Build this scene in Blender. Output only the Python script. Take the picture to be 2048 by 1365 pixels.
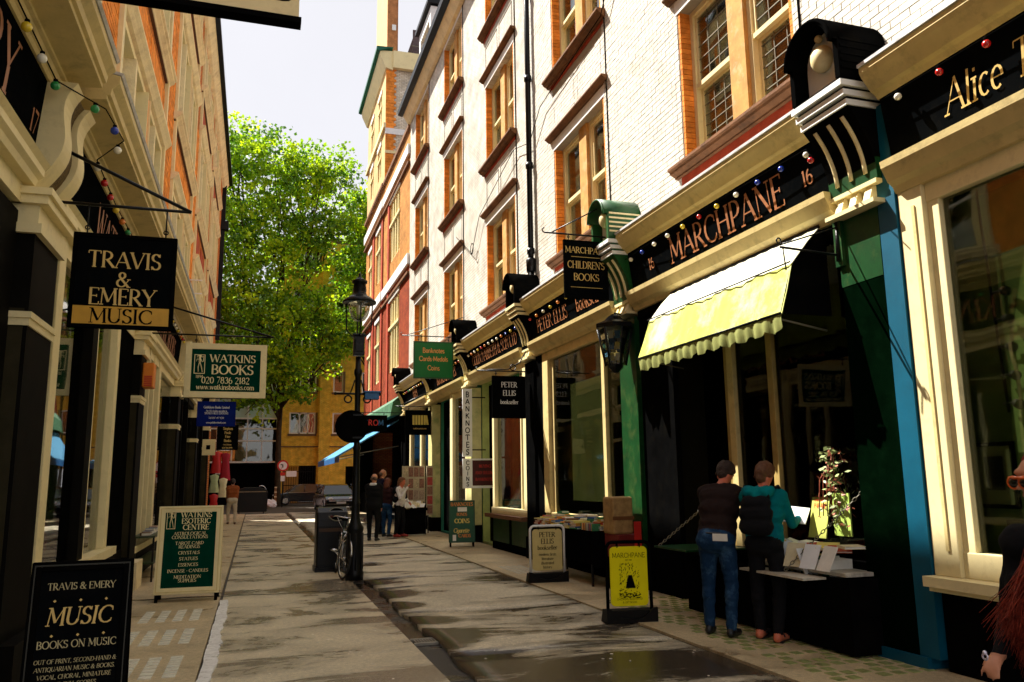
import bpy, bmesh, math, random
from mathutils import Vector, Matrix
random.seed(7)
R_ = math.radians
scene = bpy.context.scene
COL = scene.collection
for o in list(bpy.data.objects): bpy.data.objects.remove(o)

# ---------------------------------------------------------------- camera
cam_d = bpy.data.cameras.new('camera'); cam = bpy.data.objects.new('camera', cam_d); COL.objects.link(cam)
rt = Vector((0.95315671, -0.30215642, -0.01392095)); up = Vector((-0.03815017, -0.165746, 0.98543028)); fw = Vector((0.30006142, 0.93873839, 0.16950923))
m3 = Matrix((rt, up, -fw)).transposed()
cam.matrix_world = Matrix.Translation((0, 0, 1.6)) @ m3.to_4x4()
cam_d.sensor_width = 36; cam_d.lens = 36 * 1600 / 2048
cam_d.clip_start = 0.05; cam_d.clip_end = 1200
scene.camera = cam
# ---------------------------------------------------------------- sky, sun, exposure
SUN_EL, SUN_AZ = R_(54), R_(40)          # azimuth: degrees from the street axis (+Y) towards -X
world = bpy.data.worlds.new("World"); scene.world = world; world.use_nodes = True
nt = world.node_tree; nt.nodes.clear()
wo = nt.nodes.new('ShaderNodeOutputWorld'); bg = nt.nodes.new('ShaderNodeBackground')
sk = nt.nodes.new('ShaderNodeTexSky'); sk.sky_type = 'NISHITA'; sk.sun_disc = False
sk.sun_elevation = SUN_EL; sk.sun_rotation = -SUN_AZ
tc = nt.nodes.new('ShaderNodeTexCoord'); ns = nt.nodes.new('ShaderNodeTexNoise'); ns.inputs['Scale'].default_value = 2.2; ns.inputs['Detail'].default_value = 6
nt.links.new(tc.outputs['Generated'], ns.inputs['Vector'])
rp = nt.nodes.new('ShaderNodeMapRange'); rp.inputs[1].default_value = .3; rp.inputs[2].default_value = .7; rp.inputs[3].default_value = 2.85; rp.inputs[4].default_value = 3.2
nt.links.new(ns.outputs['Fac'], rp.inputs[0])
cl = nt.nodes.new('ShaderNodeMixRGB'); cl.blend_type = 'MULTIPLY'; cl.inputs[0].default_value = 1; cl.inputs[1].default_value = (1, .975, 1.0, 1)
nt.links.new(rp.outputs[0], cl.inputs[2])
mx = nt.nodes.new('ShaderNodeMixRGB'); mx.inputs[0].default_value = .93
nt.links.new(sk.outputs[0], mx.inputs[1]); nt.links.new(cl.outputs[0], mx.inputs[2])
nt.links.new(mx.outputs[0], bg.inputs['Color']); bg.inputs['Strength'].default_value = .1
nt.links.new(bg.outputs[0], wo.inputs[0])
sd = bpy.data.lights.new('sun', 'SUN'); sun = bpy.data.objects.new('sun', sd); COL.objects.link(sun)
sd.energy = 5.0; sd.angle = R_(.5); sd.color = (1, .95, .86)
sv = Vector((-math.sin(SUN_AZ) * math.cos(SUN_EL), math.cos(SUN_AZ) * math.cos(SUN_EL), math.sin(SUN_EL)))
sun.rotation_euler = sv.to_track_quat('Z', 'Y').to_euler()
vs = scene.view_settings; vs.view_transform = 'Standard'; vs.look = 'None'; vs.exposure = 1.6; vs.gamma = 1; vs.use_curve_mapping = False

# ---------------------------------------------------------------- materials
MATS = {}
def mat(name, col, rough=.7, spec=.3, var=.12, scale=6., bump=0., bscale=60., metal=0., dirt=None, coat=0., trans=0.):
    if name in MATS: return MATS[name]
    m = bpy.data.materials.new(name); m.use_nodes = True; t = m.node_tree; b = t.nodes['Principled BSDF']
    b.inputs['Roughness'].default_value = rough; b.inputs['Specular IOR Level'].default_value = spec; b.inputs['Metallic'].default_value = metal
    if coat: b.inputs['Coat Weight'].default_value = coat; b.inputs['Coat Roughness'].default_value = .15
    g = t.nodes.new('ShaderNodeNewGeometry')
    n = t.nodes.new('ShaderNodeTexNoise'); n.inputs['Scale'].default_value = scale; n.inputs['Detail'].default_value = 5; n.inputs['Roughness'].default_value = .65
    t.links.new(g.outputs['Position'], n.inputs['Vector'])
    r = t.nodes.new('ShaderNodeMapRange'); r.inputs[1].default_value = .3; r.inputs[2].default_value = .7; r.inputs[3].default_value = 1 - var; r.inputs[4].default_value = 1 + var
    t.links.new(n.outputs['Fac'], r.inputs[0])
    mu = t.nodes.new('ShaderNodeMixRGB'); mu.blend_type = 'MULTIPLY'; mu.inputs[0].default_value = 1; mu.inputs[1].default_value = (*col, 1)
    t.links.new(r.outputs[0], mu.inputs[2]); out = mu.outputs[0]
    # per-island variation so alike pieces differ
    rr = t.nodes.new('ShaderNodeMapRange'); rr.inputs[3].default_value = 1 - var * .7; rr.inputs[4].default_value = 1 + var * .7
    t.links.new(g.outputs['Random Per Island'], rr.inputs[0])
    m2 = t.nodes.new('ShaderNodeMixRGB'); m2.blend_type = 'MULTIPLY'; m2.inputs[0].default_value = 1
    t.links.new(out, m2.inputs[1]); t.links.new(rr.outputs[0], m2.inputs[2]); out = m2.outputs[0]
    if dirt:
        dc, amt, ds = dirt
        n2 = t.nodes.new('ShaderNodeTexNoise'); n2.inputs['Scale'].default_value = ds; n2.inputs['Detail'].default_value = 8; n2.inputs['Roughness'].default_value = .7
        t.links.new(g.outputs['Position'], n2.inputs['Vector'])
        r2 = t.nodes.new('ShaderNodeMapRange'); r2.inputs[1].default_value = .52; r2.inputs[2].default_value = .72; r2.inputs[3].default_value = 0; r2.inputs[4].default_value = amt
        t.links.new(n2.outputs['Fac'], r2.inputs[0])
        m3_ = t.nodes.new('ShaderNodeMixRGB'); m3_.inputs[2].default_value = (*dc, 1)
        t.links.new(r2.outputs[0], m3_.inputs[0]); t.links.new(out, m3_.inputs[1]); out = m3_.outputs[0]
    t.links.new(out, b.inputs['Base Color'])
    if bump:
        n3 = t.nodes.new('ShaderNodeTexNoise'); n3.inputs['Scale'].default_value = bscale; n3.inputs['Detail'].default_value = 4
        t.links.new(g.outputs['Position'], n3.inputs['Vector'])
        bp = t.nodes.new('ShaderNodeBump'); bp.inputs['Strength'].default_value = bump; bp.inputs['Distance'].default_value = .02
        t.links.new(n3.outputs['Fac'], bp.inputs['Height']); t.links.new(bp.outputs[0], b.inputs['Normal'])
    if trans:
        tr = t.nodes.new('ShaderNodeBsdfTranslucent'); t.links.new(out, tr.inputs[0])
        mxs = t.nodes.new('ShaderNodeMixShader'); mxs.inputs[0].default_value = trans
        t.links.new(b.outputs[0], mxs.inputs[1]); t.links.new(tr.outputs[0], mxs.inputs[2])
        t.links.new(mxs.outputs[0], t.nodes['Material Output'].inputs[0])
    MATS[name] = m; return m
def brick_mat(name, c1, c2, mortar, axis='y', sc=1., bw=.235, bh=.078, ms=.012, rough=.75):
    if name in MATS: return MATS[name]
    m = bpy.data.materials.new(name); m.use_nodes = True; t = m.node_tree; b = t.nodes['Principled BSDF']; b.inputs['Roughness'].default_value = rough; b.inputs['Specular IOR Level'].default_value = .08
    g = t.nodes.new('ShaderNodeNewGeometry'); s = t.nodes.new('ShaderNodeSeparateXYZ'); c = t.nodes.new('ShaderNodeCombineXYZ')
    t.links.new(g.outputs['Position'], s.inputs[0])
    t.links.new(s.outputs['Y' if axis == 'y' else 'X'], c.inputs[0]); t.links.new(s.outputs['Z'], c.inputs[1])
    bt = t.nodes.new('ShaderNodeTexBrick'); bt.inputs['Scale'].default_value = 1; bt.inputs['Brick Width'].default_value = bw * sc; bt.inputs['Row Height'].default_value = bh * sc
    bt.inputs['Mortar Size'].default_value = ms; bt.inputs['Color1'].default_value = (*c1, 1); bt.inputs['Color2'].default_value = (*c2, 1); bt.inputs['Mortar'].default_value = (*mortar, 1)
    t.links.new(c.outputs[0], bt.inputs['Vector'])
    n = t.nodes.new('ShaderNodeTexNoise'); n.inputs['Scale'].default_value = 2.5; n.inputs['Detail'].default_value = 6; t.links.new(g.outputs['Position'], n.inputs['Vector'])
    r = t.nodes.new('ShaderNodeMapRange'); r.inputs[1].default_value = .3; r.inputs[2].default_value = .7; r.inputs[3].default_value = .72; r.inputs[4].default_value = 1.2
    t.links.new(n.outputs['Fac'], r.inputs[0])
    mu = t.nodes.new('ShaderNodeMixRGB'); mu.blend_type = 'MULTIPLY'; mu.inputs[0].default_value = 1
    t.links.new(bt.outputs['Color'], mu.inputs[1]); t.links.new(r.outputs[0], mu.inputs[2]); t.links.new(mu.outputs[0], b.inputs['Base Color'])
    bp = t.nodes.new('ShaderNodeBump'); bp.inputs['Strength'].default_value = .5; bp.inputs['Distance'].default_value = .01; bp.invert = True
    t.links.new(bt.outputs['Fac'], bp.inputs['Height']); t.links.new(bp.outputs[0], b.inputs['Normal'])
    MATS[name] = m; return m
def glass_mat(name, tint=(.8, .85, .8), refl=.9, base=.08, f0=.06):
    if name in MATS: return MATS[name]
    m = bpy.data.materials.new(name); m.use_nodes = True; t = m.node_tree; t.nodes.clear()
    o = t.nodes.new('ShaderNodeOutputMaterial'); tr = t.nodes.new('ShaderNodeBsdfTransparent'); tr.inputs[0].default_value = (*tint, 1)
    gl = t.nodes.new('ShaderNodeBsdfGlossy'); gl.inputs['Roughness'].default_value = .02; gl.inputs[0].default_value = (refl, refl, refl, 1)
    lw = t.nodes.new('ShaderNodeLayerWeight'); lw.inputs[0].default_value = .35
    mr = t.nodes.new('ShaderNodeMapRange'); mr.inputs[3].default_value = f0; mr.inputs[4].default_value = .85
    t.links.new(lw.outputs['Fresnel'], mr.inputs[0])
    n = t.nodes.new('ShaderNodeTexNoise'); n.inputs['Scale'].default_value = .8; g = t.nodes.new('ShaderNodeNewGeometry'); t.links.new(g.outputs['Position'], n.inputs['Vector'])
    bp = t.nodes.new('ShaderNodeBump'); bp.inputs['Strength'].default_value = .25; bp.inputs['Distance'].default_value = .02; t.links.new(n.outputs['Fac'], bp.inputs['Height'])
    t.links.new(bp.outputs[0], gl.inputs['Normal'])
    mxs = t.nodes.new('ShaderNodeMixShader'); t.links.new(mr.outputs[0], mxs.inputs[0]); t.links.new(tr.outputs[0], mxs.inputs[1]); t.links.new(gl.outputs[0], mxs.inputs[2])
    t.links.new(mxs.outputs[0], o.inputs[0]); MATS[name] = m; return m
def wet_mat(name, dry, wet, *a, blobs=(), **k):
    if name in MATS: return MATS[name]
    m = _wet(name, dry, wet, *a, **k); t = m.node_tree; r = next(n for n in t.nodes if n.type == 'MAP_RANGE' and n.interpolation_type == 'SMOOTHSTEP'); src = r.inputs[0].links[0].from_socket
    g = next(n for n in t.nodes if n.type == 'NEW_GEOMETRY')
    for (x, y, rad, amt) in blobs:
        d = t.nodes.new('ShaderNodeVectorMath'); d.operation = 'DISTANCE'; d.inputs[1].default_value = (x, y, 0); t.links.new(g.outputs['Position'], d.inputs[0])
        mr = t.nodes.new('ShaderNodeMapRange'); mr.inputs[1].default_value = 0; mr.inputs[2].default_value = rad; mr.inputs[3].default_value = amt; mr.inputs[4].default_value = 0; t.links.new(d.outputs['Value'], mr.inputs[0])
        ad = t.nodes.new('ShaderNodeMath'); ad.operation = 'ADD'; t.links.new(src, ad.inputs[0]); t.links.new(mr.outputs[0], ad.inputs[1]); src = ad.outputs[0]
    t.links.new(src, r.inputs[0]); return m
def _wet(name, dry, wet, wetlo=.45, wethi=.6, sx=.5, sy=1.6, grain=160., wr=.16, spec=.5):
    if name in MATS: return MATS[name]
    m = bpy.data.materials.new(name); m.use_nodes = True; t = m.node_tree; b = t.nodes['Principled BSDF']
    g = t.nodes.new('ShaderNodeNewGeometry'); mp = t.nodes.new('ShaderNodeMapping'); mp.inputs['Scale'].default_value = (sx, sy, 1)
    t.links.new(g.outputs['Position'], mp.inputs[0])
    n = t.nodes.new('ShaderNodeTexNoise'); n.inputs['Scale'].default_value = 1.; n.inputs['Detail'].default_value = 9; n.inputs['Roughness'].default_value = .68; n.inputs['Distortion'].default_value = .6
    t.links.new(mp.outputs[0], n.inputs['Vector'])
    r = t.nodes.new('ShaderNodeMapRange'); r.interpolation_type = 'SMOOTHSTEP'; r.inputs[1].default_value = wetlo; r.inputs[2].default_value = wethi
    t.links.new(n.outputs['Fac'], r.inputs[0])
    n2 = t.nodes.new('ShaderNodeTexNoise'); n2.inputs['Scale'].default_value = grain; n2.inputs['Detail'].default_value = 3; t.links.new(g.outputs['Position'], n2.inputs['Vector'])
    r2 = t.nodes.new('ShaderNodeMapRange'); r2.inputs[1].default_value = .3; r2.inputs[2].default_value = .7; r2.inputs[3].default_value = .62; r2.inputs[4].default_value = 1.35
    t.links.new(n2.outputs['Fac'], r2.inputs[0])
    n4 = t.nodes.new('ShaderNodeTexNoise'); n4.inputs['Scale'].default_value = 1.3; n4.inputs['Detail'].default_value = 6; t.links.new(g.outputs['Position'], n4.inputs['Vector'])
    r4 = t.nodes.new('ShaderNodeMapRange'); r4.inputs[1].default_value = .3; r4.inputs[2].default_value = .7; r4.inputs[3].default_value = .8; r4.inputs[4].default_value = 1.15
    t.links.new(n4.outputs['Fac'], r4.inputs[0])
    mxx = t.nodes.new('ShaderNodeMixRGB'); mxx.inputs[1].default_value = (*dry, 1); mxx.inputs[2].default_value = (*wet, 1); t.links.new(r.outputs[0], mxx.inputs[0])
    mu = t.nodes.new('ShaderNodeMixRGB'); mu.blend_type = 'MULTIPLY'; mu.inputs[0].default_value = 1; t.links.new(mxx.outputs[0], mu.inputs[1]); t.links.new(r2.outputs[0], mu.inputs[2])
    mu2 = t.nodes.new('ShaderNodeMixRGB'); mu2.blend_type = 'MULTIPLY'; mu2.inputs[0].default_value = 1; t.links.new(mu.outputs[0], mu2.inputs[1]); t.links.new(r4.outputs[0], mu2.inputs[2])
    n5 = t.nodes.new('ShaderNodeTexNoise'); n5.inputs['Scale'].default_value = 24; n5.inputs['Detail'].default_value = 5; n5.inputs['Roughness'].default_value = .7; t.links.new(g.outputs['Position'], n5.inputs['Vector'])
    r5 = t.nodes.new('ShaderNodeMapRange'); r5.inputs[1].default_value = .3; r5.inputs[2].default_value = .7; r5.inputs[3].default_value = .72; r5.inputs[4].default_value = 1.2; t.links.new(n5.outputs['Fac'], r5.inputs[0])
    mu5 = t.nodes.new('ShaderNodeMixRGB'); mu5.blend_type = 'MULTIPLY'; mu5.inputs[0].default_value = 1; t.links.new(mu2.outputs[0], mu5.inputs[1]); t.links.new(r5.outputs[0], mu5.inputs[2])
    t.links.new(mu5.outputs[0], b.inputs['Base Color'])
    rr = t.nodes.new('ShaderNodeMapRange'); rr.inputs[3].default_value = .55; rr.inputs[4].default_value = wr; t.links.new(r.outputs[0], rr.inputs[0]); t.links.new(rr.outputs[0], b.inputs['Roughness'])
    bp = t.nodes.new('ShaderNodeBump'); bp.inputs['Strength'].default_value = .35; bp.inputs['Distance'].default_value = .006; t.links.new(n2.outputs['Fac'], bp.inputs['Height'])
    t.links.new(bp.outputs[0], b.inputs['Normal']); b.inputs['Specular IOR Level'].default_value = spec
    MATS[name] = m; return m

BLACK = mat('black_paint', (.003, .003, .003), .6, .0, .3, 4, dirt=((.008, .007, .005), .5, 3))
BLACKW = mat('black_sign_board', (.003, .0035, .004), .6, .0, .2, 3, dirt=((.010, .009, .007), .4, 9))
IRON = mat('black_iron', (.004, .004, .0045), .35, .22, .3, 12, bump=.2, bscale=40)
CREAM = mat('cream_paint', (.66, .52, .23), .5, .2, .1, 3, dirt=((.20, .15, .07), .45, 5), bump=.1, bscale=25)
CREAM2 = mat('cream_paint_light', (.80, .68, .37), .5, .2, .08, 3, dirt=((.3, .24, .12), .35, 6))
STONE = mat('buff_stone', (.84, .70, .42), .8, .2, .12, 3, dirt=((.40, .26, .12), .5, 2.5), bump=.3, bscale=30)
STONED = mat('brown_sill_stone', (.17, .075, .03), .8, .2, .3, 4, dirt=((.03, .02, .012), .7, 5), bump=.4, bscale=30)
WHITEB = mat('white_glazed_brick', (.66, .63, .56), .4, .25, .10, 3, dirt=((.44, .37, .26), .6, 1.6))
WJOINT = mat('grey_brick_joint', (.36, .31, .23), .9, .1, .1, 5)
WWALL = brick_mat('white_brick_wall', (.68, .65, .58), (.60, .57, .50), (.42, .37, .29), 'y', 1, .235, .078, .010, .45)
WWALLX = brick_mat('white_brick_side', (.78, .72, .60), (.66, .58, .44), (.42, .34, .24), 'x')
ORANGE = mat('orange_brick', (.80, .27, .045), .7, .08, .3, 5, dirt=((.35, .12, .03), .5, 4), bump=.3, bscale=50)
REDB = mat('red_brick', (.38, .05, .018), .7, .25, .3, 5, dirt=((.15, .03, .015), .5, 3), bump=.3, bscale=50)
OJOINT = mat('brick_joint_dark', (.10, .05, .025), .9, .1, .2, 5)
OWALL = brick_mat('orange_brick_wall', (.74, .25, .05), (.60, .16, .03), (.16, .08, .03), 'y')
RWALL = brick_mat('red_brick_wall', (.34, .06, .015), (.26, .035, .012), (.12, .04, .02), 'y')
RWALLX = brick_mat('red_brick_wall_side', (.50, .18, .06), (.42, .10, .03), (.16, .07, .035), 'x')
YWALL = brick_mat('yellow_brick_wall', (.95, .60, .07), (.86, .46, .04), (.55, .36, .08), 'x')
YWALLY = brick_mat('yellow_brick_wall_side', (.9, .55, .06), (.8, .42, .035), (.30, .20, .06), 'y')
GREENP = mat('green_paint', (.004, .042, .009), .4, .25, .3, 5, dirt=((.09, .12, .03), .5, 3))
GREENB = mat('bright_green_paint', (.008, .075, .016), .4, .4, .15, 5)
TEAL = mat('teal_paint', (.0, .075, .13), .45, .35, .12, 3, dirt=((.0, .045, .08), .5, 4))
LEAD = mat('lead_flashing', (.55, .55, .56), .4, .5, .2, 6, bump=.3, bscale=14, dirt=((.2, .2, .2), .6, 5))
SLATE = mat('slate_roof', (.09, .06, .06), .6, .3, .3, 8, bump=.4, bscale=20)
GLASS = glass_mat('window_glass'); GLASSC = glass_mat('clear_shop_glass', (.92, .95, .88), .5, f0=.02); GLASSK = glass_mat('shaded_window_glass', (.5, .5, .4), .3, f0=.03); GLASSD = glass_mat('dark_window_glass', (.5, .5, .4), .8, f0=.12)
GOLD = mat('gold_lettering', (.68, .46, .14), .5, .4, .1, 20); GOLDP = mat('gold_paint_panel', (.62, .33, .035), .5, .3, .15, 4)
COPPER = mat('copper_lettering', (.34, .13, .05), .5, .4, .2, 20)
WHITE = mat('white_paint', (.80, .80, .78), .5, .3, .05, 5); PAPER = mat('paper', (.78, .74, .64), .8, .1, .1, 9)
DKGREEN = mat('dark_green_board', (.001, .035, .02), .6, .0, .2, 5); BLUE = mat('navy_blue_board', (.003, .012, .14), .6, .05, .1, 5)
REDP = mat('red_paint', (.55, .02, .015), .4, .4, .1, 5); BLUEP = mat('blue_paint', (.02, .12, .32), .4, .4, .1, 5); YELLOW = mat('yellow_board', (.85, .74, .004), .6, .1, .05, 4)
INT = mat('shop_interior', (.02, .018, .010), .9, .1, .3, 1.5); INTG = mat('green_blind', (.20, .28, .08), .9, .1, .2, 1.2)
WOOD = mat('wood', (.22, .11, .045), .6, .3, .3, 9)

# ---------------------------------------------------------------- mesh helpers
class MB:
    def __init__(s): s.v = []; s.f = []; s.sm = []; s.mi = []
    def add(s, vs, fs, sm=False, mi=0):
        n = len(s.v); s.v += [tuple(v) for v in vs]
        for f in fs: s.f.append(tuple(i + n for i in f)); s.sm.append(sm); s.mi.append(mi)
        return s
    def box(s, x0, y0, z0, x1, y1, z1, mi=0):
        if x0 > x1: x0, x1 = x1, x0
        if y0 > y1: y0, y1 = y1, y0
        if z0 > z1: z0, z1 = z1, z0
        v = [(x0, y0, z0), (x1, y0, z0), (x1, y1, z0), (x0, y1, z0), (x0, y0, z1), (x1, y0, z1), (x1, y1, z1), (x0, y1, z1)]
        return s.add(v, [(0, 3, 2, 1), (4, 5, 6, 7), (0, 1, 5, 4), (1, 2, 6, 5), (2, 3, 7, 6), (3, 0, 4, 7)], False, mi)
    def prism(s, poly, axis, a, b, sm=False, mi=0):
        """poly: 2-D points in the plane normal to axis; axis y -> (x,z), x -> (y,z), z -> (x,y)"""
        n = len(poly)
        def P(p, t): return (p[0], t, p[1]) if axis == 'y' else ((t, p[0], p[1]) if axis == 'x' else (p[0], p[1], t))
        v = [P(p, a) for p in poly] + [P(p, b) for p in poly]
        ar = sum(poly[i][0] * poly[(i + 1) % n][1] - poly[(i + 1) % n][0] * poly[i][1] for i in range(n))
        fl = (ar > 0) ^ (axis == 'y') ^ (a > b)
        fs = [(i, (i + 1) % n, n + (i + 1) % n, n + i) for i in range(n)]
        caps = [tuple(range(n))[::-1], tuple(range(n, 2 * n))]
        if not fl: fs = [f[::-1] for f in fs]; caps = [c[::-1] for c in caps]
        s.add(v, fs, sm, mi); k = len(s.v) - 2 * n
        for c in caps: s.f.append(tuple(i + k for i in c)); s.sm.append(False); s.mi.append(mi)
        return s
    def tube(s, pts, r, n=8, r2=None, mi=0, caps=True):
        pts = [Vector(p) for p in pts]; m = len(pts); base = len(s.v); prev = None
        for i, p in enumerate(pts):
            d = (pts[min(i + 1, m - 1)] - pts[max(i - 1, 0)]).normalized()
            if prev is None:
                a = d.orthogonal().normalized()
            else:
                a = (prev - d * prev.dot(d)); a = a.normalized() if a.length > 1e-6 else d.orthogonal().normalized()
            prev = a; b = d.cross(a)
            rad = r[i] if isinstance(r, (list, tuple)) else (r if r2 is None else r + (r2 - r) * i / (m - 1))
            for k in range(n):
                t = 2 * math.pi * k / n; s.v.append(tuple(p + (a * math.cos(t) + b * math.sin(t)) * rad))
        for i in range(m - 1):
            for k in range(n):
                s.f.append((base + i * n + k, base + i * n + (k + 1) % n, base + (i + 1) * n + (k + 1) % n, base + (i + 1) * n + k)); s.sm.append(True); s.mi.append(mi)
        if caps:
            s.f.append(tuple(base + k for k in range(n))[::-1]); s.f.append(tuple(base + (m - 1) * n + k for k in range(n))); s.sm += [False] * 2; s.mi += [mi] * 2
        return s
    def lathe(s, prof, c=(0, 0, 0), n=16, mi=0, sm=True):
        base = len(s.v)
        for r, z in prof:
            for k in range(n): t = 2 * math.pi * k / n; s.v.append((c[0] + r * math.cos(t), c[1] + r * math.sin(t), c[2] + z))
        for i in range(len(prof) - 1):
            for k in range(n): s.f.append((base + i * n + k, base + i * n + (k + 1) % n, base + (i + 1) * n + (k + 1) % n, base + (i + 1) * n + k)); s.sm.append(sm); s.mi.append(mi)
        s.f.append(tuple(base + k for k in range(n))[::-1]); s.f.append(tuple(base + (len(prof) - 1) * n + k for k in range(n))); s.sm += [False] * 2; s.mi += [mi] * 2
        return s
    def ball(s, c, r, n=10, m=7, mi=0, sc=(1, 1, 1)):
        prof = [(max(1e-4, math.sin(math.pi * i / m)) * r, -math.cos(math.pi * i / m) * r) for i in range(m + 1)]
        b = len(s.v); s.lathe(prof, (0, 0, 0), n, mi)
        for i in range(b, len(s.v)): v = s.v[i]; s.v[i] = (c[0] + v[0] * sc[0], c[1] + v[1] * sc[1], c[2] + v[2] * sc[2])
        return s
    def torus(s, c, R, r, axis='y', n=24, m=8, a0=0, a1=360, mi=0):
        pts = []
        for i in range(n + 1):
            t = R_(a0 + (a1 - a0) * i / n); u, w = R * math.cos(t), R * math.sin(t)
            pts.append((c[0] + u, c[1], c[2] + w) if axis == 'y' else ((c[0], c[1] + u, c[2] + w) if axis == 'x' else (c[0] + u, c[1] + w, c[2])))
        return s.tube(pts, r, m, mi=mi)
    def xf(s, M, start=0):
        for i in range(start, len(s.v)): s.v[i] = tuple(M @ Vector(s.v[i]))
        return s
    def build(s, name, m, parent=None, bevel=0., origin=None):
        me = bpy.data.meshes.new(name); v = s.v; off = Vector((0, 0, 0))
        if parent is None and v:
            xs = [p[0] for p in v]; ys = [p[1] for p in v]; zs = [p[2] for p in v]
            off = Vector(((min(xs) + max(xs)) / 2, (min(ys) + max(ys)) / 2, min(zs)))
        me.from_pydata([tuple(Vector(p) - off) for p in v] if parent is None else v, [], s.f)
        me.polygons.foreach_set('use_smooth', s.sm); me.polygons.foreach_set('material_index', s.mi)
        for q in (m if isinstance(m, (list, tuple)) else [m]): me.materials.append(q)
        me.validate(); me.update()
        o = bpy.data.objects.new(name, me); COL.objects.link(o)
        if parent is None: o.location = off
        else: attach(o, parent)
        if bevel:
            b = o.modifiers.new('bevel', 'BEVEL'); b.width = bevel; b.segments = 2; b.limit_method = 'ANGLE'
        return o
def attach(o, parent):
    """mesh data is in world coordinates: cancel the root thing's offset"""
    o.parent = parent
    if parent.parent is None:
        o.matrix_parent_inverse = Matrix.Translation(-Vector(parent.location))
    # deeper: the parent part already sits at identity in world space
def tag(o, label=None, cat=None, group=None, kind=None):
    if label: o['label'] = label
    if cat: o['category'] = cat
    if group: o['group'] = group
    if kind: o['kind'] = kind
    return o
def thing(name, loc, label, cat, group=None):
    o = bpy.data.objects.new(name, None); COL.objects.link(o); o.location = loc; o.empty_display_size = .1
    return tag(o, label, cat, group)
SPLIT = {'pier', 'leg', 'window_post', 'string_course', 'brick_strip', 'curtain', 'support', 'ledge', 'side_wall', 'plate', 'bracket', 'shelf', 'roof', 'band', 'bar', 'frame_bead', 'darkness', 'rule', 'shelf_board', 'mullion', 'clamp', 'pane', 'grate_frame'}
def B(name, m, parent, *boxes, bevel=0.):
    if name in SPLIT and len(boxes) > 1 and parent is not None:
        for b in boxes: o = MB().box(*b).build(name, m, parent, bevel)
        return o
    mb = MB()
    for b in boxes: mb.box(*b)
    return mb.build(name, m, parent, bevel)
def copy_tree(root, delta, label=None):
    c = root.copy(); COL.objects.link(c); c.location = Vector(root.location) + Vector(delta)
    if label: c['label'] = label
    for ch in list(root.children):
        d = ch.copy(); COL.objects.link(d); d.parent = c
        for g in list(ch.children):
            e = g.copy(); COL.objects.link(e); e.parent = d
    return c

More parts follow.
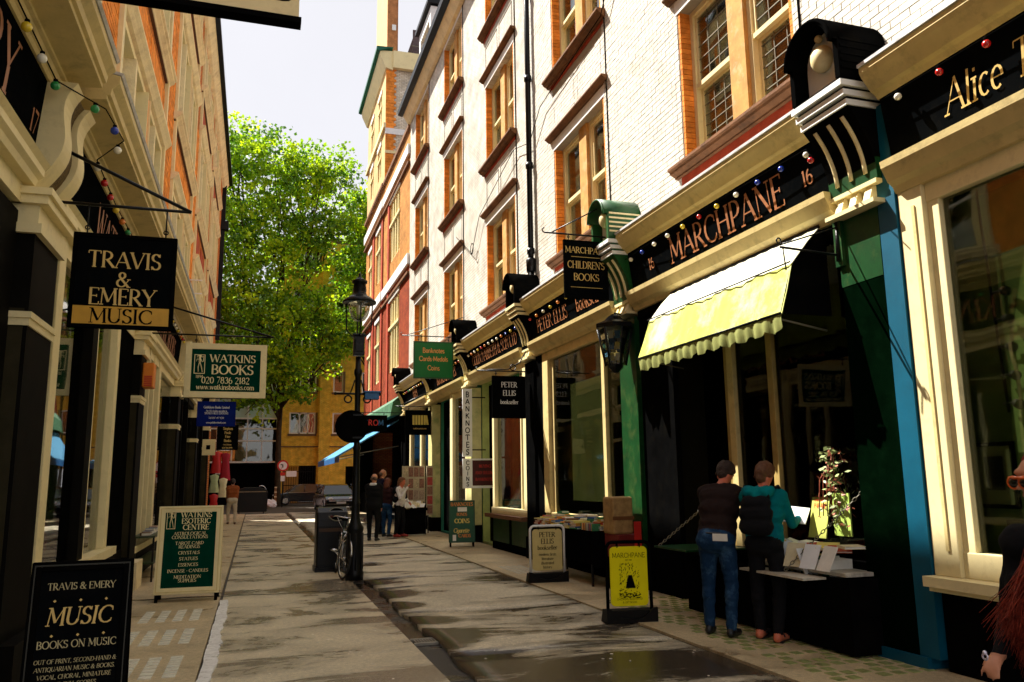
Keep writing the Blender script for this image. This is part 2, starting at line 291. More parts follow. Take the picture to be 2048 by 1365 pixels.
# ---------------------------------------------------------------- lettering (drawn strokes, own alphabet)
T_, t_ = 1.45, .55
GL = {
'A': (8.6, 'L.6 0 4.3 10 t;L4.3 10 8 0 T;L2.2 3.5 6.3 3.5 t;s.6 0;s8 0'), 'B': (6.9, 'L1.3 0 1.3 10 T;C3.2 7.6 2.4 2.4 -90 90;C3.3 2.6 2.9 2.6 -90 90;L.6 10 3.2 10 t;L1.3 5.2 3.3 5.2 t;L.6 0 3.3 0 t'),
'C': (8.2, 'C4.8 5 4.1 5 50 310;L7.4 8.9 7.5 7 t;L7.4 1 7.6 2.6 t'), 'D': (8.2, 'L1.3 0 1.3 10 T;C3.2 5 4.3 5 -90 90;L.6 10 3.2 10 t;L.6 0 3.2 0 t'),
'E': (6.2, 'L1.3 0 1.3 10 T;L.6 10 5.6 10 t;L.6 0 5.8 0 t;L1.3 5.2 4.6 5.2 t;L5.6 10 5.6 8.5 t;L5.8 0 5.9 1.7 t;L4.6 6 4.6 4.4 t'), 'F': (6, 'L1.3 0 1.3 10 T;L.6 10 5.6 10 t;L1.3 5.2 4.6 5.2 t;L5.6 10 5.6 8.5 t;L4.6 6 4.6 4.4 t;s1.3 0'),
'G': (8.6, 'C4.8 5 4.1 5 50 310;L7.4 8.9 7.5 7 t;L7.5 .8 7.5 4.3 T;s7.5 4.4'), 'H': (8.6, 'L1.4 0 1.4 10 T;L7.2 0 7.2 10 T;L1.4 5.2 7.2 5.2 t;s1.4 0;s1.4 10;s7.2 0;s7.2 10'),
'I': (3.4, 'L1.7 0 1.7 10 T;s1.7 0;s1.7 10'), 'J': (4, 'L2.4 1 2.4 10 T;C.9 1.2 1.5 2.4 -90 0;s2.4 10'), 'K': (7.8, 'L1.3 0 1.3 10 T;L1.3 4.4 6.6 10 t;L3 5.6 7.2 0 T;s1.3 0;s1.3 10;s6.6 10;s7.2 0'),
'L': (6, 'L1.3 0 1.3 10 T;L.6 0 5.6 0 t;L5.6 0 5.7 2 t;s1.3 10'), 'M': (10, 'L1.2 0 1.6 10 t;L1.6 10 5 1.6 T;L5 1.6 8.4 10 t;L8.4 10 8.8 0 T;s1.2 0;s8.8 0;s1.3 10;s8.7 10'),
'N': (8.6, 'L1.3 0 1.3 10 t;L1.3 10 7.3 0 T;L7.3 0 7.3 10 t;s1.3 0;s1 10;s7.3 10'), 'O': (9.2, 'C4.6 5 4 5 0 360'), 'P': (6.4, 'L1.3 0 1.3 10 T;C3.2 7.2 2.6 2.8 -90 90;L.6 10 3.2 10 t;L1.3 4.4 3.2 4.4 t;s1.3 0'),
'Q': (9.2, 'C4.6 5 4 5 0 360;L5 1.6 8.6 -1.6 T'), 'R': (7.6, 'L1.3 0 1.3 10 T;C3.2 7.4 2.5 2.6 -90 90;L.6 10 3.2 10 t;L1.3 4.8 3.2 4.8 t;L3.2 4.8 7 0 T;s1.3 0;s7 0'),
'S': (5.9, 'C2.9 7.6 2.1 2.4 20 270;C2.9 2.6 2.4 2.6 -160 90;L5 10 5 7.9 t;L.7 0 .6 2.2 t'), 'T': (7.6, 'L3.8 0 3.8 10 T;L.5 10 7.1 10 t;L.5 10 .5 8.3 t;L7.1 10 7.1 8.3 t;s3.8 0'),
'U': (8.4, 'L1.4 3 1.4 10 T;C4.2 3.1 2.8 3.1 180 360;L7 3 7 10 t;s1.4 10;s7 10'), 'V': (8.2, 'L.6 10 4.1 0 T;L4.1 0 7.6 10 t;s.6 10;s7.6 10'), 'W': (11.6, 'L.6 10 3.4 0 T;L3.4 0 5.8 8.6 t;L5.8 10 8.6 0 T;L8.6 0 11 10 t;s.6 10;s11 10'),
'X': (7.8, 'L.7 10 7.2 0 T;L.7 0 7 10 t;s.7 0;s7.2 0;s.7 10;s7 10'), 'Y': (7.8, 'L.6 10 3.9 4.6 T;L3.9 4.6 7.2 10 t;L3.9 0 3.9 4.6 T;s3.9 0;s.6 10;s7.2 10'), 'Z': (7, 'L.8 10 6.4 10 t;L6.4 10 .6 0 T;L.6 0 6.4 0 t'),
'&': (9, 'C3.6 7.9 1.8 2.1 0 360;C3.3 2.7 2.7 2.7 80 350;L2.3 6.6 7.6 0 T;L5.9 2.3 7.8 5.2 t;s7.8 5.2;s7.8 0'),
'0': (6.4, 'C3.2 5 2.5 5 0 360'), '1': (4, 'L2 0 2 10 T;L.8 8.8 2 10 t;s2 0'), '2': (6.2, 'C3 7.4 2.2 2.6 -30 160;L5 6.4 .8 0 t;L.8 0 5.6 0 T'), '3': (6, 'C2.8 7.6 2 2.4 -90 150;C2.8 2.7 2.4 2.7 -150 90'),
'4': (6.4, 'L4.4 0 4.4 10 T;L4.4 10 .6 3 t;L.6 3 6 3 t'), '5': (6, 'L1.4 10 5 10 t;L1.4 10 1.2 5.6 T;C2.7 3.1 2.5 3.1 -150 110'), '6': (6.2, 'C3.1 3 2.4 3 0 360;C4.6 4.4 3.8 5.6 110 190'), '7': (6, 'L.8 10 5.6 10 T;L5.6 10 2 0 t'),
'8': (6.2, 'C3.1 7.6 1.9 2.4 0 360;C3.1 2.7 2.4 2.7 0 360'), '9': (6.2, 'C3.1 7 2.4 3 0 360;C1.6 5.6 3.8 5.6 -70 10'), '.': (2.4, 'L1.2 -.1 1.2 1.1 T'), ',': (2.4, 'L1.4 1 .9 -1.6 T'), '-': (4, 'L.8 4 3.2 4 T'), "'": (2, 'L1 10 .9 7.6 T'), '*': (3, 'L1.5 3.6 1.5 5.2 T'), ' ': (3.6, ''),
'a': (5.4, 'C2.6 3.2 1.9 3.2 0 360;L4.5 0 4.5 6.4 T;s4.6 0'), 'b': (5.8, 'L1.1 0 1.1 10 T;C3.1 3.2 2 3.2 0 360'), 'c': (5, 'C2.8 3.2 2.1 3.2 50 310'), 'd': (5.8, 'L4.6 0 4.6 10 T;C2.6 3.2 2 3.2 0 360'), 'e': (5.2, 'C2.7 3.2 2.1 3.2 0 310;L.8 3.4 4.6 3.4 t'),
'f': (3.8, 'L1.6 0 1.6 8 T;C3 8 1.4 2 90 180;L.5 6.2 3 6.2 t;s1.6 0'), 'g': (5.4, 'C2.6 3.4 2 3 0 360;L4.5 6.4 4.5 -1 T;C2.6 -1 1.9 1.9 180 360'), 'h': (6, 'L1.1 0 1.1 10 T;C3 4.2 1.8 2.2 0 180;L4.8 0 4.8 4.2 T;s1.1 0;s4.8 0'), 'i': (2.8, 'L1.4 0 1.4 6.4 T;L1.4 8.2 1.4 9.2 T;s1.4 0;s1.2 6.4'),
'k': (5.8, 'L1.1 0 1.1 10 T;L1.1 2.8 4.6 6.4 t;L2.4 4 5 0 T;s1.1 0;s5.1 0'), 'l': (2.8, 'L1.4 0 1.4 10 T;s1.4 0'), 'm': (9, 'L1.1 0 1.1 6.4 T;C2.9 4.2 1.8 2.2 0 180;L4.7 0 4.7 4.2 T;C6.4 4.2 1.7 2.2 0 180;L8 0 8 4.2 T;s1.1 0;s4.7 0;s8 0'),
'n': (6, 'L1.1 0 1.1 6.4 T;C3 4.2 1.8 2.2 0 180;L4.8 0 4.8 4.2 T;s1.1 0;s4.8 0'), 'o': (5.6, 'C2.8 3.2 2.2 3.2 0 360'), 'p': (5.8, 'L1.1 -3 1.1 6.4 T;C3.1 3.2 2 3.2 0 360'), 'q': (5.8, 'L4.6 -3 4.6 6.4 T;C2.6 3.2 2 3.2 0 360'), 'r': (4.2, 'L1.1 0 1.1 6.4 T;C3 4.4 1.9 2 50 180;s1.1 0'),
's': (4.4, 'C2.2 4.8 1.5 1.6 20 270;C2.2 1.6 1.7 1.6 -160 90'), 't': (3.6, 'L1.5 1 1.5 8.4 T;L.4 6.2 3 6.2 t;C2.6 1.2 1.1 1.3 180 300'), 'u': (6, 'L1.1 2.2 1.1 6.4 T;C2.9 2.2 1.8 2.2 180 360;L4.8 0 4.8 6.4 T'), 'v': (5.4, 'L.6 6.4 2.7 0 T;L2.7 0 4.8 6.4 t'), 'w': (7.8, 'L.6 6.4 2.3 0 T;L2.3 0 3.9 6.2 t;L3.9 6.2 5.6 0 T;L5.6 0 7.2 6.4 t'),
'x': (5.4, 'L.6 6.4 4.8 0 T;L.6 0 4.8 6.4 t'), 'y': (5.4, 'L.6 6.4 2.7 0 T;L4.8 6.4 1.6 -3 t'), 'z': (5, 'L.6 6.4 4.4 6.4 t;L4.4 6.4 .6 0 T;L.6 0 4.4 0 t'), 'j': (3, 'L1.6 -2 1.6 6.4 T'),
}
def text_width(s, h, track=.0): return sum(GL[c][0] + track for c in s) * h / 10
def text(parent, s, o, u, v, h, m, align='c', serif=True, bold=1., it=0., squash=1., name='lettering', track=.0, lift=.0):
    """o: baseline point (centre/left), u: reading direction, v: up, h: capital height"""
    if s.isdigit() and len(s) == 2 and align == 'c':
        W = text_width(s, h, track) * squash; uu = Vector(u).normalized(); w0 = text_width(s[0], h, track) * squash
        text(parent, s[0], Vector(o) - uu * W / 2, u, v, h, m, 'l', serif, bold, it, squash, name, track, lift); return text(parent, s[1], Vector(o) - uu * (W / 2 - w0), u, v, h, m, 'l', serif, bold, it, squash, name, track, lift)
    o, u, v = Vector(o), Vector(u).normalized(), Vector(v).normalized(); nrm = u.cross(v).normalized()
    k = h / 10; W = text_width(s, h, track) * squash; x = -W / 2 if align == 'c' else (0 if align == 'l' else -W)
    mb = MB(); cnt = [0]
    def P(px, py): return o + u * (x + (px + it * py) * k * squash) + v * (py * k) + nrm * (lift + .0009 + (cnt[0] % 14) * .00018)
    def strip(pts, ws):
        cnt[0] += 1; L = []; Rr = []
        for i, p in enumerate(pts):
            a = pts[max(i - 1, 0)]; b = pts[min(i + 1, len(pts) - 1)]; dx, dy = b[0] - a[0], b[1] - a[1]; l = math.hypot(dx, dy) or 1; nx, ny = -dy / l, dx / l
            L.append(P(p[0] + nx * ws[i] / 2, p[1] + ny * ws[i] / 2)); Rr.append(P(p[0] - nx * ws[i] / 2, p[1] - ny * ws[i] / 2))
        n = len(pts); mb.add(Rr + L, [(i, i + 1, n + i + 1, n + i) for i in range(n - 1)])
    TT = (T_ if serif else 1.25) * bold; tt = (t_ if serif else 1.15) * bold
    for c in s:
        w, g = GL[c]
        for cmd in g.split(';'):
            if not cmd: continue
            if cmd[0] == 'L':
                a = cmd[1:].split(); ww = TT if a[4] == 'T' else tt
                strip([(float(a[0]), float(a[1])), (float(a[2]), float(a[3]))], [ww, ww])
            elif cmd[0] == 'C':
                cx, cy, rx, ry, a0, a1 = map(float, cmd[1:].split()); n = max(4, int(abs(a1 - a0) / 24)); pts = []; ws = []
                rx -= .1; ry -= .15
                for i in range(n + 1):
                    t = R_(a0 + (a1 - a0) * i / n); pts.append((cx + rx * math.cos(t), cy + ry * math.sin(t)))
                    tx, ty = -rx * math.sin(t), ry * math.cos(t); l = math.hypot(tx, ty); ws.append(tt + (TT - tt) * abs(ty) / l)
                strip(pts, ws)
            elif cmd[0] == 's' and serif:
                a = cmd[1:].split(); sx, sy = float(a[0]), float(a[1]); strip([(sx - 1.15, sy), (sx + 1.15, sy)], [.55, .55])
        x += (w + track) * k * squash
    return mb.build(name, m, parent)
# ================================================================ SETTING: ground
XR, XL = 5.45, -1.95
def structure(o, label=None): o['kind'] = 'structure'; return tag(o, label) if label else o
TAR = wet_mat('damp_asphalt', (.60, .51, .34), (.30, .245, .17), .475, .61, .6, 1.2, blobs=((1.5, 13, 1.4, .16), (1.5, 10.5, .9, .14), (1.4, 7, .8, .14), (0, 24, 3, .08)))
TARW = wet_mat('wet_asphalt', (.60, .52, .37), (.065, .05, .035), .475, .62, .5, 1.35, 90, .18, blobs=((3.5, 3.8, 4.0, .30), (2.1, 5.5, 2.2, .12), (3.9, 12.9, .8, .2), (1.8, 7.2, .7, .3), (1.8, 8.3, .6, .3), (1.8, 9.4, .6, .3), (1.8, 10.6, .5, .3), (1.8, 11.8, .6, .3), (1.9, 13, .7, .25), (2.6, 9.3, .9, .12), (3.4, 7.8, .9, .14)))
PAVEM = wet_mat('pavement_strip', (.54, .42, .24), (.36, .27, .15), .5, .7, .8, 1.2)
GUT = wet_mat('wet_gutter_stone', (.022, .017, .012), (.008, .007, .006), .40, .52, 1, 1, 90, .12, .35)
ground = MB().box(-300, -60, -.30, 300, 500, -.03).build('ground', mat('far_asphalt', (.075, .062, .045), .7, .4, .2, .6, bump=.3, bscale=80)); structure(ground)
road = MB().box(-.36, -6, -.03, 1.56, 44, .0).build('road', TAR); structure(road)
rp_ = MB()
def wob(y): return .022 * math.sin(y * 1.7) + .018 * math.sin(y * 4.1) + .012 * math.sin(y * 9.3)
structure(MB().box(1.56, -6, -.03, 1.86, 44, -.022).build('gutter', GUT))
# carriageway edge strip right of the gutter, laid in big slabs with irregular transverse joints
cuts = [-6, 2.0, 5.2, 7.4, 9.9, 12.35, 13.5, 16.2, 19.4, 23, 28, 34, 39, 44]
pav = MB()
for a, b in zip(cuts, cuts[1:]):
    n = 10; g = .05 if 12 < b < 17 else .02
    x0, x1 = 1.78, 4.02
    top = [(x0 + (x1 - x0) * i / n, a + g + .05 * math.sin(i * .6 + a * 2) * (1 if a > -6 else 0)) for i in range(n + 1)]
    bot = [(x0 + (x1 - x0) * i / n, b - g + .05 * math.sin(i * .6 + b * 2) * (1 if b < 44 else 0)) for i in range(n + 1)]
    m0 = MB(); mm = 8;  vs_ = []; fs_ = []
    for i in range(n + 1):
        for j in range(mm + 1):
            y = top[i][1] + (bot[i][1] - top[i][1]) * j / mm; x = top[i][0] + (wob(y) if i == 0 else 0)
            vs_.append((x, y, .02 + .006 * math.sin(x * 2.3 + y * 1.1)))
    for i in range(n):
        for j in range(mm): k = i * (mm + 1) + j; fs_.append((k, k + mm + 1, k + mm + 2, k + 1))
    # skirts
    nb = len(vs_); rim = [i * (mm + 1) for i in range(n + 1)] + [n * (mm + 1) + j for j in range(1, mm + 1)] + [i * (mm + 1) + mm for i in range(n - 1, -1, -1)] + [j for j in range(mm - 1, 0, -1)]
    for r in rim: v = vs_[r]; vs_.append((v[0], v[1], -.05))
    for q in range(len(rim)): a_, b_ = rim[q], rim[(q + 1) % len(rim)]; fs_.append((a_, nb + q, nb + (q + 1) % len(rim), b_))
    pav.add(vs_, fs_, True)
pv = MB().box(1.86, -6, -.03, 4.06, 44, .004).build('pavement', GUT); structure(pv)
for q, (a, b) in enumerate(zip(cuts, cuts[1:])):
    pass
sl = pav.build('paving_slab', TARW, pv); sl['kind'] = 'stuff'
pv2 = MB()
yy = -6.
fp = MB().box(4.06, -6, -.03, XR, 44, .03).build('footway', PAVEM); structure(fp)
lp = MB().box(XL - .6, -6, -.03, -.40, 44, .012).build('pavement', PAVEM); structure(lp)
# painted edge line with worn, wavy edges
ln = MB(); ys = [5.0 + .12 * i for i in range(60)]; random.seed(3)
vsl = []
for y in ys:
    a = -.385 + random.uniform(-.008, .008) + .008 * math.sin(y * 5); b = a + .115 + random.uniform(-.012, .012) + .01 * math.sin(y * 3.1)
    vsl += [(a, y, .016), (b, y, .016), (a, y, .0), (b, y, .0)]
fsl = []
for i in range(len(ys) - 1):
    k = 4 * i; fsl += [(k, k + 1, k + 5, k + 4), (k + 2, k, k + 4, k + 6), (k + 1, k + 3, k + 7, k + 5)]
k = 4 * (len(ys) - 1); fsl += [(0, 2, 3, 1), (k, k + 1, k + 3, k + 2)]
ln.add(vsl, fsl); lo = ln.build('painted_line', mat('worn_white_line', (.78, .76, .72), .7, .2, .15, 12, dirt=((.3, .26, .2), .8, 20))); structure(lo)
# transverse crack of wet dark asphalt across the left half at the sign
ck = MB()
pts = [(-1.9 + .25 * i, 12.55 + .05 * math.sin(i * 1.9)) for i in range(15)]
ck.add([(x, y - .05 - .02 * math.sin(x * 5), .0165) for x, y in pts[:7]] + [(x, y + .05, .0165) for x, y in pts[:7]] , [(i, i + 1, 8 + i, 7 + i) for i in range(6)])
ck.add([(x, y - .02 - .01 * math.sin(x * 7), .004) for x, y in pts[6:]] + [(x, y + .02, .004) for x, y in pts[6:]], [(i, i + 1, 10 + i, 9 + i) for i in range(8)])
structure(ck.build('wet_crack', GUT))
# pavement lights: glass blocks cast into the left pavement
LB = mat('pavement_light_glass', (.80, .77, .64), .25, .5, .15, 15, dirt=((.45, .38, .22), .4, 12))
bm_ = MB().box(-.055, -.045, -.01, .055, .045, .006); first = None; random.seed(11)
def pieces(proto, spots, name, m, parent, rz=None):
    me = None
    for i, p in enumerate(spots):
        if me is None:
            o = proto.build(name, m, parent); me = o.data
        else:
            o = bpy.data.objects.new(name, me); COL.objects.link(o); attach(o, parent)
        o.location = Vector(p)
        if rz: o.rotation_euler = rz[i]
        if parent.parent is None: pass
bl = [(-.62 - .185 * c, y0 + .128 * r, .012) for y0, nr in ((11.1 - .55, 7), (9.1, 7), (7.6, 7), (6.2, 7)) for c in range(4) for r in range(nr)]
pieces(MB().box(-.052, -.046, -.01, .052, .046, .007), bl, 'glass_block', LB, lp)
LBG = mat('green_pavement_light', (.30, .33, .12), .25, .5, .4, 15, dirt=((.1, .08, .03), .6, 9))
bl = []
for j in range(30):
    for i in range(7):
        y = 5.5 + j * .15; x = 4.38 + i * .145 + (.07 if j % 2 else 0)
        if 6 < j % 14 < 8: continue
        if random.random() < .86: bl.append((x, y, .03))
pieces(MB().box(-.045, -.05, -.01, .045, .05, .005), bl, 'glass_block', LBG, fp)
bl = [(4.3 + i * .12, 13.2 + j * .14, .03) for j in range(9) for i in range(4)]
pieces(MB().box(-.04, -.045, -.01, .04, .045, .005), bl, 'glass_block', LB, fp)
# drain grate in the gutter
gr = thing('drain_grate', (1.7, 8.35, -.02), 'small iron drain grate in the wet gutter', 'drain')
gb = MB()
for i in range(9): gb.box(1.60 + i * .028, 8.26, -.02, 1.612 + i * .028, 8.44, .0)
gb.build('grate_bar', mat('grate_iron', (.25, .23, .19), .4, .5), gr)['kind'] = 'stuff'
B('grate_frame', MATS['grate_iron'], gr, (1.57, 8.22, -.021, 1.86, 8.26, .003), (1.57, 8.44, -.021, 1.86, 8.48, .003))

# ================================================================ buildings
def wall_boxes(mb, xa, xb, y0, y1, z0, z1, ops):
    """solid wall with rectangular openings (y0,y1,z0,z1)"""
    ys = sorted({y0, y1, *[o[0] for o in ops], *[o[1] for o in ops]}); 
    for a, b in zip(ys, ys[1:]):
        if b <= y0 or a >= y1: continue
        col = sorted([(o[2], o[3]) for o in ops if o[0] <= a and o[1] >= b]); z = z0
        for c, d in col:
            if c > z: mb.box(xa, a, z, xb, b, c)
            z = d
        if z < z1: mb.box(xa, a, z, xb, b, z1)
def split_part(proto_boxes, name, m, parent, label=None):
    o = None
    mb = MB()
    for b in proto_boxes: mb.box(*b)
    return mb.build(name, m, parent)
# ---- right terrace: white glazed brick
RT = thing('terrace_building', (XR + 3, 16, 0), 'white glazed brick terrace with paired sash windows above the bookshops, along the right', 'building')
YC = [7.95, 12.9, 17.85, 22.8, 27.75]; SILL = [5.72, 9.5, 13.3]; HW = 1.2; WH = 2.25
ops = [(c - HW, c + HW, z + .06, z + .06 + WH) for c in [3.0, *YC] for z in SILL]
wb = MB(); wall_boxes(wb, XR, XR + .45, 0, 15.4, 5.0, 16.3, [o for o in ops if o[1] < 15.5]); wb.build('wall', WJOINT, RT); wb = MB(); wall_boxes(wb, XR, XR + .45, 15.4, 30.05, 5.0, 16.3, [o for o in ops if o[0] > 15.3])
wb.box(XR, 29.8, 0, XR + .45, 30.05, 5.0); wb.box(XR + .45, -.2, 5, XR + 8, 0, 16.3); wb.box(XR + .45, 29.8, 0, XR + 8, 30.05, 16.3)
wb.box(XR + 7.8, 0, 0, XR + 8, 29.8, 16.3)
wb.build('wall', WWALL, RT)
# real bricks on the near bays
def brick_courses(y0, y1, z0, z1, ops, bw=.235, bh=.078, gap=.01):
    out = []; row = 0; z = z0
    while z + bh <= z1:
        y = y0 - (bw / 2 if row % 2 else 0)
        while y < y1:
            a, b = max(y, y0), min(y + bw, y1)
            cuts = [(a, b)]
            for o in ops:
                if o[2] < z + bh and o[3] > z:
                    nc = []
                    for c, d in cuts:
                        if d <= o[0] or c >= o[1]: nc.append((c, d)); continue
                        if c < o[0]: nc.append((c, o[0]))
                        if d > o[1]: nc.append((o[1], d))
                    cuts = nc
            for c, d in cuts:
                if d - c > .03: out.append((c + gap / 2, d - gap / 2, z + gap / 2, z + bh - gap / 2))
            y += bw
        z += bh; row += 1
    return out
random.seed(5)
br = brick_courses(0, 15.38, 5.02, 16.2, [(c - HW - .01, c + HW + .01, z - .32, z + .06 + WH + .22) for c in (3.0, 7.95, 12.9) for z in SILL] )
def dist(b): return (5.45 ** 2 + ((b[0] + b[1]) / 2) ** 2 + (b[2] - 1.6) ** 2)
def inview(b):
    y = (b[0] + b[1]) / 2; return b[2] > 5.3 and y > 4.6 and (b[2] < 7.9 * y / 8 + .1)
vis = sorted([b for b in br if inview(b) and b[1] - b[0] > .2], key=dist)[:300]; vset = set(vis)
me = None
for b in vis:
    cx, cz = (b[0] + b[1]) / 2, (b[2] + b[3]) / 2
    if me is None:
        o = MB().box(-.009, -.112, -.033, .004, .112, .033).build('brick', WHITEB, RT); me = o.data; 
    else: o = bpy.data.objects.new('brick', me); COL.objects.link(o); attach(o, RT)
    o.location = (XR + random.uniform(-.002, .002), cx, cz); o.scale = (1, (b[1] - b[0]) / .2245, 1)
mb = MB()
for b in br:
    if b in vset: continue
    j = random.uniform(.005, .010); mb.box(XR - j, b[0], b[2], XR + .003, b[1], b[3])
tag(mb.build('brick_courses', WHITEB, RT), kind='stuff')
def frame_boxes(mb, x0, x1, y0, y1, z0, z1, w):
    mb.box(x0, y0, z0, x1, y0 + w, z1); mb.box(x0, y1 - w, z0, x1, y1, z1); mb.box(x0, y0 + w, z0, x1, y1 - w, z0 + w); mb.box(x0, y0 + w, z1 - w, x1, y1 - w, z1)
MULL = mat('ochre_mullion_stone', (.50, .26, .07), .8, .2, .25, 5, dirt=((.7, .6, .4), .5, 4))
LEADC = mat('lead_came', (.17, .15, .10), .5, .4)
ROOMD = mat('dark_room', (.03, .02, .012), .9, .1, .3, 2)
def sash_pair(parent, yc, z0, s=-1, X=XR, leaded=False):
    """one window opening: reveals, mullion, two sash windows. s=-1 faces the street in -x"""
    z0 += .06; z1 = z0 + WH; d = lambda t: X - s * t        # depth into the wall
    w = MB(); w.box(d(.10), yc - .17, z0, d(.30), yc + .17, z1); w.build('mullion', STONE if leaded is None else MULL, parent)
    rv = MB()
    for side in (-1, 1):
        z = z0
        while z < z1 - .03:
            e = yc + side * HW; rv.box(d(.003), e, z + .004, d(.26), e - side * .05, min(z + .074, z1)); z += .078
    tag(rv.build('reveal_bricks', ORANGE, parent), kind='stuff')
    B('lintel', WHITE, parent, (d(-.012), yc - HW - .06, z1 + .001, d(.28), yc + HW + .06, z1 + .2))
    for a, b in ((yc - HW + .05, yc - .17), (yc + .17, yc + HW - .05)):
        fr = MB(); frame_boxes(fr, d(.16), d(.30), a, b, z0, z1, .075); f = fr.build('window', CREAM2, parent)
        zm = z0 + WH * .5
        up_ = MB(); frame_boxes(up_, d(.19), d(.235), a + .075, b - .075, zm - .03, z1 - .075, .05); up_.box(d(.17), a + .075, zm - .035, d(.26), b - .075, zm + .03); up_.build('sash', CREAM2, f)
        lo_ = MB(); frame_boxes(lo_, d(.238), d(.28), a + .075, b - .075, z0 + .075, zm - .03, .05); lo_.build('sash', CREAM2, f)
        B('pane', GLASS, f, (d(.21), a + .12, zm, d(.216), b - .12, z1 - .12)); B('pane', GLASS, f, (d(.255), a + .12, z0 + .12, d(.261), b - .12, zm - .04))
        if leaded:
            lc = MB(); n = 5
            for q in range(1, n + 1): z = zm + (z1 - zm) * q / (n + 1); lc.box(d(.203), a + .12, z - .006, d(.209), b - .12, z + .006)
            for q in range(1, n + 2): z = z0 + .1 + (zm - z0 - .1) * q / (n + 2); lc.box(d(.248), a + .12, z - .006, d(.254), b - .12, z + .006)
            for q in (1, 2): y = a + .12 + (b - a - .24) * q / 3; lc.box(d(.203), y - .005, zm, d(.209), y + .005, z1 - .12); lc.box(d(.248), y - .005, z0 + .12, d(.254), y + .005, zm)
            lc.build('glazing_bars', LEADC, f)
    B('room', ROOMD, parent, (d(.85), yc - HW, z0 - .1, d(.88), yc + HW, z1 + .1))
    B('curtain', mat('net_curtain', (.45, .36, .2), .9, .1, .2, 4), parent, (d(.40), yc - HW + .1, z0, d(.41), yc - HW + .55, z1), (d(.40), yc + HW - .5, z0, d(.41), yc + HW - .1, z1))
def moulded(mb, s, X, y0, y1, zt, prof, ret=True):
    """prof: list of (out, drop) from the top; extruded along y"""
    poly = [(X - (-s) * 0 + s * o, zt - dz) for o, dz in prof]
    mb.prism(poly, 'y', y0, y1)
SILLP = [(-.1, 0), (.17, .0), (.17, .035), (.14, .05), (.13, .08), (.06, .115), (.06, .14), (-.1, .14)]
HOODP = [(-.05, 0), (.13, .0), (.13, .025), (.10, .04), (.05, .08), (-.05, .09)]
for i, c in enumerate([3.0, *YC]):
    for j, z in enumerate(SILL):
        if i == 0 and j: continue
        sash_pair(RT, c, z, -1, XR, leaded=(i < 2))
        mb = MB(); moulded(mb, -1, XR, c - HW - .2, c + HW + .2, z + .06, SILLP); mb.build('sill', STONED, RT)
        B('apron', REDB, RT, (XR - .012, c - HW - .1, z - (.30 if i < 2 and not j else .16), XR + .01, c + HW + .1, z - .081))
        if j < 2:
            mb = MB(); moulded(mb, -1, XR, c - HW - .2, c + HW + .2, z + 2.62, HOODP); mb.build('hood_mould', STONED, RT)
            pn = MB()
            for a in (c - 1.15, c + .08): frame_boxes(pn, XR - .008, XR, a, a + 1.07, z + 2.72, z + 3.42, .018)
            pn.build('panel_joint', mat('dark_joint', (.09, .06, .035), .9), RT)
for y in (6.62, 11.55, 16.5, 21.45, 26.4):
    B('cable', BLACK, RT, (XR - .02, y - .012, 5.4, XR + .0, y + .012, 15.9))
# eaves gutter, cornice, dormers, roof
mb = MB(); mb.prism([(XR - .02, 15.7), (XR - .12, 15.75), (XR - .30, 16.05), (XR - .30, 16.14), (XR - .02, 16.2)], 'y', -.2, 30.1); mb.build('eaves', STONE, RT)
mb = MB(); mb.prism([(XR - .31, 16.06), (XR - .50, 16.10), (XR - .52, 16.28), (XR - .30, 16.30)], 'y', -.2, 30.2); mb.build('gutter', IRON, RT)
mb = MB(); mb.prism([(XR - .3, 16.32), (XR + 4, 20.6), (XR + 8.2, 16.32)], 'y', -.1, 30.0); mb.build('roof', SLATE, RT)
for c in YC[2:]:
    dm = B('dormer', WHITE, RT, (XR + .1, c - 1.1, 16.4, XR + 1.6, c - .85, 18.9), (XR + .1, c + .85, 16.4, XR + 1.6, c + 1.1, 18.9), (XR + .1, c - .85, 18.5, XR + 1.6, c + .85, 18.9), (XR + .1, c - .85, 16.4, XR + 1.6, c + .85, 16.7))
    B('pane', GLASSD, dm, (XR + .3, c - .85, 16.7, XR + .32, c + .85, 18.5)); B('mullion', CREAM2, dm, (XR + .2, c - .06, 16.7, XR + .29, c + .06, 18.5), (XR + .2, c - .8, 17.5, XR + .29, c + .8, 17.6))
    mb = MB(); mb.prism([(XR - .05, 18.95), (XR - .05, 19.1), (XR + 1.7, 19.4), (XR + 1.7, 18.95)], 'y', c - 1.25, c + 1.25); mb.build('roof', IRON, dm)
# drainpipe
dp = MB(); dp.tube([(XR - .1, 15.35, 16.0), (XR - .1, 15.35, 6.1)], .06, 10)
for z in (6.3, 8.2, 10.2, 12.2, 14.2): dp.lathe([(.085, -.06), (.085, .06)], (XR - .1, 15.35, z), 10)
dp.lathe([(.10, -.25), (.11, 0), (.08, .05)], (XR - .1, 15.35, 6.1), 10); dp.tube([(XR - .1, 15.35, 5.9), (XR - .12, 15.33, 5.1)], .07, 10)
tag(dp.build('drainpipe', IRON, None), 'black cast iron drainpipe running down the white terrace beside the second bay', 'drainpipe')
# thin telephone wire along the facade
wr = MB(); P = [(XR - .12, 7.2, 11.6), (XR - .1, 10.5, 10.6), (XR - .1, 11.5, 9.4), (XR - .1, 14.6, 9.2), (XR - .1, 15.3, 8.7), (XR - .1, 16.4, 9.0), (XR - .1, 19.4, 8.4), (XR - .1, 20.2, 7.6), (XR - .1, 22, 8.6)]
wr.tube(P, .009, 5); wr.tube([(XR - .12, 20.1 + .14 * math.cos(a * .7), 7.7 + .16 * math.sin(a * .7)) for a in range(18)], .01, 5); tag(wr.build('wire', BLACK, None), 'thin black cable looped along the white brick wall', 'cable')

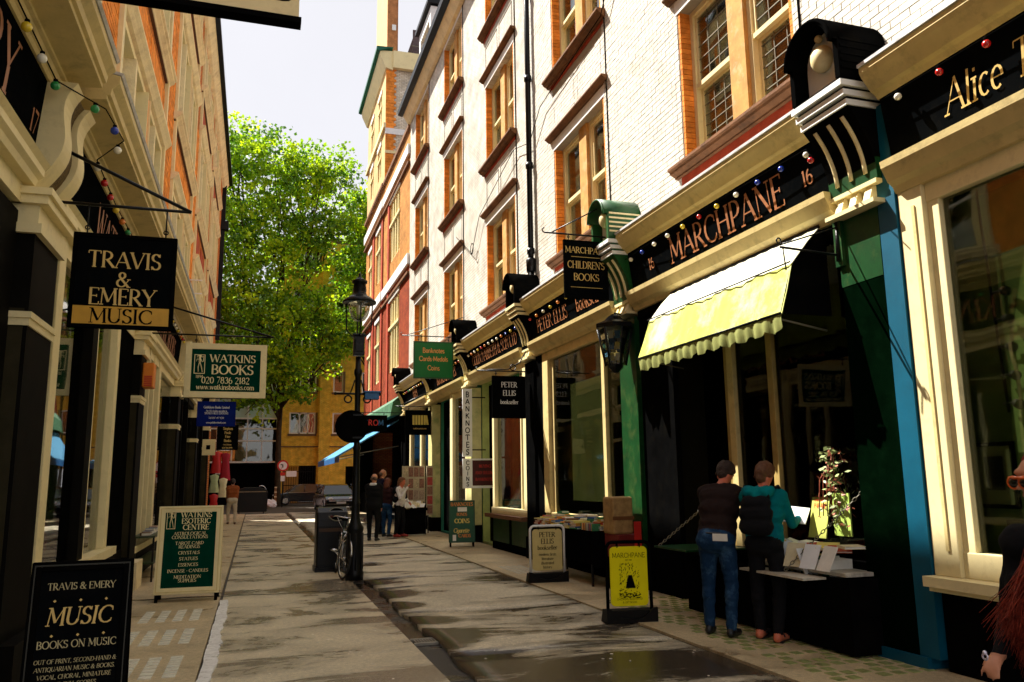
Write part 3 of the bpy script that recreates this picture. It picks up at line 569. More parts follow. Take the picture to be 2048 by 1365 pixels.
# ---- shop fronts on the right
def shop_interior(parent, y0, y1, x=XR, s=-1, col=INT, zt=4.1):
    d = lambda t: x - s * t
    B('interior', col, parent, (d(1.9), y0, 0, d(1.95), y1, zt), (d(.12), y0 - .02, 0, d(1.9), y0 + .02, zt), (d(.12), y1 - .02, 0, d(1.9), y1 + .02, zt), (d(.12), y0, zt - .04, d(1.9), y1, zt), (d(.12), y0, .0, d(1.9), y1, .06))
BULBC = [mat('bulb_' + n, c, .25, .5, .02, 3, coat=.5) for n, c in (('white', (.85, .82, .7)), ('yellow', (.75, .55, .03)), ('red', (.5, .01, .01)), ('blue', (.01, .04, .4)), ('green', (.02, .3, .08)), ('orange', (.7, .2, .02)))]
def festoon(path, n, label, r=.032, group='festoon bulbs strung along the shop fascias'):
    """string of coloured bulbs"""
    t = thing('festoon_lights', path[0], label, 'string lights', group)
    w = MB(); w.tube(path, .006, 5); w.build('cable', BLACK, t); L = [(Vector(path[i]), Vector(path[i + 1])) for i in range(len(path) - 1)]; tot = sum((b - a).length for a, b in L)
    for k in range(n):
        q = (k + .5) / n * tot
        for a, b in L:
            l = (b - a).length
            if q <= l: p = a + (b - a) * (q / l); break
            q -= l
        bb = MB(); bb.ball((p.x, p.y, p.z - .055), r, 10, 7); hb = bb.build('bulb', BULBC[random.choice([0, 1, 0, 3, 4, 1, 2, 5])], t)
        MB().lathe([(.018, -.03), (.018, .0)], tuple(p), 8).build('socket', BLACK, hb)
    return t
def fascia(y0, y1, label, lines, frame=CREAM, cornice=CREAM, lead=LEAD):
    """right-hand shop head: lower cream moulding, black signboard, cornice with lead top"""
    t = thing('shop_fascia', (XR, (y0 + y1) / 2, 4.2), label, 'shop fascia', )
    mb = MB(); mb.prism([(XR + .1, 4.02), (XR - .16, 4.02), (XR - .19, 4.08), (XR - .24, 4.12), (XR - .30, 4.24), (XR - .31, 4.30), (XR + .1, 4.30)][::-1], 'y', y0, y1); mb.build('lower_moulding', frame, t)
    mb = MB(); mb.prism([(XR + .1, 4.30), (XR - .17, 4.30), (XR - .25, 4.90), (XR + .1, 4.90)][::-1], 'y', y0 + .01, y1 - .01); mb.build('signboard', BLACKW, t)
    mb = MB(); mb.prism([(XR + .1, 4.90), (XR - .26, 4.90), (XR - .29, 4.94), (XR - .33, 4.96), (XR - .42, 5.08), (XR - .44, 5.12), (XR - .44, 5.17), (XR + .1, 5.17)][::-1], 'y', y0, y1); mb.build('cornice', cornice, t)
    mb = MB(); mb.prism([(XR + .02, 5.17), (XR - .46, 5.17), (XR - .46, 5.20), (XR - .0, 5.36), (XR + .02, 5.36)][::-1], 'y', y0, y1); mb.build('lead_top', lead, t)
    for (s, yc, zb, h, m, it, kw) in lines:
        k = (zb - 4.30) / .6; text(t, s, (XR - .17 - .08 * k - .004, yc, zb), (0, -1, 0), (-.08, 0, .6), h, m, 'c', True, it=it, lift=.004, **kw)
    return t
def pilaster_r(yc, w, label, shaft, face2=None, hood=BLACK, body=BLACK, tri=CREAM2, z_shaft=3.95, cap=CREAM2):
    t = thing('shop_pilaster', (XR - .1, yc, 0), label, 'pilaster', 'pilasters between the shop fronts on the right')
    a, b = yc - w / 2, yc + w / 2; m = yc - w * .36
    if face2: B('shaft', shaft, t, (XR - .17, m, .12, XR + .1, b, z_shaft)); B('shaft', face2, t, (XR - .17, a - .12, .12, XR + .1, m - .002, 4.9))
    else: B('shaft', shaft, t, (XR - .17, a, .12, XR + .1, b, z_shaft))
    B('plinth', BLACK if not face2 else TEAL, t, (XR - .2, a - .02, .03, XR + .1, b + .02, .12 if face2 else .45))
    # triglyph bracket
    B('bracket_band', cap, t, (XR - .30, a - .01, 3.99, XR, b + .01, 4.03), (XR - .24, a, 4.18, XR, b, 4.22))
    for q in range(3):
        y = a + w * (.2 + .3 * q); mb = MB(); mb.prism([(XR - .17, 4.035), (XR - .26, 4.035), (XR - .21, 4.175), (XR - .17, 4.175)][::-1], 'y', y - .045, y + .045); mb.build('tooth', tri, t)
    # fluted concave console
    cp = [(XR - .17, 4.22)]
    for q in range(9): u = q / 8; cp.append((XR - .22 - .26 * (u ** 2.2), 4.22 + .66 * u))
    cp += [(XR + .05, 4.88), (XR + .05, 4.22)]
    mb = MB(); mb.prism(cp[::-1], 'y', a, b); mb.build('console', [body], t)
    low = MB(); low.prism([(XR - .176, 4.225), (XR - .226, 4.225), (XR - .232, 4.42), (XR - .176, 4.42)][::-1], 'y', a - .004, b + .004); low.build('console_panel', GREENP if face2 else shaft, t)
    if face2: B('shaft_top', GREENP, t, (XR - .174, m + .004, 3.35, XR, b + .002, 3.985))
    for q in range(3):
        y = a + w * (.2 + .3 * q); mb = MB(); mb.tube([(XR - .225 - .26 * ((.12 + .8 * k / 8) ** 2.2) - .006, y, 4.22 + .66 * (.12 + .8 * k / 8)) for k in range(9)], .022, 6); mb.build('flute', tri, t)
    # stacked mouldings
    st = MB()
    for q in range(3): st.box(XR - .50 - .035 * q, a - .015 * q - .01, 4.885 + .085 * q, XR, b + .015 * q + .01, 4.94 + .085 * q)
    st.build('moulding', WHITE if face2 or hood is not BLACK else CREAM2, t)
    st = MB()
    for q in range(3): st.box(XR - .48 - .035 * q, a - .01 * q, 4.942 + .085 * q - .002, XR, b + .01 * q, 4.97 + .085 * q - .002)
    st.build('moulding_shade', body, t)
    # barrel hood with an arched recess and ball finial inside
    za, r = 5.50, w * .5 + .03; xf, xb = XR - .62, XR + .0
    for (x0, x1, r1, nm, mm) in ((xf, xb, r, 'hood', hood),):
        mb = MB(); n = 14; vs_ = []
        for q in range(n + 1):
            th = math.pi * q / n
            for rr in (r, r - .06):
                vs_ += [(x0, yc + rr * math.cos(th), za + rr * math.sin(th)), (x1, yc + rr * math.cos(th), za + rr * math.sin(th))]
        fs_ = []
        for q in range(n):
            k = 4 * q; fs_ += [(k, k + 1, k + 5, k + 4), (k + 2, k + 6, k + 7, k + 3), (k, k + 4, k + 6, k + 2), (k + 1, k + 3, k + 7, k + 5)]
        mb.add(vs_, fs_, True); mb.build(nm, mm, t)
    for sg in (-1, 1):
        y = yc + sg * (r - .03); MB().box(xf + .06, y - .03, 5.14, xb, y + .03, za).build('hood_side', body, t)
    for q in range(5):
        for sg in (-1, 1): y = yc + sg * r; MB().box(xf + .08, y - .012, 5.22 + .07 * q, xb - .03, y + .012, 5.245 + .07 * q).build('hood_rib', tri if hood is not BLACK else body, t)
    bk = MB(); bk.prism([(yc - r + .065, 5.145)] + [(yc + (r - .065) * math.cos(math.pi * (1 - q / 10)), za + (r - .065) * math.sin(math.pi * (1 - q / 10))) for q in range(11)] + [(yc + r - .065, 5.145)], 'x', XR - .40, XR - .02); bk.build('recess_panel', WHITE, t)
    ba = MB(); ba.ball((XR - .45, yc, 5.50), .115, 14, 10, sc=(.9, 1, 1.15)); ba.ball((XR - .47, yc, 5.70), .04, 8, 6); ba.build('finial_ball', CREAM2, t)
    lip = MB(); lip.torus((xf, yc, za), r - .02, .022, 'x', 16, 6, 0, 180); lip.build('hood_lip', body, t)
    return t
YB = mat('yellowed_paint', (.62, .58, .25), .5, .3, .15, 4, dirt=((.12, .25, .06), .6, 3))
pilaster_r(5.82, .62, 'green and teal pilaster under the largest scroll hood, right of the yellow awning', mat('shade_darkened_green', (.0006, .0035, .0012), .6, .0, .3, 5, dirt=((.002, .009, .003), .5, 3)), TEAL, hood=BLACK, body=BLACK)  # awning shade painted into the lower shaft as near-black green
pilaster_r(10.82, .56, 'green pilaster with bright green hood beside the hanging children\'s books sign', GREENP, None, hood=GREENB, body=GREENB)
pilaster_r(15.4, .54, 'black pilaster below the drainpipe, beside the bookseller\'s window', BLACK)
pilaster_r(20.35, .52, 'cream stained pilaster beside the vertical banknotes board', YB)
pilaster_r(25.2, .52, 'dim cream pilaster behind the card rack', YB)
pilaster_r(29.9, .52, 'farthest pilaster with rounded grey hood at the terrace end', BLACK)
F1_ = fascia(-1.0, 5.38, 'black fascia with cream mouldings and gold italic lettering, nearest on the right', [('Alice Through', 3.98, 4.46, .27, GOLD, .22, {'squash': .82, 'bold': .7})])
fascia(6.12, 10.53, 'black fascia lettered MARCHPANE above the awning', [('MARCHPANE', 8.08, 4.43, .34, COPPER, 0, {'bold': .85}), ('16', 6.45, 4.5, .16, COPPER, 0, {}), ('16', 9.85, 4.5, .16, COPPER, 0, {})])
fascia(11.11, 15.12, 'black fascia lettered PETER ELLIS bookseller', [('PETER ELLIS', 13.92, 4.45, .25, COPPER, 0, {'bold': .75}), ('bookseller', 12.1, 4.45, .25, COPPER, 0, {'bold': .75})])
fascia(15.68, 20.08, 'dark fascia with faded company lettering below the second black hood', [('COLIN NARBETH & SON LTD', 17.9, 4.46, .26, COPPER, 0, {'squash': .9, 'bold': .7})], cornice=CREAM)
fascia(20.62, 24.93, 'dark fascia behind the green hanging sign', [('BOOKS & PRINTS', 22.8, 4.46, .26, COPPER, 0, {})])
fascia(25.47, 29.63, 'dark fascia at the far end of the terrace', [('MAPS', 27.6, 4.46, .26, COPPER, 0, {})])
def posts(parent, m, name, *bx):
    for b in bx: B(name, m, parent, b, bevel=.006)
# --- bay 0: near shop window (Alice Through)
t = thing('shopfront', (XR, 3, 0), 'cream framed shop window with a small framed picture, nearest on the right', 'shopfront')
shop_interior(t, -.9, 5.3, col=mat('green_room', (.05, .16, .05), .8, .2, .3, 1.2))
B('window_frame', CREAM2, t, (XR - .15, 5.12, .78, XR + .02, 5.38, 4.03), (XR - .10, 5.00, .95, XR + .02, 5.12, 3.9), (XR - .11, -.9, 3.86, XR + .02, 5.12, 4.03), (XR - .11, -.9, .78, XR + .02, 5.12, .98), bevel=.008)
B('frame_bead', CREAM, t, (XR - .162, 5.20, .98, XR - .15, 5.23, 3.86))
B('sill', CREAM2, t, (XR - .28, -.9, .70, XR + .02, 5.38, .78), (XR - .22, -.9, .66, XR, 5.38, .70))
B('stall_riser', BLACK, t, (XR - .10, -.9, .03, XR + .05, 5.38, .66)); B('pane', GLASSC, t, (XR - .05, -.9, .98, XR - .043, 5.0, 3.86))
B('mullion', BLACK, t, (XR - .06, 2.6, .98, XR + .0, 2.64, 3.86))
B('display_board', mat('green_display_board', (.40, .55, .16), .8, .1, .35, 1.4), t, (XR + .13, 2.9, .9, XR + .15, 5.1, 3.84))
pf = thing('framed_picture', (XR + .4, 4.6, 1.5), 'small framed print with green mount hanging behind the near shop window', 'picture')
mb = MB(); frame_boxes(mb, XR + .06, XR + .09, 4.72, 5.10, 1.32, 1.83, .03); mb.build('frame', BLACK, pf)
B('mount', mat('green_mount', (.65, .68, .28), .8), pf, (XR + .075, 4.75, 1.35, XR + .08, 5.07, 1.80)); B('print', mat('dark_print', (.05, .05, .03), .7, .2, .6, 40), pf, (XR + .068, 4.83, 1.46, XR + .074, 4.99, 1.72))
bd = thing('book_crate', (XR + .3, 3.9, 1.0), 'dark box of books lettered BORZOI in the near window', 'book box'); B('box', BLACKW, bd, (XR + .01, 4.1, .99, XR + .12, 4.8, 1.24))
text(bd, 'BORZOI', (XR + .007, 4.45, 1.12), (0, -1, 0), (0, 0, 1), .06, PAPER, serif=False, lift=.002)
# spot lights on a hanging track
tr = thing('spotlight_track', (XR + .07, 4.72, 1.7), 'black hanging track of small spotlights inside the near window', 'spotlights')
MB().tube([(XR + .07, 4.78, 3.85), (XR + .07, 4.72, 2.05)], .012, 6).build('track', IRON, tr)
for i in range(5):
    z = 3.0 - .22 * i; mb = MB(); mb.tube([(XR + .07, 4.76, z), (XR + .07, 4.66, z)], .008, 6); mb.tube([(XR + .07, 4.66, z), (XR + .05, 4.6, z - .02)], .03, 8, .04); mb.build('spot_head', LEADC, tr)
# --- bay 1: Marchpane: door recess on the left, window under the awning
t = thing('shopfront', (XR, 8.3, 0), 'dark recessed shopfront under the striped awning with ochre window posts', 'shopfront')
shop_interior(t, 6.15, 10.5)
WP = mat('ochre_wood_post', (.40, .28, .09), .5, .3, .25, 5)
posts(t, CREAM, 'window_post', (XR - .10, 8.18, .3, XR + .02, 8.30, 3.3)); posts(t, WP, 'window_post', (XR - .02, 8.36, .1, XR + .1, 8.48, 3.2), (XR - .09, 7.42, .85, XR + .03, 7.52, 4.0), (XR + .55, 8.5, .1, XR + .65, 8.6, 3.0))
B('transom', WP, t, (XR - .0, 6.2, 2.5, XR + .05, 8.18, 2.58)); B('pane', GLASSK, t, (XR - .04, 6.14, .85, XR - .033, 8.18, 3.98))
B('door', BLACK, t, (XR + .9, 8.5, .05, XR + .96, 10.5, 4.0)); B('stall_riser', BLACK, t, (XR - .12, 6.14, .03, XR + .1, 8.3, .8)); B('header', BLACK, t, (XR - .12, 6.14, 3.9, XR + .1, 10.53, 4.02))
B('side_panel', BLACK, t, (XR - .1, 9.6, .03, XR - .02, 10.53, 3.9))
# --- bay 2: Peter Ellis
t = thing('shopfront', (XR, 13.1, 0), 'cream framed bookshop window behind the table of books', 'shopfront')
shop_interior(t, 11.15, 15.1, col=mat('olive_room', (.16, .18, .05), .9, .1, .3, 1.2))
B('window_frame', CREAM, t, (XR - .12, 14.45, .95, XR + .02, 14.75, 4.02), (XR - .12, 11.15, 3.86, XR + .02, 14.45, 4.02), (XR - .10, 11.12, .85, XR + .02, 14.75, .97), bevel=.008); B('jamb', BLACK, t, (XR - .12, 14.75, .03, XR + .1, 15.13, 4.02))
posts(t, CREAM, 'window_post', (XR - .10, 11.85, .97, XR + .02, 11.97, 3.86), (XR - .05, 14.33, .97, XR + .02, 14.42, 3.86)); B('transom', CREAM, t, (XR - .05, 11.13, 3.5, XR + .02, 11.85, 3.58))
B('pane', GLASSC, t, (XR - .04, 11.97, .97, XR - .033, 14.4, 3.86), (XR - .04, 11.12, .97, XR - .033, 11.85, 3.5)); B('stall_riser', BLACK, t, (XR - .08, 11.12, .03, XR + .1, 14.75, .85))
B('blind', mat('pale_green_blind', (.68, .72, .28), .9, .1, .25, 1.5), t, (XR + .05, 12.0, 1.2, XR + .06, 13.7, 3.3)); B('bookcase', mat('dark_shelf', (.07, .05, .03), .8), t, (XR + .95, 11.2, .1, XR + 1.2, 14.2, 2.6))
# --- bay 3
t = thing('shopfront', (XR, 18, 0), 'narrow bookshop window with white sill and a black door beside it', 'shopfront')
shop_interior(t, 15.7, 20.05, col=mat('lime_room', (.42, .50, .16), .8, .1, .3, 1.3))
B('window_frame', CREAM2, t, (XR - .14, 15.75, .9, XR + .02, 15.95, 4.02), (XR - .14, 18.1, .9, XR + .02, 18.25, 4.02), (XR - .14, 15.95, 3.9, XR + .02, 18.1, 4.02), (XR - .16, 15.7, .82, XR + .02, 18.3, .96), bevel=.008)
B('sill', mat('brown_sill', (.16, .07, .03), .6), t, (XR - .3, 15.68, .74, XR + .0, 18.4, .82)); B('pane', GLASS, t, (XR - .05, 15.95, .96, XR - .043, 18.1, 3.9))
B('mullion', CREAM2, t, (XR - .08, 16.25, .96, XR - .02, 16.3, 3.9)); B('stall_riser', GREENP, t, (XR - .12, 15.7, .2, XR + .1, 18.3, .74)); B('riser_trim', BLACK, t, (XR - .14, 15.7, .03, XR, 18.3, .2), (XR - .14, 16.9, .2, XR - .12, 17.0, .74))
B('door', BLACK, t, (XR + .3, 18.3, .05, XR + .36, 20.05, 4.0)); MB().lathe([(.03, 0), (.03, .02)], (XR + .28, 18.6, 1.1), 8).build('door_knob', GOLD, t)
random.seed(21)
for i in range(6):
    b_ = MB(); y = 16.1 + .3 * i; b_.prism([(XR + .08, .98), (XR + .14, .98), (XR + .34, 1.35), (XR + .31, 1.37)], 'y', y, y + .24); tag(b_.build('book', [WHITE, PAPER][i % 2], None), 'pale book propped open, %s from the near end, in the narrow white-silled window' % ('first', 'second', 'third', 'fourth', 'fifth', 'sixth')[i], 'book', 'books propped in the narrow window')
# --- bay 4
t = thing('shopfront', (XR, 22.8, 0), 'shop window with green lit posters behind glass past the vertical board', 'shopfront')
shop_interior(t, 20.65, 24.9, col=mat('teal_room', (.04, .22, .15), .8, .1, .3, 1.3))
B('window_frame', CREAM2, t, (XR - .14, 20.65, .5, XR + .02, 20.85, 4.02), (XR - .14, 22.3, .05, XR + .02, 22.6, 4.02), (XR - .1, 20.85, 3.86, XR + .02, 22.3, 4.02), bevel=.008); B('pane', GLASS, t, (XR - .05, 20.85, .96, XR - .043, 22.3, 3.86))
B('stall_riser', BLACK, t, (XR - .1, 20.85, .03, XR + .1, 22.3, .96)); B('door', BLACK, t, (XR + .2, 22.6, .05, XR + .26, 24.9, 4.0)); B('red_band', REDP, t, (XR + .1, 20.9, 2.6, XR + .12, 22.3, 2.75))
for i, (y, z) in enumerate(((21.1, 1.9), (21.5, 1.6), (21.2, 1.3), (21.7, 2.0))):
    mb = MB(); mb.lathe([(.2, 0), (.2, .015)], (0, 0, 0), 16); mb.xf(Matrix.Translation((XR + .12, y, z)) @ Matrix.Rotation(R_(90), 4, 'Y')); tag(mb.build('plate', GREENB, None), '%s round green plate hung in the teal shop window' % ('uppermost near', 'middle', 'lowest', 'farthest')[i], 'plate', 'round green plates in the window')
# --- bay 5
t = thing('shopfront', (XR, 27.6, 0), 'black shopfront with cream posts behind the card racks', 'shopfront')
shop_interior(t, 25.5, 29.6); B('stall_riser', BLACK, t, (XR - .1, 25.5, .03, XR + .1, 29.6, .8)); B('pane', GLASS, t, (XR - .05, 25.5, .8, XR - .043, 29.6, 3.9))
posts(t, CREAM2, 'window_post', (XR - .12, 25.5, .3, XR + .02, 25.75, 4.02), (XR - .12, 26.9, .3, XR + .02, 27.15, 4.02), (XR - .12, 28.9, .3, XR + .02, 29.1, 4.02))
festoon([(XR - .33, 5.3, 4.83), (XR - .34, 3.8, 4.82), (XR - .33, 2.2, 4.83)], 7, 'festoon bulbs along the nearest right-hand fascia')
festoon([(XR - .3, 10.5, 4.80), (XR - .36, 9.2, 4.80), (XR - .36, 7.6, 4.80), (XR - .33, 6.3, 4.8), (XR - .62, 5.85, 4.5)], 12, 'festoon bulbs along the MARCHPANE fascia')
festoon([(XR - .3, 15.1, 4.80), (XR - .33, 13, 4.80), (XR - .3, 11.15, 4.8), (XR - .6, 10.85, 4.5)], 11, 'festoon bulbs along the PETER ELLIS fascia')
festoon([(XR - .3, 20.0, 4.80), (XR - .33, 18, 4.80), (XR - .3, 15.7, 4.8)], 13, 'festoon bulbs along the faded company fascia')
festoon([(XR - .3, 24.8, 4.80), (XR - .33, 22, 4.80), (XR - .3, 20.7, 4.8)], 13, 'festoon bulbs along the fascia behind the green sign')
festoon([(XR - .3, 29.5, 4.80), (XR - .33, 27, 4.80), (XR - .3, 25.6, 4.8)], 12, 'festoon bulbs along the farthest right-hand fascia')
# ================================================================ left terrace: orange brick with cream stone dressings
LT = thing('terrace_building', (XL - 3, 18, 0), 'orange brick terrace with tall cream mullioned windows along the left side', 'building')
LG = [(4.6, 9.2), (11.0, 15.7), (17.7, 22.2), (24.2, 28.7), (30.7, 35.0)]
LZ = [(5.75, 7.9), (9.45, 11.85), (13.3, 14.95)]
ops = [(a, b, z0, z1) for a, b in LG for z0, z1 in LZ]
wb = MB(); wall_boxes(wb, XL - .45, XL, -3, 38.5, 4.6, 15.7, ops); wb.box(XL - .45, 36.8, 0, XL, 38.5, 4.6); wb.box(XL - 8, 38.3, 0, XL - .45, 38.5, 15.7); wb.box(XL - 8, -3, 0, XL - 7.8, 38.3, 15.7); wb.box(XL - 7.8, -3, 5, XL - .45, -2.8, 15.7)
wb.build('wall', OWALL, LT)
random.seed(9)
br = brick_courses(3.0, 24.2, 5.4, 11.8, [(a - .16, b + .16, z0 - .30, z1 + .25) for a, b in LG for z0, z1 in LZ], bw=.24, bh=.08)
vis = sorted([b for b in br if b[0] > 8.6 and b[1] - b[0] > .2 and b[2] < .8 * b[0]], key=lambda b: b[0] ** 2 + b[2] ** 2)[:300]; vset = set(vis); me = None
for b in vis:
    if me is None: o = MB().box(-.004, -.1145, -.034, .010, .1145, .034).build('brick', ORANGE, LT); me = o.data
    else: o = bpy.data.objects.new('brick', me); COL.objects.link(o); attach(o, LT)
    o.location = (XL + random.uniform(-.003, .003), (b[0] + b[1]) / 2, (b[2] + b[3]) / 2); o.scale = (1, (b[1] - b[0]) / .229, 1)
mb = MB()
for b in br:
    if b not in vset: mb.box(XL - .003, b[0], b[2], XL + random.uniform(.006, .012), b[1], b[3])
tag(mb.build('brick_courses', ORANGE, LT), kind='stuff')
LSILL = [(-.02, 0), (.19, 0), (.19, .04), (.15, .06), (.15, .09), (.08, .14), (.06, .17), (-.02, .17)]
for gi, (a, b) in enumerate(LG):
    for zi, (z0, z1) in enumerate(LZ):
        n = 4; w = (b - a) / n
        f = B('window_frame', CREAM2, LT, (XL - .30, a, z0, XL + .03, a + .10, z1), (XL - .30, b - .10, z0, XL + .03, b, z1), (XL - .30, a + .1, z1 - .10, XL + .02, b - .1, z1))
        for k in range(1, n):
            y = a + w * k
            if k == 2: B('brick_mullion', ORANGE, LT, (XL - .28, y - .13, z0, XL + .06, y + .13, z1 - .1)); B('mullion', CREAM2, LT, (XL - .28, y - .17, z0, XL + .09, y - .132, z1 - .1), (XL - .28, y + .132, z0, XL + .09, y + .17, z1 - .1)); B('pier_brick', REDB, LT, (XL + .04, y + .173, z0, XL + .04, y + .28, z1 - .1))
            else: B('mullion', STONE, LT, (XL - .25, y - .06, z0, XL + .05, y + .06, z1 - .1))
        for k in range(n):
            p = a + w * k + (.16 if k == 2 else .06 if k else .1); q = a + w * (k + 1) - (.16 if k == 1 else .06 if k < n - 1 else .1)
            s_ = MB(); frame_boxes(s_, XL - .22, XL - .16, p, q, z0, z1 - .1, .05); s_.box(XL - .21, p + .05, (z0 + z1) / 2 - .03, XL - .15, q - .05, (z0 + z1) / 2 + .03); so = s_.build('sash', WHITE, LT)
            B('pane', GLASS, so, (XL - .20, p + .05, z0 + .05, XL - .195, q - .05, z1 - .15))
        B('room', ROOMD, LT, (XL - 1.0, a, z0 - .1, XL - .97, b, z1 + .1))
        mb = MB(); mb.prism([(XL + o, z0 + .001 - d) for o, d in LSILL], 'y', a - .30, b + .30); mb.build('sill', STONE, LT)
        B('sill_joint', mat('brown_shadow_joint', (.12, .06, .03), .9), LT, (XL, a - .25, z0 - .20, XL + .05, b + .25, z0 - .172))
        if zi < 2: mb = MB(); mb.prism([(XL - .02, z1 + .22), (XL + .17, z1 + .20), (XL + .17, z1 + .16), (XL + .12, z1 + .11), (XL + .07, z1 + .05), (XL - .02, z1 + .02)], 'y', a - .25, b + .25); mb.build('hood_mould', STONE, LT)
        if zi < 2:
            for k in (0, 2): B('panel', REDB if gi > 2 else ORANGE, LT, (XL - .0, a + w * k + .3, z1 + .42, XL + .02, a + w * (k + 2) - .3, LZ[zi + 1][0] - .40))
# stone strips beside the piers
for a, b in LG:
    for y in (a - .22, b + .07): B('quoin_strip', CREAM2, LT, (XL, y, 5.4, XL + .07, y + .15, 15.18))
mb = MB(); mb.prism([(XL, 15.2), (XL + .10, 15.25), (XL + .28, 15.5), (XL + .28, 15.62), (XL, 15.65)], 'y', -3, 38.5); mb.build('eaves', STONE, LT)
mb = MB(); mb.prism([(XL + .285, 15.48), (XL + .42, 15.52), (XL + .42, 15.66), (XL + .285, 15.68)], 'y', -3, 38.6); mb.build('gutter', IRON, LT)
mb = MB(); mb.prism([(XL + .2, 15.72), (XL - 3.8, 19.2), (XL - 8, 15.72)], 'y', -3, 38.5); mb.build('roof', SLATE, LT)
B('hopper', IRON, LT, (XL, 38.1, 8, XL + .18, 38.3, 15.4), (XL, 38.0, 13.2, XL + .34, 38.4, 13.6))
for q, z in enumerate((9.4, 10.6, 11.8)): B('rain_bracket', WHITE, LT, (XL, 23.3, 6.4 + .38 * q, XL + .35, 23.34, 6.43 + .38 * q))
# ---- left shop fronts
PB = mat('brown_black_paint', (.005, .0045, .0035), .6, .02, .3, 4)
PG = mat('dim_olive_paint', (.03, .025, .012), .6, .05, .3, 3)
def pilaster_l(y0, y1, label, face=PB, side=PG):
    t = thing('shop_pilaster', (XL + .1, (y0 + y1) / 2, 0), label, 'pilaster', 'pilasters between the shop fronts on the left')
    xo = XL + .17
    B('shaft', face, t, (XL - .1, y0, .42, xo, y1, 3.62)); B('plinth', STONE if y0 > 10 else PB, t, (XL - .1, y0 - .05, .012, xo + .12, y1 + .05, .42))
    B('shaft_panel', side, t, (XL - .1, y0 - .004, .5, xo - .03, y0 + .01, 3.0))
    B('band', CREAM2, t, (XL - .1, y0 - .03, 2.92, xo + .03, y1 + .03, 2.97), (XL - .1, y0 - .015, 2.86, xo + .015, y1 + .015, 2.92))
    B('capital', CREAM2, t, (XL - .1, y0 - .04, 3.62, xo + .05, y1 + .04, 3.70), (XL - .1, y0 - .02, 3.70, xo + .02, y1 + .02, 3.86), (XL - .1, y0 - .07, 3.86, xo + .09, y1 + .07, 3.93), (XL - .1, y0 - .10, 3.93, xo + .12, y1 + .10, 3.99))
    # S-scroll console with two outer scrolls and a sunk dark field
    def sc(off): 
        P = []
        for q in range(17):
            u = q / 16; x = XL + .14 + .10 * math.sin(u * 2 * math.pi * .9 - .5) + .34 * u ** 1.6 + off; P.append((x, 3.99 + u * .98))
        return [(XL - .05, 3.99)] + P + [(XL - .05, 4.97)]
    w = (y1 - y0) / 3
    for k in (0, 2): mb = MB(); mb.prism(sc(.0), 'y', y0 + w * k, y0 + w * (k + 1)); mb.build('scroll', CREAM2, t)
    mb = MB(); mb.prism(sc(-.05), 'y', y0 + w + .002, y0 + 2 * w - .002); mb.build('scroll_field', mat('dark_gilt', (.12, .08, .03), .7, .3, .5, 40, bump=.6, bscale=60), t)
    return t
PYL = [(7.15, 7.95), (13.75, 14.35), (20.35, 20.95), (26.9, 27.5), (33.4, 34.0)]
LBL = ['nearest left pilaster with cream S-scroll bracket over the hanging music sign', 'second left pilaster with grey plinth beside the orange alarm box', 'third left pilaster with small cream capital behind the WATKINS hanging sign', 'fourth left pilaster, dark with thin cream band, beyond the blue hanging sign', 'farthest dark left pilaster near the red dresses']
for (a, b), l in zip(PYL, LBL): pilaster_l(a, b, l)
def fascia_l(y0, y1, label, lines):
    t = thing('shop_fascia', (XL, (y0 + y1) / 2, 4.1), label, 'shop fascia')
    mb = MB(); mb.prism([(XL - .1, 4.02), (XL + .14, 4.02), (XL + .16, 4.07), (XL + .20, 4.10), (XL + .20, 4.16), (XL + .24, 4.20), (XL - .1, 4.20)], 'y', y0, y1); mb.build('lower_moulding', CREAM2, t)
    mb = MB(); mb.prism([(XL - .1, 4.201), (XL + .10, 4.201), (XL + .16, 4.95), (XL - .1, 4.95)], 'y', y0, y1); mb.build('signboard', BLACKW, t)
    mb = MB(); mb.prism([(XL - .1, 4.951), (XL + .18, 4.951), (XL + .20, 4.98), (XL + .22, 4.99), (XL + .24, 5.02), (XL + .27, 5.03), (XL + .27, 5.06), (XL + .52, 5.09), (XL + .52, 5.13), (XL + .55, 5.14), (XL + .56, 5.20), (XL + .62, 5.26), (XL + .62, 5.33), (XL - .1, 5.45)], 'y', y0 - .3, y1 + .3); mb.build('cornice', CREAM, t)
    mb = MB(); mb.prism([(XL - .0, 5.451), (XL + .63, 5.335), (XL + .65, 5.36), (XL + .0, 5.5)], 'y', y0 - .3, y1 + .3); mb.build('lead_top', LEAD, t)
    for (s, yc, zb, h, m, kw) in lines: text(t, s, (XL + .10 + .06 * (zb - 4.2) / .75 + .002, yc, zb), (0, 1, 0), (.06, 0, .75), h, m, 'c', True, lift=.004, **kw)
    return t
fascia_l(-1, 7.14, 'black fascia lettered TRAVIS & EMERY 17 in copper, nearest on the left', [('TRAVIS & EMERY', 4.28, 4.40, .44, COPPER, {}), ('17', 6.98, 4.42, .19, COPPER, {})])
fascia_l(7.96, 13.74, 'black fascia behind the hanging music sign', [('WATKINS', 10.8, 4.36, .40, COPPER, {})])
fascia_l(14.36, 20.34, 'dark fascia lettered in dull copper behind the WATKINS hanging sign', [('ESOTERIC BOOKS', 17.3, 4.36, .38, COPPER, {})])
fascia_l(20.96, 26.89, 'distant dark fascia above the blue hanging sign', [])
fascia_l(27.51, 33.39, 'distant dark fascia before the red dresses', [])
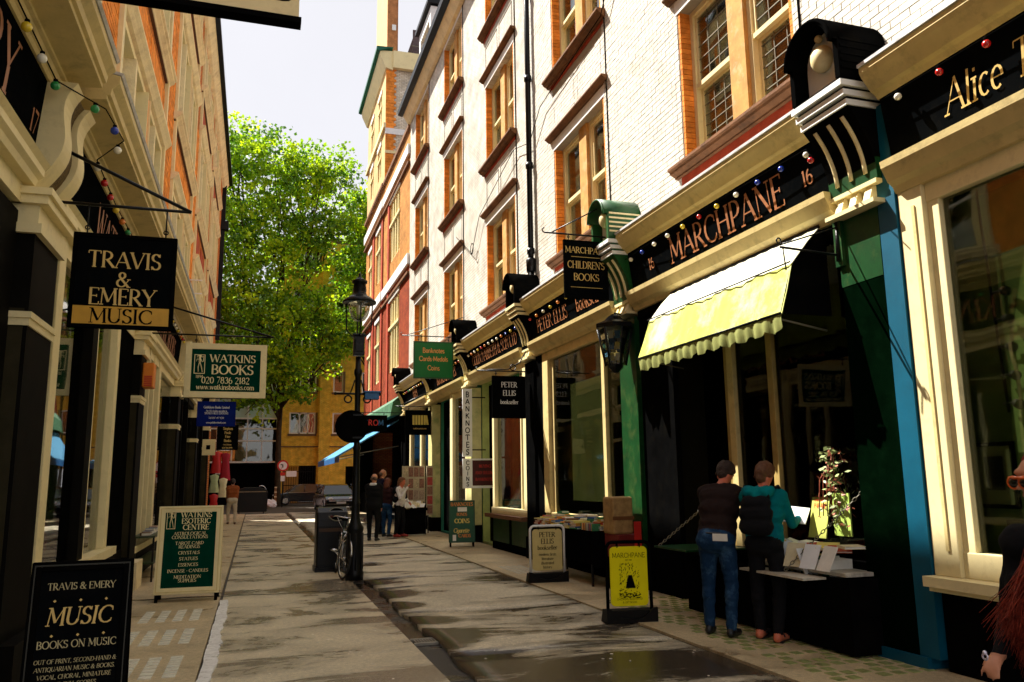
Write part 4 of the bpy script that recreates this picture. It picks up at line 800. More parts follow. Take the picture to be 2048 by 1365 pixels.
def front_l(y0, y1, label, posts_, sill=.72, dark=False, col=INT):
    t = thing('shopfront', (XL, (y0 + y1) / 2, 0), label, 'shopfront')
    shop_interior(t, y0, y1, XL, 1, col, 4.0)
    m = PB if dark else CREAM2
    for k, (y, w) in enumerate(posts_): B('window_post', m, t, (XL - .06, y, sill, XL + .08, y + w, 4.02), bevel=.008); 
    B('head', m, t, (XL - .05, y0, 3.86, XL + .06, y1, 4.02)); B('sill', m, t, (XL - .05, y0, sill - .1, XL + .16, y1 - (1.2 if not dark else 0), sill)); B('sill', m, t, (XL - .05, y0, sill - .13, XL + .12, y1 - (1.2 if not dark else 0), sill - .101))
    B('pane', GLASS, t, (XL - .02, y0, sill, XL - .013, y1, 3.86)); B('stall_riser', PB, t, (XL - .1, y0, .012, XL + .06, y1, sill - .13))
    return t
t = front_l(.0, 7.14, 'dark shopfront under the music shop fascia at the left edge', [(6.0, .12)], .62, col=INT); B('door', PB, t, (XL - .04, 6.2, .05, XL + .04, 7.13, 3.8))
t = front_l(7.97, 13.74, 'cream framed shopfront with racks and a red lantern behind the music sandwich board', [(8.45, .26), (12.0, .22)], .76)
B('window_post', PB, t, (XL - .06, 10.25, .76, XL + .09, 10.55, 3.86)); B('bead', CREAM2, t, (XL - .05, 10.56, .76, XL + .085, 10.62, 3.86)); B('door', BLACK, t, (XL - .04, 12.3, .05, XL + .05, 13.73, 4.0)); B('blind', INTG, t, (XL - .5, 10.7, 1.0, XL - .48, 11.9, 3.86)); B('poster', COPPER, t, (XL - .3, 8.9, 2.6, XL - .29, 10.1, 3.7))
t = front_l(14.36, 20.34, 'shopfront with slender cream posts behind the esoteric sandwich board', [(15.6, .08), (17.1, .28), (16.3, .06)], .6)
t = front_l(20.96, 26.89, 'dark unlit shopfront beyond the cream window posts', [(22.6, .1), (24.4, .1)], .6, True)
t = front_l(27.51, 33.39, 'dark unlit distant shopfront near the walking man', [(29.4, .1), (31.2, .1)], .6, True)
B('wall', PB, None, (XL - .3, 34.01, 0, XL, 36.8, 4.6)); o = bpy.context.scene.collection.objects[-1]; tag(o, 'dark painted wall at the far end of the left row of shops', 'wall')
# things in the left window
rk = thing('wire_rack', (XL - .35, 9.0, .8), 'tall wire rack of sheet music inside the left window', 'rack')
rw = MB(); 
for y in (8.85, 9.35): rw.tube([(XL - .3, y, .78), (XL - .3, y, 2.35)], .008, 5)
for k in range(9): rw.tube([(XL - .3, 8.85, .9 + .17 * k), (XL - .3, 9.35, .9 + .17 * k)], .005, 5)
rw.build('rack_wire', LEADC, rk)
for k in range(9): B('music_sheet', PAPER, rk, (XL - .33, 8.87, .91 + .17 * k, XL - .32, 9.33, 1.03 + .17 * k))
mb = MB(); mb.lathe([(.12, 0), (.19, .1), (.2, .35), (.14, .48), (.02, .58)], (XL - .35, 9.95, .8), 18); tag(mb.build('lantern', mat('red_glass', (.7, .01, .01), .2, .5, .2, 5, trans=.4), None), 'bright red dome lantern inside the left shop window', 'lantern')
al = thing('alarm_box', (XL + .25, 14.6, 3.1), 'small orange alarm box with vertical louvres on the second left pilaster', 'alarm box')
B('case', mat('orange_plastic', (.75, .22, .02), .5), al, (XL + .17, 13.9, 3.12, XL + .34, 14.2, 3.52), bevel=.02)
for k in range(6): B('louvre', REDP, al, (XL + .20, 13.892, 3.14 + .03 * k, XL + .32, 13.899, 3.155 + .03 * k))
fx = thing('festoon_lights', (XL + .35, 5, 5), 'festoon bulbs looping past the nearest left scroll bracket', 'string lights', 'festoon bulbs strung along the shop fascias')
COL.objects.unlink(fx); bpy.data.objects.remove(fx)
random.seed(2)
festoon([(XL + .24, 4.4, 4.92), (XL + .28, 5.7, 4.88), (XL + .26, 7.0, 4.9), (XL + .55, 7.5, 4.92), (XL + .60, 8.2, 4.92), (XL + .3, 8.6, 4.85), (XL + .26, 10, 4.86), (XL + .26, 13.6, 4.9)], 20, 'festoon bulbs looping past the nearest left scroll bracket', r=.038)
festoon([(XL + .26, 14.0, 4.9), (XL + .5, 14.3, 4.85), (XL + .26, 15.5, 4.85), (XL + .26, 20, 4.9)], 16, 'festoon bulbs above the WATKINS hanging sign')

# ================================================================ red brick building beyond the right terrace
FB = thing('corner_building', (XR + 3, 37, 0), 'red brick corner block with white stone bands and tall mullioned windows beyond the white terrace', 'building')
ops = [(32.4, 35.0, 11.2, 14.0), (32.4, 35.0, 6.2, 9.4), (37.9, 39.3, 11.2, 13.8), (37.9, 39.3, 6.2, 9.2), (41.0, 42.2, 11.2, 13.6), (41.0, 42.2, 6.2, 9.0)]
wb = MB(); wall_boxes(wb, XR, XR + .4, 30.06, 36.9, 4.8, 9.9, ops[1:2]); wall_boxes(wb, XR - .0, XR + .4, 36.9, 43.4, 4.8, 9.9, [ops[3], ops[5]]); wb.build('wall', RWALL, FB)
wb = MB(); wall_boxes(wb, XR, XR + .4, 30.06, 36.9, 9.9, 15.6, ops[:1]); wall_boxes(wb, XR - .0, XR + .4, 36.9, 43.4, 9.9, 15.6, [ops[2], ops[4]]); wb.build('wall', brick_mat('ochre_brick_wall', (.56, .27, .07), (.50, .20, .045), (.3, .16, .06), 'y'), FB)
B('wall', RWALLX, FB, (XR + .4, 43.0, 0, XR + 9, 43.4, 22.3))
wb = MB(); wall_boxes(wb, XR, XR + .4, 36.9, 43.4, 15.6, 22.3, [(38.2, 39.3, 16.6, 18.2), (38.2, 39.3, 19.3, 21.0), (41, 42, 16.6, 18.2), (41, 42, 19.3, 21.0)]); wb.build('wall', mat('buff_render', (.62, .40, .17), .8, .2, .2, 2), FB)
B('side_wall', WWALLX, FB, (XR + .4, 36.9, 15.6, XR + 5, 37.3, 22.0)); 
mb = MB()
for k in range(44):
    mb.box(XR - .01, 36.86, 15.7 + .145 * k, XR + (.5 if k % 2 else .40), 36.899, 15.7 + .145 * k + .135)
mb.build('quoin_bricks', ORANGE, FB)['kind'] = 'stuff'
for z, h, m in ((14.5, .42, WHITE), (9.95, .42, WHITE), (15.6, .16, STONED), (14.1, .10, STONED), (9.55, .10, STONED)):
    B('string_course', m, FB, (XR - .10, 30.07, z, XR - .001, 36.9, z + h), (XR - .14, 36.9, z, XR - .001, 43.5, z + h))
B('string_course', CREAM2, FB, (XR - .12, 36.8, 18.6, XR - .001, 43.5, 18.85)); B('string_course', WHITE, FB, (XR - .02, 36.84, 18.3, XR + 2.2, 36.898, 18.6)); B('string_course', CREAM2, FB, (XR - .02, 36.84, 17.3, XR + 2.0, 36.897, 17.45))
for (y0, y1, z0, z1) in ops + [(38.2, 39.3, 16.6, 18.2), (38.2, 39.3, 19.3, 21.0), (41, 42, 16.6, 18.2), (41, 42, 19.3, 21.0)]:
    f = MB(); frame_boxes(f, XR + .05, XR + .25, y0, y1, z0, z1, .12); zt = z0 + (z1 - z0) * .62; f.box(XR - .04, y0 - .05, zt - .06, XR + .22, y1 + .05, zt + .06)
    n = 4 if y1 - y0 > 2 else 2
    for k in range(1, n): y = y0 + (y1 - y0) * k / n; f.box(XR + .02, y - .07, z0, XR + .2, y + .07, z1)
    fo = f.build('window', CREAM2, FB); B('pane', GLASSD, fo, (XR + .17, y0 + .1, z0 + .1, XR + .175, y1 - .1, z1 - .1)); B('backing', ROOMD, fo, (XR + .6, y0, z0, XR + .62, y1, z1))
    B('surround', WHITE, FB, (XR - .05, y0 - .12, z1 + .001, XR - .001, y1 + .12, z1 + .2))
B('brick_strip', REDB, FB, (XR - .05, 35.1, 4.8, XR - .001, 35.5, 14.05), (XR - .05, 40.0, 4.8, XR - .001, 40.5, 14.05), (XR - .06, 37.0, 4.8, XR - .001, 37.4, 14.05))
mb = MB(); mb.prism([(XR + .3, 21.6), (XR - .05, 21.7), (XR - .32, 22.3), (XR - .36, 22.55), (XR + .3, 22.6)], 'y', 36.7, 43.9); mb.build('cornice', CREAM2, FB)
mb = MB(); mb.prism([(XR - .38, 22.5), (XR - .52, 22.55), (XR - .52, 22.72), (XR + .3, 22.76)], 'y', 36.6, 44); mb.build('gutter', mat('verdigris', (.01, .10, .065), .7), FB)
B('cornice', CREAM2, FB, (XR + .3, 36.6, 21.7, XR + 1.7, 36.84, 22.6))
B('chimney', mat('buff_chimney', (.62, .40, .17), .8, .2, .15, 3), FB, (XR + .12, 37.62, 22.8, XR + .30, 41.5, 28.6)); B('chimney', mat('muted_chimney_brick', (.42, .18, .07), .8, .1, .3, 5), FB, (XR + .12, 37.5, 22.8, XR + .60, 37.61, 29), (XR + .301, 37.61, 22.8, XR + .68, 41.5, 29)); B('chimney_vent', WHITE, FB, (XR + .35, 37.44, 24.2, XR + .55, 37.49, 24.5))
mb = MB(); mb.prism([(XR + 1.35, 22.6), (XR + 1.5, 24.2), (XR + 3.5, 26.0), (XR + 8, 26.0), (XR + 8, 22.6)], 'y', 37.4, 43.4); mb.build('roof', SLATE, FB)
B('roof_window', WHITE, FB, (XR + 2.3, 37.2, 22.8, XR + 2.8, 37.39, 24.0)); B('roof', SLATE, FB, (XR + 1.4, 37.3, 22.6, XR + 4, 37.39, 24.3)); B('rail', LEADC, FB, (XR + 1.3, 37.15, 23.3, XR + 3.5, 37.18, 23.34), (XR + 1.9, 37.15, 22.7, XR + 1.94, 37.18, 24.2))
B('roof', SLATE, FB, (XR + .2, 30.1, 15.62, XR + 8, 36.85, 15.75))
# ground floor: deep green shop with awning
t = thing('shopfront', (XR, 35, 0), 'dark open fronted shop with green sloping fascia under the blue awning', 'shopfront')
B('interior', BLACK, t, (XR + 1.5, 30.2, 0, XR + 1.6, 43, 4.6)); B('soffit', BLACK, t, (XR - .2, 30.2, 4.1, XR + 1.5, 43, 4.79)); B('pier', BLACK, t, (XR - .2, 42.6, 0, XR + .4, 43.4, 4.6), (XR - .2, 30.2, 0, XR + .4, 30.5, 4.1)); B('riser', BLACK, t, (XR - .15, 34, 0, XR, 42.6, 1.0))
mb = MB(); mb.prism([(XR - .2, 4.1), (XR - .65, 4.0), (XR - .55, 4.55), (XR - .2, 4.85)], 'y', 30.3, 43.3); mb.build('sloping_fascia', mat('mossy_green', (.04, .12, .06), .6, .3, .6, 6, bump=.5, bscale=12), t)
t = thing('shop_awning', (XR - .2, 36, 3.8), 'long blue awning sloping down over the pavement outside the far right shop', 'awning')
mb = MB(); mb.prism([(XR - .2, 3.92), (XR - 2.45, 2.55), (XR - 2.45, 2.51), (XR - .2, 3.88)], 'y', 31.0, 41.5); mb.build('canvas', mat('blue_canvas', (.10, .30, .50), .8, .1, .1, 3, trans=.3), t)
B('valance', BLUEP, t, (XR - 2.46, 31.0, 2.3, XR - 2.44, 41.5, 2.51)); mb = MB(); mb.tube([(XR - .2, 31.0, 2.9), (XR - 2.4, 31.0, 2.5)], .02, 6); mb.tube([(XR - .2, 41.4, 2.9), (XR - 2.4, 41.4, 2.5)], .02, 6); mb.build('arm', LEADC, t)

# ================================================================ end of the street
YB_ = thing('brick_building', (6, 64, 0), 'yellow brick block of flats with white framed windows closing the street', 'building')
def xwall(mb, y0, y1, x0, x1, z0, z1, ops):
    m2 = MB(); wall_boxes(m2, y0, y1, x0, x1, z0, z1, ops); mb.add([(v[1], v[0], v[2]) for v in m2.v], [f[::-1] for f in m2.f])
WN = []
for r in range(5):
    z = 5.12 + 3.15 * r; WN += [(2.3, 4.2, z, z + 1.6), (5.45, 6.2, z, z + 1.6), (7.6, 9.2, z, z + 1.6), (10.6, 11.4, z, z + 1.6)]
wb = MB(); xwall(wb, 62, 62.4, 1.5, 22, 0, 20, WN + [(2.0, 4.35, 0, 2.77), (6.5, 9.5, 0, 2.7)]); wb.build('wall', YWALL, YB_)
B('pier', YWALL, YB_, (4.45, 61.6, 0, 5.25, 61.999, 20)); B('ledge', mat('grey_brown_ledge', (.16, .10, .05), .8), YB_, (1.5, 61.92, 4.12, 4.44, 61.998, 4.2), (5.26, 61.92, 4.12, 10, 61.998, 4.2))
B('side_wall', YWALLY, YB_, (1.5, 62.4, 0, 1.9, 75, 20), (21.6, 62.4, 0, 22, 75, 20)); B('roof', SLATE, YB_, (1.5, 62, 20, 22, 75, 20.3))
for (x0, x1, z0, z1) in WN:
    f = MB(); m2 = MB(); frame_boxes(m2, 62.08, 62.2, x0, x1, z0, z1, .1)
    if x1 - x0 > 1.5: m2.box(62.08, x0 + (x1 - x0) * .36, z0, 62.2, x0 + (x1 - x0) * .36 + .1, z1); m2.box(62.08, x0 + (x1 - x0) * .68, z0, 62.2, x0 + (x1 - x0) * .68 + .1, z1)
    f.add([(v[1], v[0], v[2]) for v in m2.v], [q[::-1] for q in m2.f]); fo = f.build('window', WHITE, YB_); B('pane', GLASSD, fo, (x0 + .1, 62.14, z0 + .1, x1 - .1, 62.145, z1 - .1)); B('curtain', mat('green_curtain', (.25, .42, .22), .9, .1, .3, 8), fo, (x0, 62.3, z0, x1, 62.32, z1))
    B('sill', mat('grey_brown_ledge', (.16, .10, .05)), YB_, (x0 - .1, 61.93, z0 - .16, x1 + .1, 62.07, z0 - .001)); B('surround', mat('grey_brown_ledge', (.16, .10, .05)), YB_, (x1 + .001, 61.96, z0, x1 + .14, 61.999, z1))
gt = thing('iron_gate', (3.2, 62.2, 0), 'black iron gate in the archway of the yellow brick block', 'gate')
mb = MB()
for k in range(14): x = 2.05 + k * .17; mb.box(x, 62.2, .05, x + .03, 62.23, 2.7)
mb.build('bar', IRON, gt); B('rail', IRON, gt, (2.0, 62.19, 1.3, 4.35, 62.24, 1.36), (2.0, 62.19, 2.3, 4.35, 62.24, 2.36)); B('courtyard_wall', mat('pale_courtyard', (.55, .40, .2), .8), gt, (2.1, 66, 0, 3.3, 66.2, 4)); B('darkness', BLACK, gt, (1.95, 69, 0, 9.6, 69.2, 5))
GB = thing('glass_building', (-4, 64, 0), 'pale glass fronted office block with dark ground floor left of the tree', 'building')
B('frame', WHITE, GB, (-9, 62.3, 3.0, 1.45, 62.5, 3.12), (-9, 62.3, 4.55, 1.45, 62.5, 4.65), (-9, 62.3, 5.45, 1.45, 62.5, 5.55), (-9, 62.3, 6.2, 1.45, 62.5, 6.32), *[(-9 + 1.04 * k, 62.28, 3.12, -8.92 + 1.04 * k, 62.52, 16) for k in range(11)])
B('pane', GLASSD, GB, (-9, 62.4, 3.0, 1.45, 62.42, 6.3)); B('spandrel', mat('pale_glass_panel', (.50, .66, .64), .15, .6, .1, 1), GB, (-9, 62.4, 6.32, 1.45, 62.45, 16.2)); B('room', ROOMD, GB, (-9, 64, 0, 1.45, 64.2, 16), (-9, 62.5, 6.4, 1.45, 64, 6.5))
B('ground_floor', BLACK, GB, (-9, 63, 0, 1.45, 63.3, 3.0), (-9, 62.3, 2.85, 1.45, 63, 3.0), (1.2, 62.3, 0, 1.45, 63, 3.0)); B('bar', WHITE, GB, (-9, 62.26, 7.9, 1.45, 62.3, 8.0), (-9, 62.26, 10.4, 1.45, 62.3, 10.5), (-9, 62.26, 13.4, 1.45, 62.3, 13.5))
lb = thing('wall_lamp', (-2.6, 62.8, 2.2), 'small white floodlight on the dark passage wall', 'lamp'); B('head', WHITE, lb, (-2.75, 62.6, 2.2, -2.35, 62.9, 2.45), bevel=.06); B('bracket', IRON, lb, (-2.58, 62.9, 2.28, -2.52, 63, 2.34))
# unseen building mass, added to keep the sun off the far street
t = thing('brick_building', (-20, 60, 0), 'added unseen building mass beyond the left terrace end, shading the far street', 'building'); B('wall', RWALLX, t, (-30, 46, 0, -3.6, 60, 17)); B('roof', SLATE, t, (-30, 46, 17, -3.6, 60, 17.3))

# ================================================================ trees
LEAF = [mat('leaf_bright', (.44, .60, .012), .5, .3, .3, .5, trans=.6), mat('leaf_mid', (.24, .42, .012), .5, .3, .3, .5, trans=.5), mat('leaf_dark', (.08, .20, .012), .5, .3, .3, .5, trans=.35)]
BARK = mat('bark', (.05, .035, .02), .9, .1, .4, 3, bump=.8, bscale=9)
def tree(name, base, h_fork, lobes, label, seed, nleaf, limb_r=.28, leaf=.30):
    random.seed(seed); t = thing('plane_tree', base, label, 'tree'); b = Vector(base)
    mb = MB(); mb.tube([b + Vector((0, 0, -.1)), b + Vector((.05, 0, 1.2)), b + Vector((0, .1, h_fork * .6)), b + Vector((.08, 0, h_fork))], [limb_r * 1.5, limb_r * 1.05, limb_r * .9, limb_r * .8], 12); mb.build('trunk', BARK, t)
    lm = MB()
    for c, r in lobes:
        c = Vector(c); s = b + Vector((0, 0, h_fork * random.uniform(.7, 1))); mid = s.lerp(c, .5) + Vector((random.uniform(-.6, .6), random.uniform(-.6, .6), random.uniform(0, .8)))
        lm.tube([s, s.lerp(mid, .5) + Vector((0, 0, .3)), mid, c], [limb_r * .55, limb_r * .42, limb_r * .3, .04], 7)
        for k in range(5):
            e = c + Vector((random.gauss(0, 1), random.gauss(0, 1), random.gauss(0, 1))).normalized() * r * .8; lm.tube([mid.lerp(c, random.random()), mid.lerp(e, .6) + Vector((0, 0, .2)), e], [.07, .045, .015], 5)
    lm.build('limb', BARK, t)
    fo = MB(); tot = sum(r ** 2 for _, r in lobes)
    for c, r in lobes:
        c = Vector(c); ncl = int(nleaf / 26 * r * r / tot)
        for k in range(ncl):
            d = Vector((random.gauss(0, 1), random.gauss(0, 1), random.gauss(0, 1))).normalized(); rad = r * (random.random() ** .42) * random.uniform(.8, 1.18)
            cc = c + Vector((d.x * rad, d.y * rad, d.z * rad * .85)); cr = random.uniform(.35, .8); mi = random.choice((0, 1, 1, 2, 2, 0, 1))
            for q in range(26):
                p = cc + Vector((random.gauss(0, 1), random.gauss(0, 1), random.gauss(0, .6))) * cr * .6
                nrm = Vector((random.gauss(0, .8), random.gauss(0, .8), random.gauss(.5, .6))).normalized(); u = nrm.orthogonal().normalized(); u.rotate(Matrix.Rotation(random.uniform(0, 6.3), 3, nrm)); v = nrm.cross(u); s = leaf * random.uniform(.5, 1.0)
                fo.add([p - u * s * .5, p - u * s * .1 + v * s * .42, p + u * s * .55, p - u * s * .1 - v * s * .42, p + nrm * s * .12], [(0, 4, 1), (1, 4, 2), (2, 4, 3), (3, 4, 0)], False, mi)
    tag(fo.build('foliage', LEAF, t), kind='stuff'); return t
LB_ = [((-1.9, 56, 24.2), 3.3), ((1.2, 56.5, 22.4), 3.4), ((3.6, 56, 23.4), 2.7), ((4.4, 56, 19.6), 2.3), ((-2, 56, 18.5), 3.8), ((1.3, 57, 18), 3.2), ((-.3, 55.5, 13.3), 3.6), ((3.0, 56, 13.2), 2.6), ((5.6, 56, 11.6), 2.2), ((1.2, 55, 9.6), 2.3), ((-2.2, 55.5, 9.6), 3.), ((4.4, 55.4, 9.8), 1.6), ((-.2, 54.6, 7.0), 1.6), ((2.3, 55, 7.9), 1.3), ((-4.6, 56, 15), 3.6), ((-5, 56, 22), 3.4)]
tree('t', (1.45, 57, 0), 8, LB_, 'large bright green plane tree with one straight trunk before the yellow brick block', 4, 42000, .20, .34)
tree('t', (8.2, 58.5, 0), 8, [((7.4, 58, 21.0), 3.2), ((7.0, 58, 17.0), 2.6), ((8.5, 58, 15.5), 3.4), ((6.6, 58, 13), 1.9), ((9.5, 58, 20), 3)], 'smaller green tree mostly hidden behind the red corner block', 8, 15000, .2, .34)

# ================================================================ hanging signs
def hang(loc, label, x0, x1, z0, z1, wallx, frame_m, board_m, fw=.03, rod=None, th=.05, stay=True):
    y = loc; t = thing('hanging_sign', (wallx, y, z1), label, 'hanging sign')
    B('board', board_m, t, (x0 + fw, y - th * .3, z0 + fw, x1 - fw, y + th * .3, z1 - fw))
    mb = MB(); m2 = MB(); frame_boxes(m2, y - th / 2, y + th / 2, x0, x1, z0, z1, fw); mb.add([(v[1], v[0], v[2]) for v in m2.v], [f[::-1] for f in m2.f]); mb.build('frame', frame_m, t, bevel=.004)
    zr = rod or z1 + .16; far = x1 if wallx < x0 else x0; end = far + (.1 if wallx < x0 else -.3)
    mb = MB(); mb.tube([(wallx, y, zr), (end, y, zr - .0)], .014, 7)
    if wallx > x1: mb.torus((end, y, zr + .035), .035, .010, 'y', 10, 6, 90, 300)
    if stay: mb.tube([(wallx, y, zr + .55), (end - (.0 if wallx < x0 else -.1), y, zr)], .010 if wallx > x1 else .016, 6)
    mb.build('bracket', IRON, t)
    hk = MB()
    for fx_ in (.12, .88): x = x0 + (x1 - x0) * fx_; hk.tube([(x, y, z1 - .01), (x, y, zr)], .007, 6); hk.torus((x, y, z1 + .05), .018, .006, 'y', 8, 5)
    hk.build('hook', IRON, t)
    return t, y - th * .3 - .001
XZ = ((1, 0, 0), (0, 0, 1))
# music sign
t, yf = hang(7.5, 'black TRAVIS & EMERY hanging sign with gold MUSIC panel, upper left', -1.57, -.74, 2.92, 3.76, XL + .1, BLACK, BLACKW, .035, 4.02)
for s, z, h in (('TRAVIS', 3.46, .142), ('&', 3.29, .13), ('EMERY', 3.13, .142)): text(t, s, (-1.155 + (.0), yf, z), *XZ, h, GOLD)
B('music_panel', GOLDP, t, (-1.545, yf - .004, 2.935, -.765, yf + .002, 3.112)); text(t, 'MUSIC', (-1.155, yf - .005, 2.968), *XZ, .125, BLACK, squash=1.12)
# WATKINS hanging sign
WK = (14.0, -1.18, .14, 2.96, 3.92)
t, yf = hang(14.0, 'cream framed dark green WATKINS BOOKS hanging sign with phone number', -1.16, .12, 2.98, 3.88, XL + .2, CREAM2, DKGREEN, .10, 4.02, th=.07)
text(t, 'WATKINS', (-.42, yf, 3.57), *XZ, .125, CREAM2, bold=1.15, squash=1.08); text(t, 'BOOKS', (-.42, yf, 3.37), *XZ, .155, CREAM2, bold=1.15, squash=1.1); text(t, '020 7836 2182', (-.52, yf, 3.215), *XZ, .105, CREAM2, squash=.98)
text(t, 'www.watkinsbooks.com', (-.52, yf, 3.115), *XZ, .085, CREAM2, serif=True, squash=.96); text(t, '1894', (-.93, yf, 3.30), *XZ, .05, CREAM2, serif=False)
def emblem(parent, x, y, z, w, h, m):
    """framed standing figure emblem, flat print"""
    mb = MB(); m2 = MB(); frame_boxes(m2, y - .003, y, x, x + w, z, z + h, w * .07); mb.add([(v[1], v[0], v[2]) for v in m2.v], [f[::-1] for f in m2.f])
    P = lambda a, b: (x + a * w, y - .002, z + b * h)
    mb.tube([P(.48, .62), P(.38, .35), P(.40, .1)], w * .05, 5); mb.tube([P(.52, .62), P(.66, .36), P(.78, .08)], w * .05, 5); mb.tube([P(.5, .86), P(.5, .6)], w * .11, 6)
    mb.tube([P(.25, .84), P(.3, .93), P(.6, .95), P(.72, .86), P(.85, .92), P(.85, .66), P(.72, .62), P(.62, .74)], w * .045, 5); mb.tube([P(.5, .74), P(.24, .76), P(.2, .64)], w * .04, 5); mb.ball(P(.5, .88), w * .13, 8, 5)
    return mb.build('emblem', m, parent)
emblem(t, -1.02, yf - .001, 3.37, .17, .32, CREAM2)
# blue bookshop sign
t, yf = hang(20.6, 'small navy blue hanging bookshop sign below the WATKINS sign', -1.38, -.50, 2.94, 3.54, XL + .2, BLUE, BLUE, .02, 3.62, stay=False)
for s, z, h in (('Goldsboro Books Limited', 3.37, .06), ("The UK's leading specialist in", 3.29, .042), ('SIGNED FIRST EDITIONS', 3.23, .05), ('Tel 0207 497 9230', 3.12, .045), ('www.goldsborobooks.com', 3.01, .045)): text(t, s, (-.94, yf, z), *XZ, h, WHITE, squash=.82)
# black and gold fine books sign
t, yf = hang(27.2, 'narrow black hanging sign with gold lettering for fine books, below the blue sign', -1.20, -.55, 2.62, 3.42, XL + .2, BLACK, BLACKW, .02, 3.5, stay=False)
for s, z, h in (('Stephen', 3.26, .085), ('Poole', 3.13, .085), ('Fine', 3.01, .085), ('Books', 2.88, .085), ('First Editions', 2.77, .045), ('020 7836 0999', 2.67, .045)): text(t, s, (-.87, yf, z), *XZ, h, GOLD, bold=1.2, squash=.9)
# cream box sign cut off at the top left
t = thing('hanging_sign', (XL + .4, 4.9, 4.9), 'lower edge of a cream painted hanging sign cut off at the top left', 'hanging sign')
B('board', CREAM2, t, (-1.36, 6.2, 5.32, .20, 6.28, 6.2)); B('frame', BLACK, t, (-1.38, 6.18, 5.27, .22, 6.30, 5.318)); B('bracket', IRON, t, (XL, 6.22, 6.22, .1, 6.26, 6.26)); text(t, 'BOOKS', (-.6, 6.199, 5.45), *XZ, .4, BLACK)
# Marchpane hanging sign
t, yf = hang(10.95, "black MARCHPANE CHILDREN'S BOOKS hanging sign on the green bracket", 4.34, 5.06, 4.27, 5.18, XR - .35, BLACK, BLACKW, .02, 5.27)
for s, z, h in (('MARCHPANE', 4.98, .095), ("CHILDREN'S", 4.74, .11), ('BOOKS', 4.55, .11)): text(t, s, (4.70, yf, z), *XZ, h, GOLD, squash=.98 if s[0] != 'C' else .86)
B('rule', GOLD, t, (4.46, yf - .002, 4.915, 4.94, yf, 4.922), (4.44, yf - .002, 4.44, 4.96, yf, 4.447))
# Peter Ellis sign
t, yf = hang(15.45, 'black PETER ELLIS bookseller hanging sign with white lettering', 4.50, 5.20, 2.80, 3.66, XR - .2, BLACK, BLACKW, .02, 3.76, stay=False)
for s, z, h in (('PETER', 3.43, .105), ('ELLIS', 3.26, .105), ('bookseller', 3.09, .085)): text(t, s, (4.86, yf, z), *XZ, h, WHITE, bold=1.1, squash=.95)
mb = MB(); mb.torus((4.95, 15.45, 3.84), .06, .011, 'y', 14, 6); mb.tube([(5.3, 15.45, 4.3), (5.1, 15.45, 3.95), (4.85, 15.45, 3.80), (4.4, 15.45, 3.78)], .012, 6); mb.build('scrollwork', IRON, t)
# green banknotes sign
t, yf = hang(20.4, 'bright green Banknotes Cards Medals Coins hanging sign', 3.82, 4.88, 4.20, 5.18, XR - .3, GREENB, mat('green_sign', (.004, .16, .03), .4, .3, .1, 4), .035, 5.32)
for s, z, h in (('Banknotes', 4.88, .125), ('Cards*Medals', 4.66, .125), ('Coins', 4.42, .125)): text(t, s, (4.35, yf, z), *XZ, h, mat('orange_lettering', (.75, .36, .10), .5, .3, .05), serif=False, bold=1.3, squash=.95)
# yellow bars sign
t, yf = hang(25.1, 'black hanging sign with a row of yellow book spines', 4.45, 5.38, 3.0, 3.78, XR - .1, BLACK, BLACKW, .02, 3.9)
for k in range(6): MB().prism([(4.68 + .09 * k, 3.32), (4.75 + .09 * k, 3.32), (4.75 + .09 * k - (.05 if k == 5 else 0), 3.62), (4.68 + .09 * k - (.05 if k == 5 else 0), 3.62)], 'y', yf - .006, yf).build('spine', mat('yellow_spine', (.70, .55, .12), .5), t)
text(t, 'www.watkinsprints.com'[4:], (4.92, yf, 3.18), *XZ, .05, GOLD)
# narrow sign on the far shop with coloured letters
t, yf = hang(26.4 + 3, 'dark hanging sign with blue and red letters beside the lamp post', 3.55, 4.55, 3.35, 3.95, XR - .2, BLACK, BLACKW, .02, 4.05, stay=False)
for k, (c, m) in enumerate((('V', BLUEP), ('R', REDP), ('O', REDP), ('M', BLUEP))): text(t, c, (3.75 + .19 * k, yf, 3.58), *XZ, .2, m, serif=False, bold=1.3)
# vertical boards beside the doorway
t = thing('wall_sign', (XR, 19.4, 2.5), 'tall white vertical BANKNOTES board beside the black doorway', 'sign board'); 
B('board', WHITE, t, (4.86, 19.30, 2.15, 5.10, 19.36, 3.82), bevel=.004)
for k, c in enumerate('BANKNOTES'): text(t, c, (4.98, 19.297, 3.62 - .178 * k), *XZ, .13, BLACK, serif=False, bold=1.4)
B('bracket', IRON, t, (5.10, 19.32, 2.3, XR, 19.34, 2.33), (5.10, 19.32, 3.6, XR, 19.34, 3.63))
t = thing('wall_sign', (XR, 19.4, 1.5), 'white COINS board with small dark red notice below the BANKNOTES board', 'sign board')
B('board', WHITE, t, (4.86, 19.30, 1.38, 5.10, 19.36, 2.10), (5.10, 19.31, 1.38, 5.75, 19.35, 1.44), (5.10, 19.31, 2.06, 5.75, 19.35, 2.10)); B('notice', mat('maroon_notice', (.06, .008, .008), .6), t, (5.11, 19.30, 1.445, 5.74, 19.35, 2.055))
for k, c in enumerate('COINS'): text(t, c, (4.98, 19.297, 1.95 - .13 * k), *XZ, .10, BLACK, serif=False, bold=1.4)
for k, s in enumerate(('BUYING', 'AND SELLING', 'BANKNOTES')): text(t, s, (5.42, 19.298, 1.88 - .16 * k), *XZ, .07, REDP)

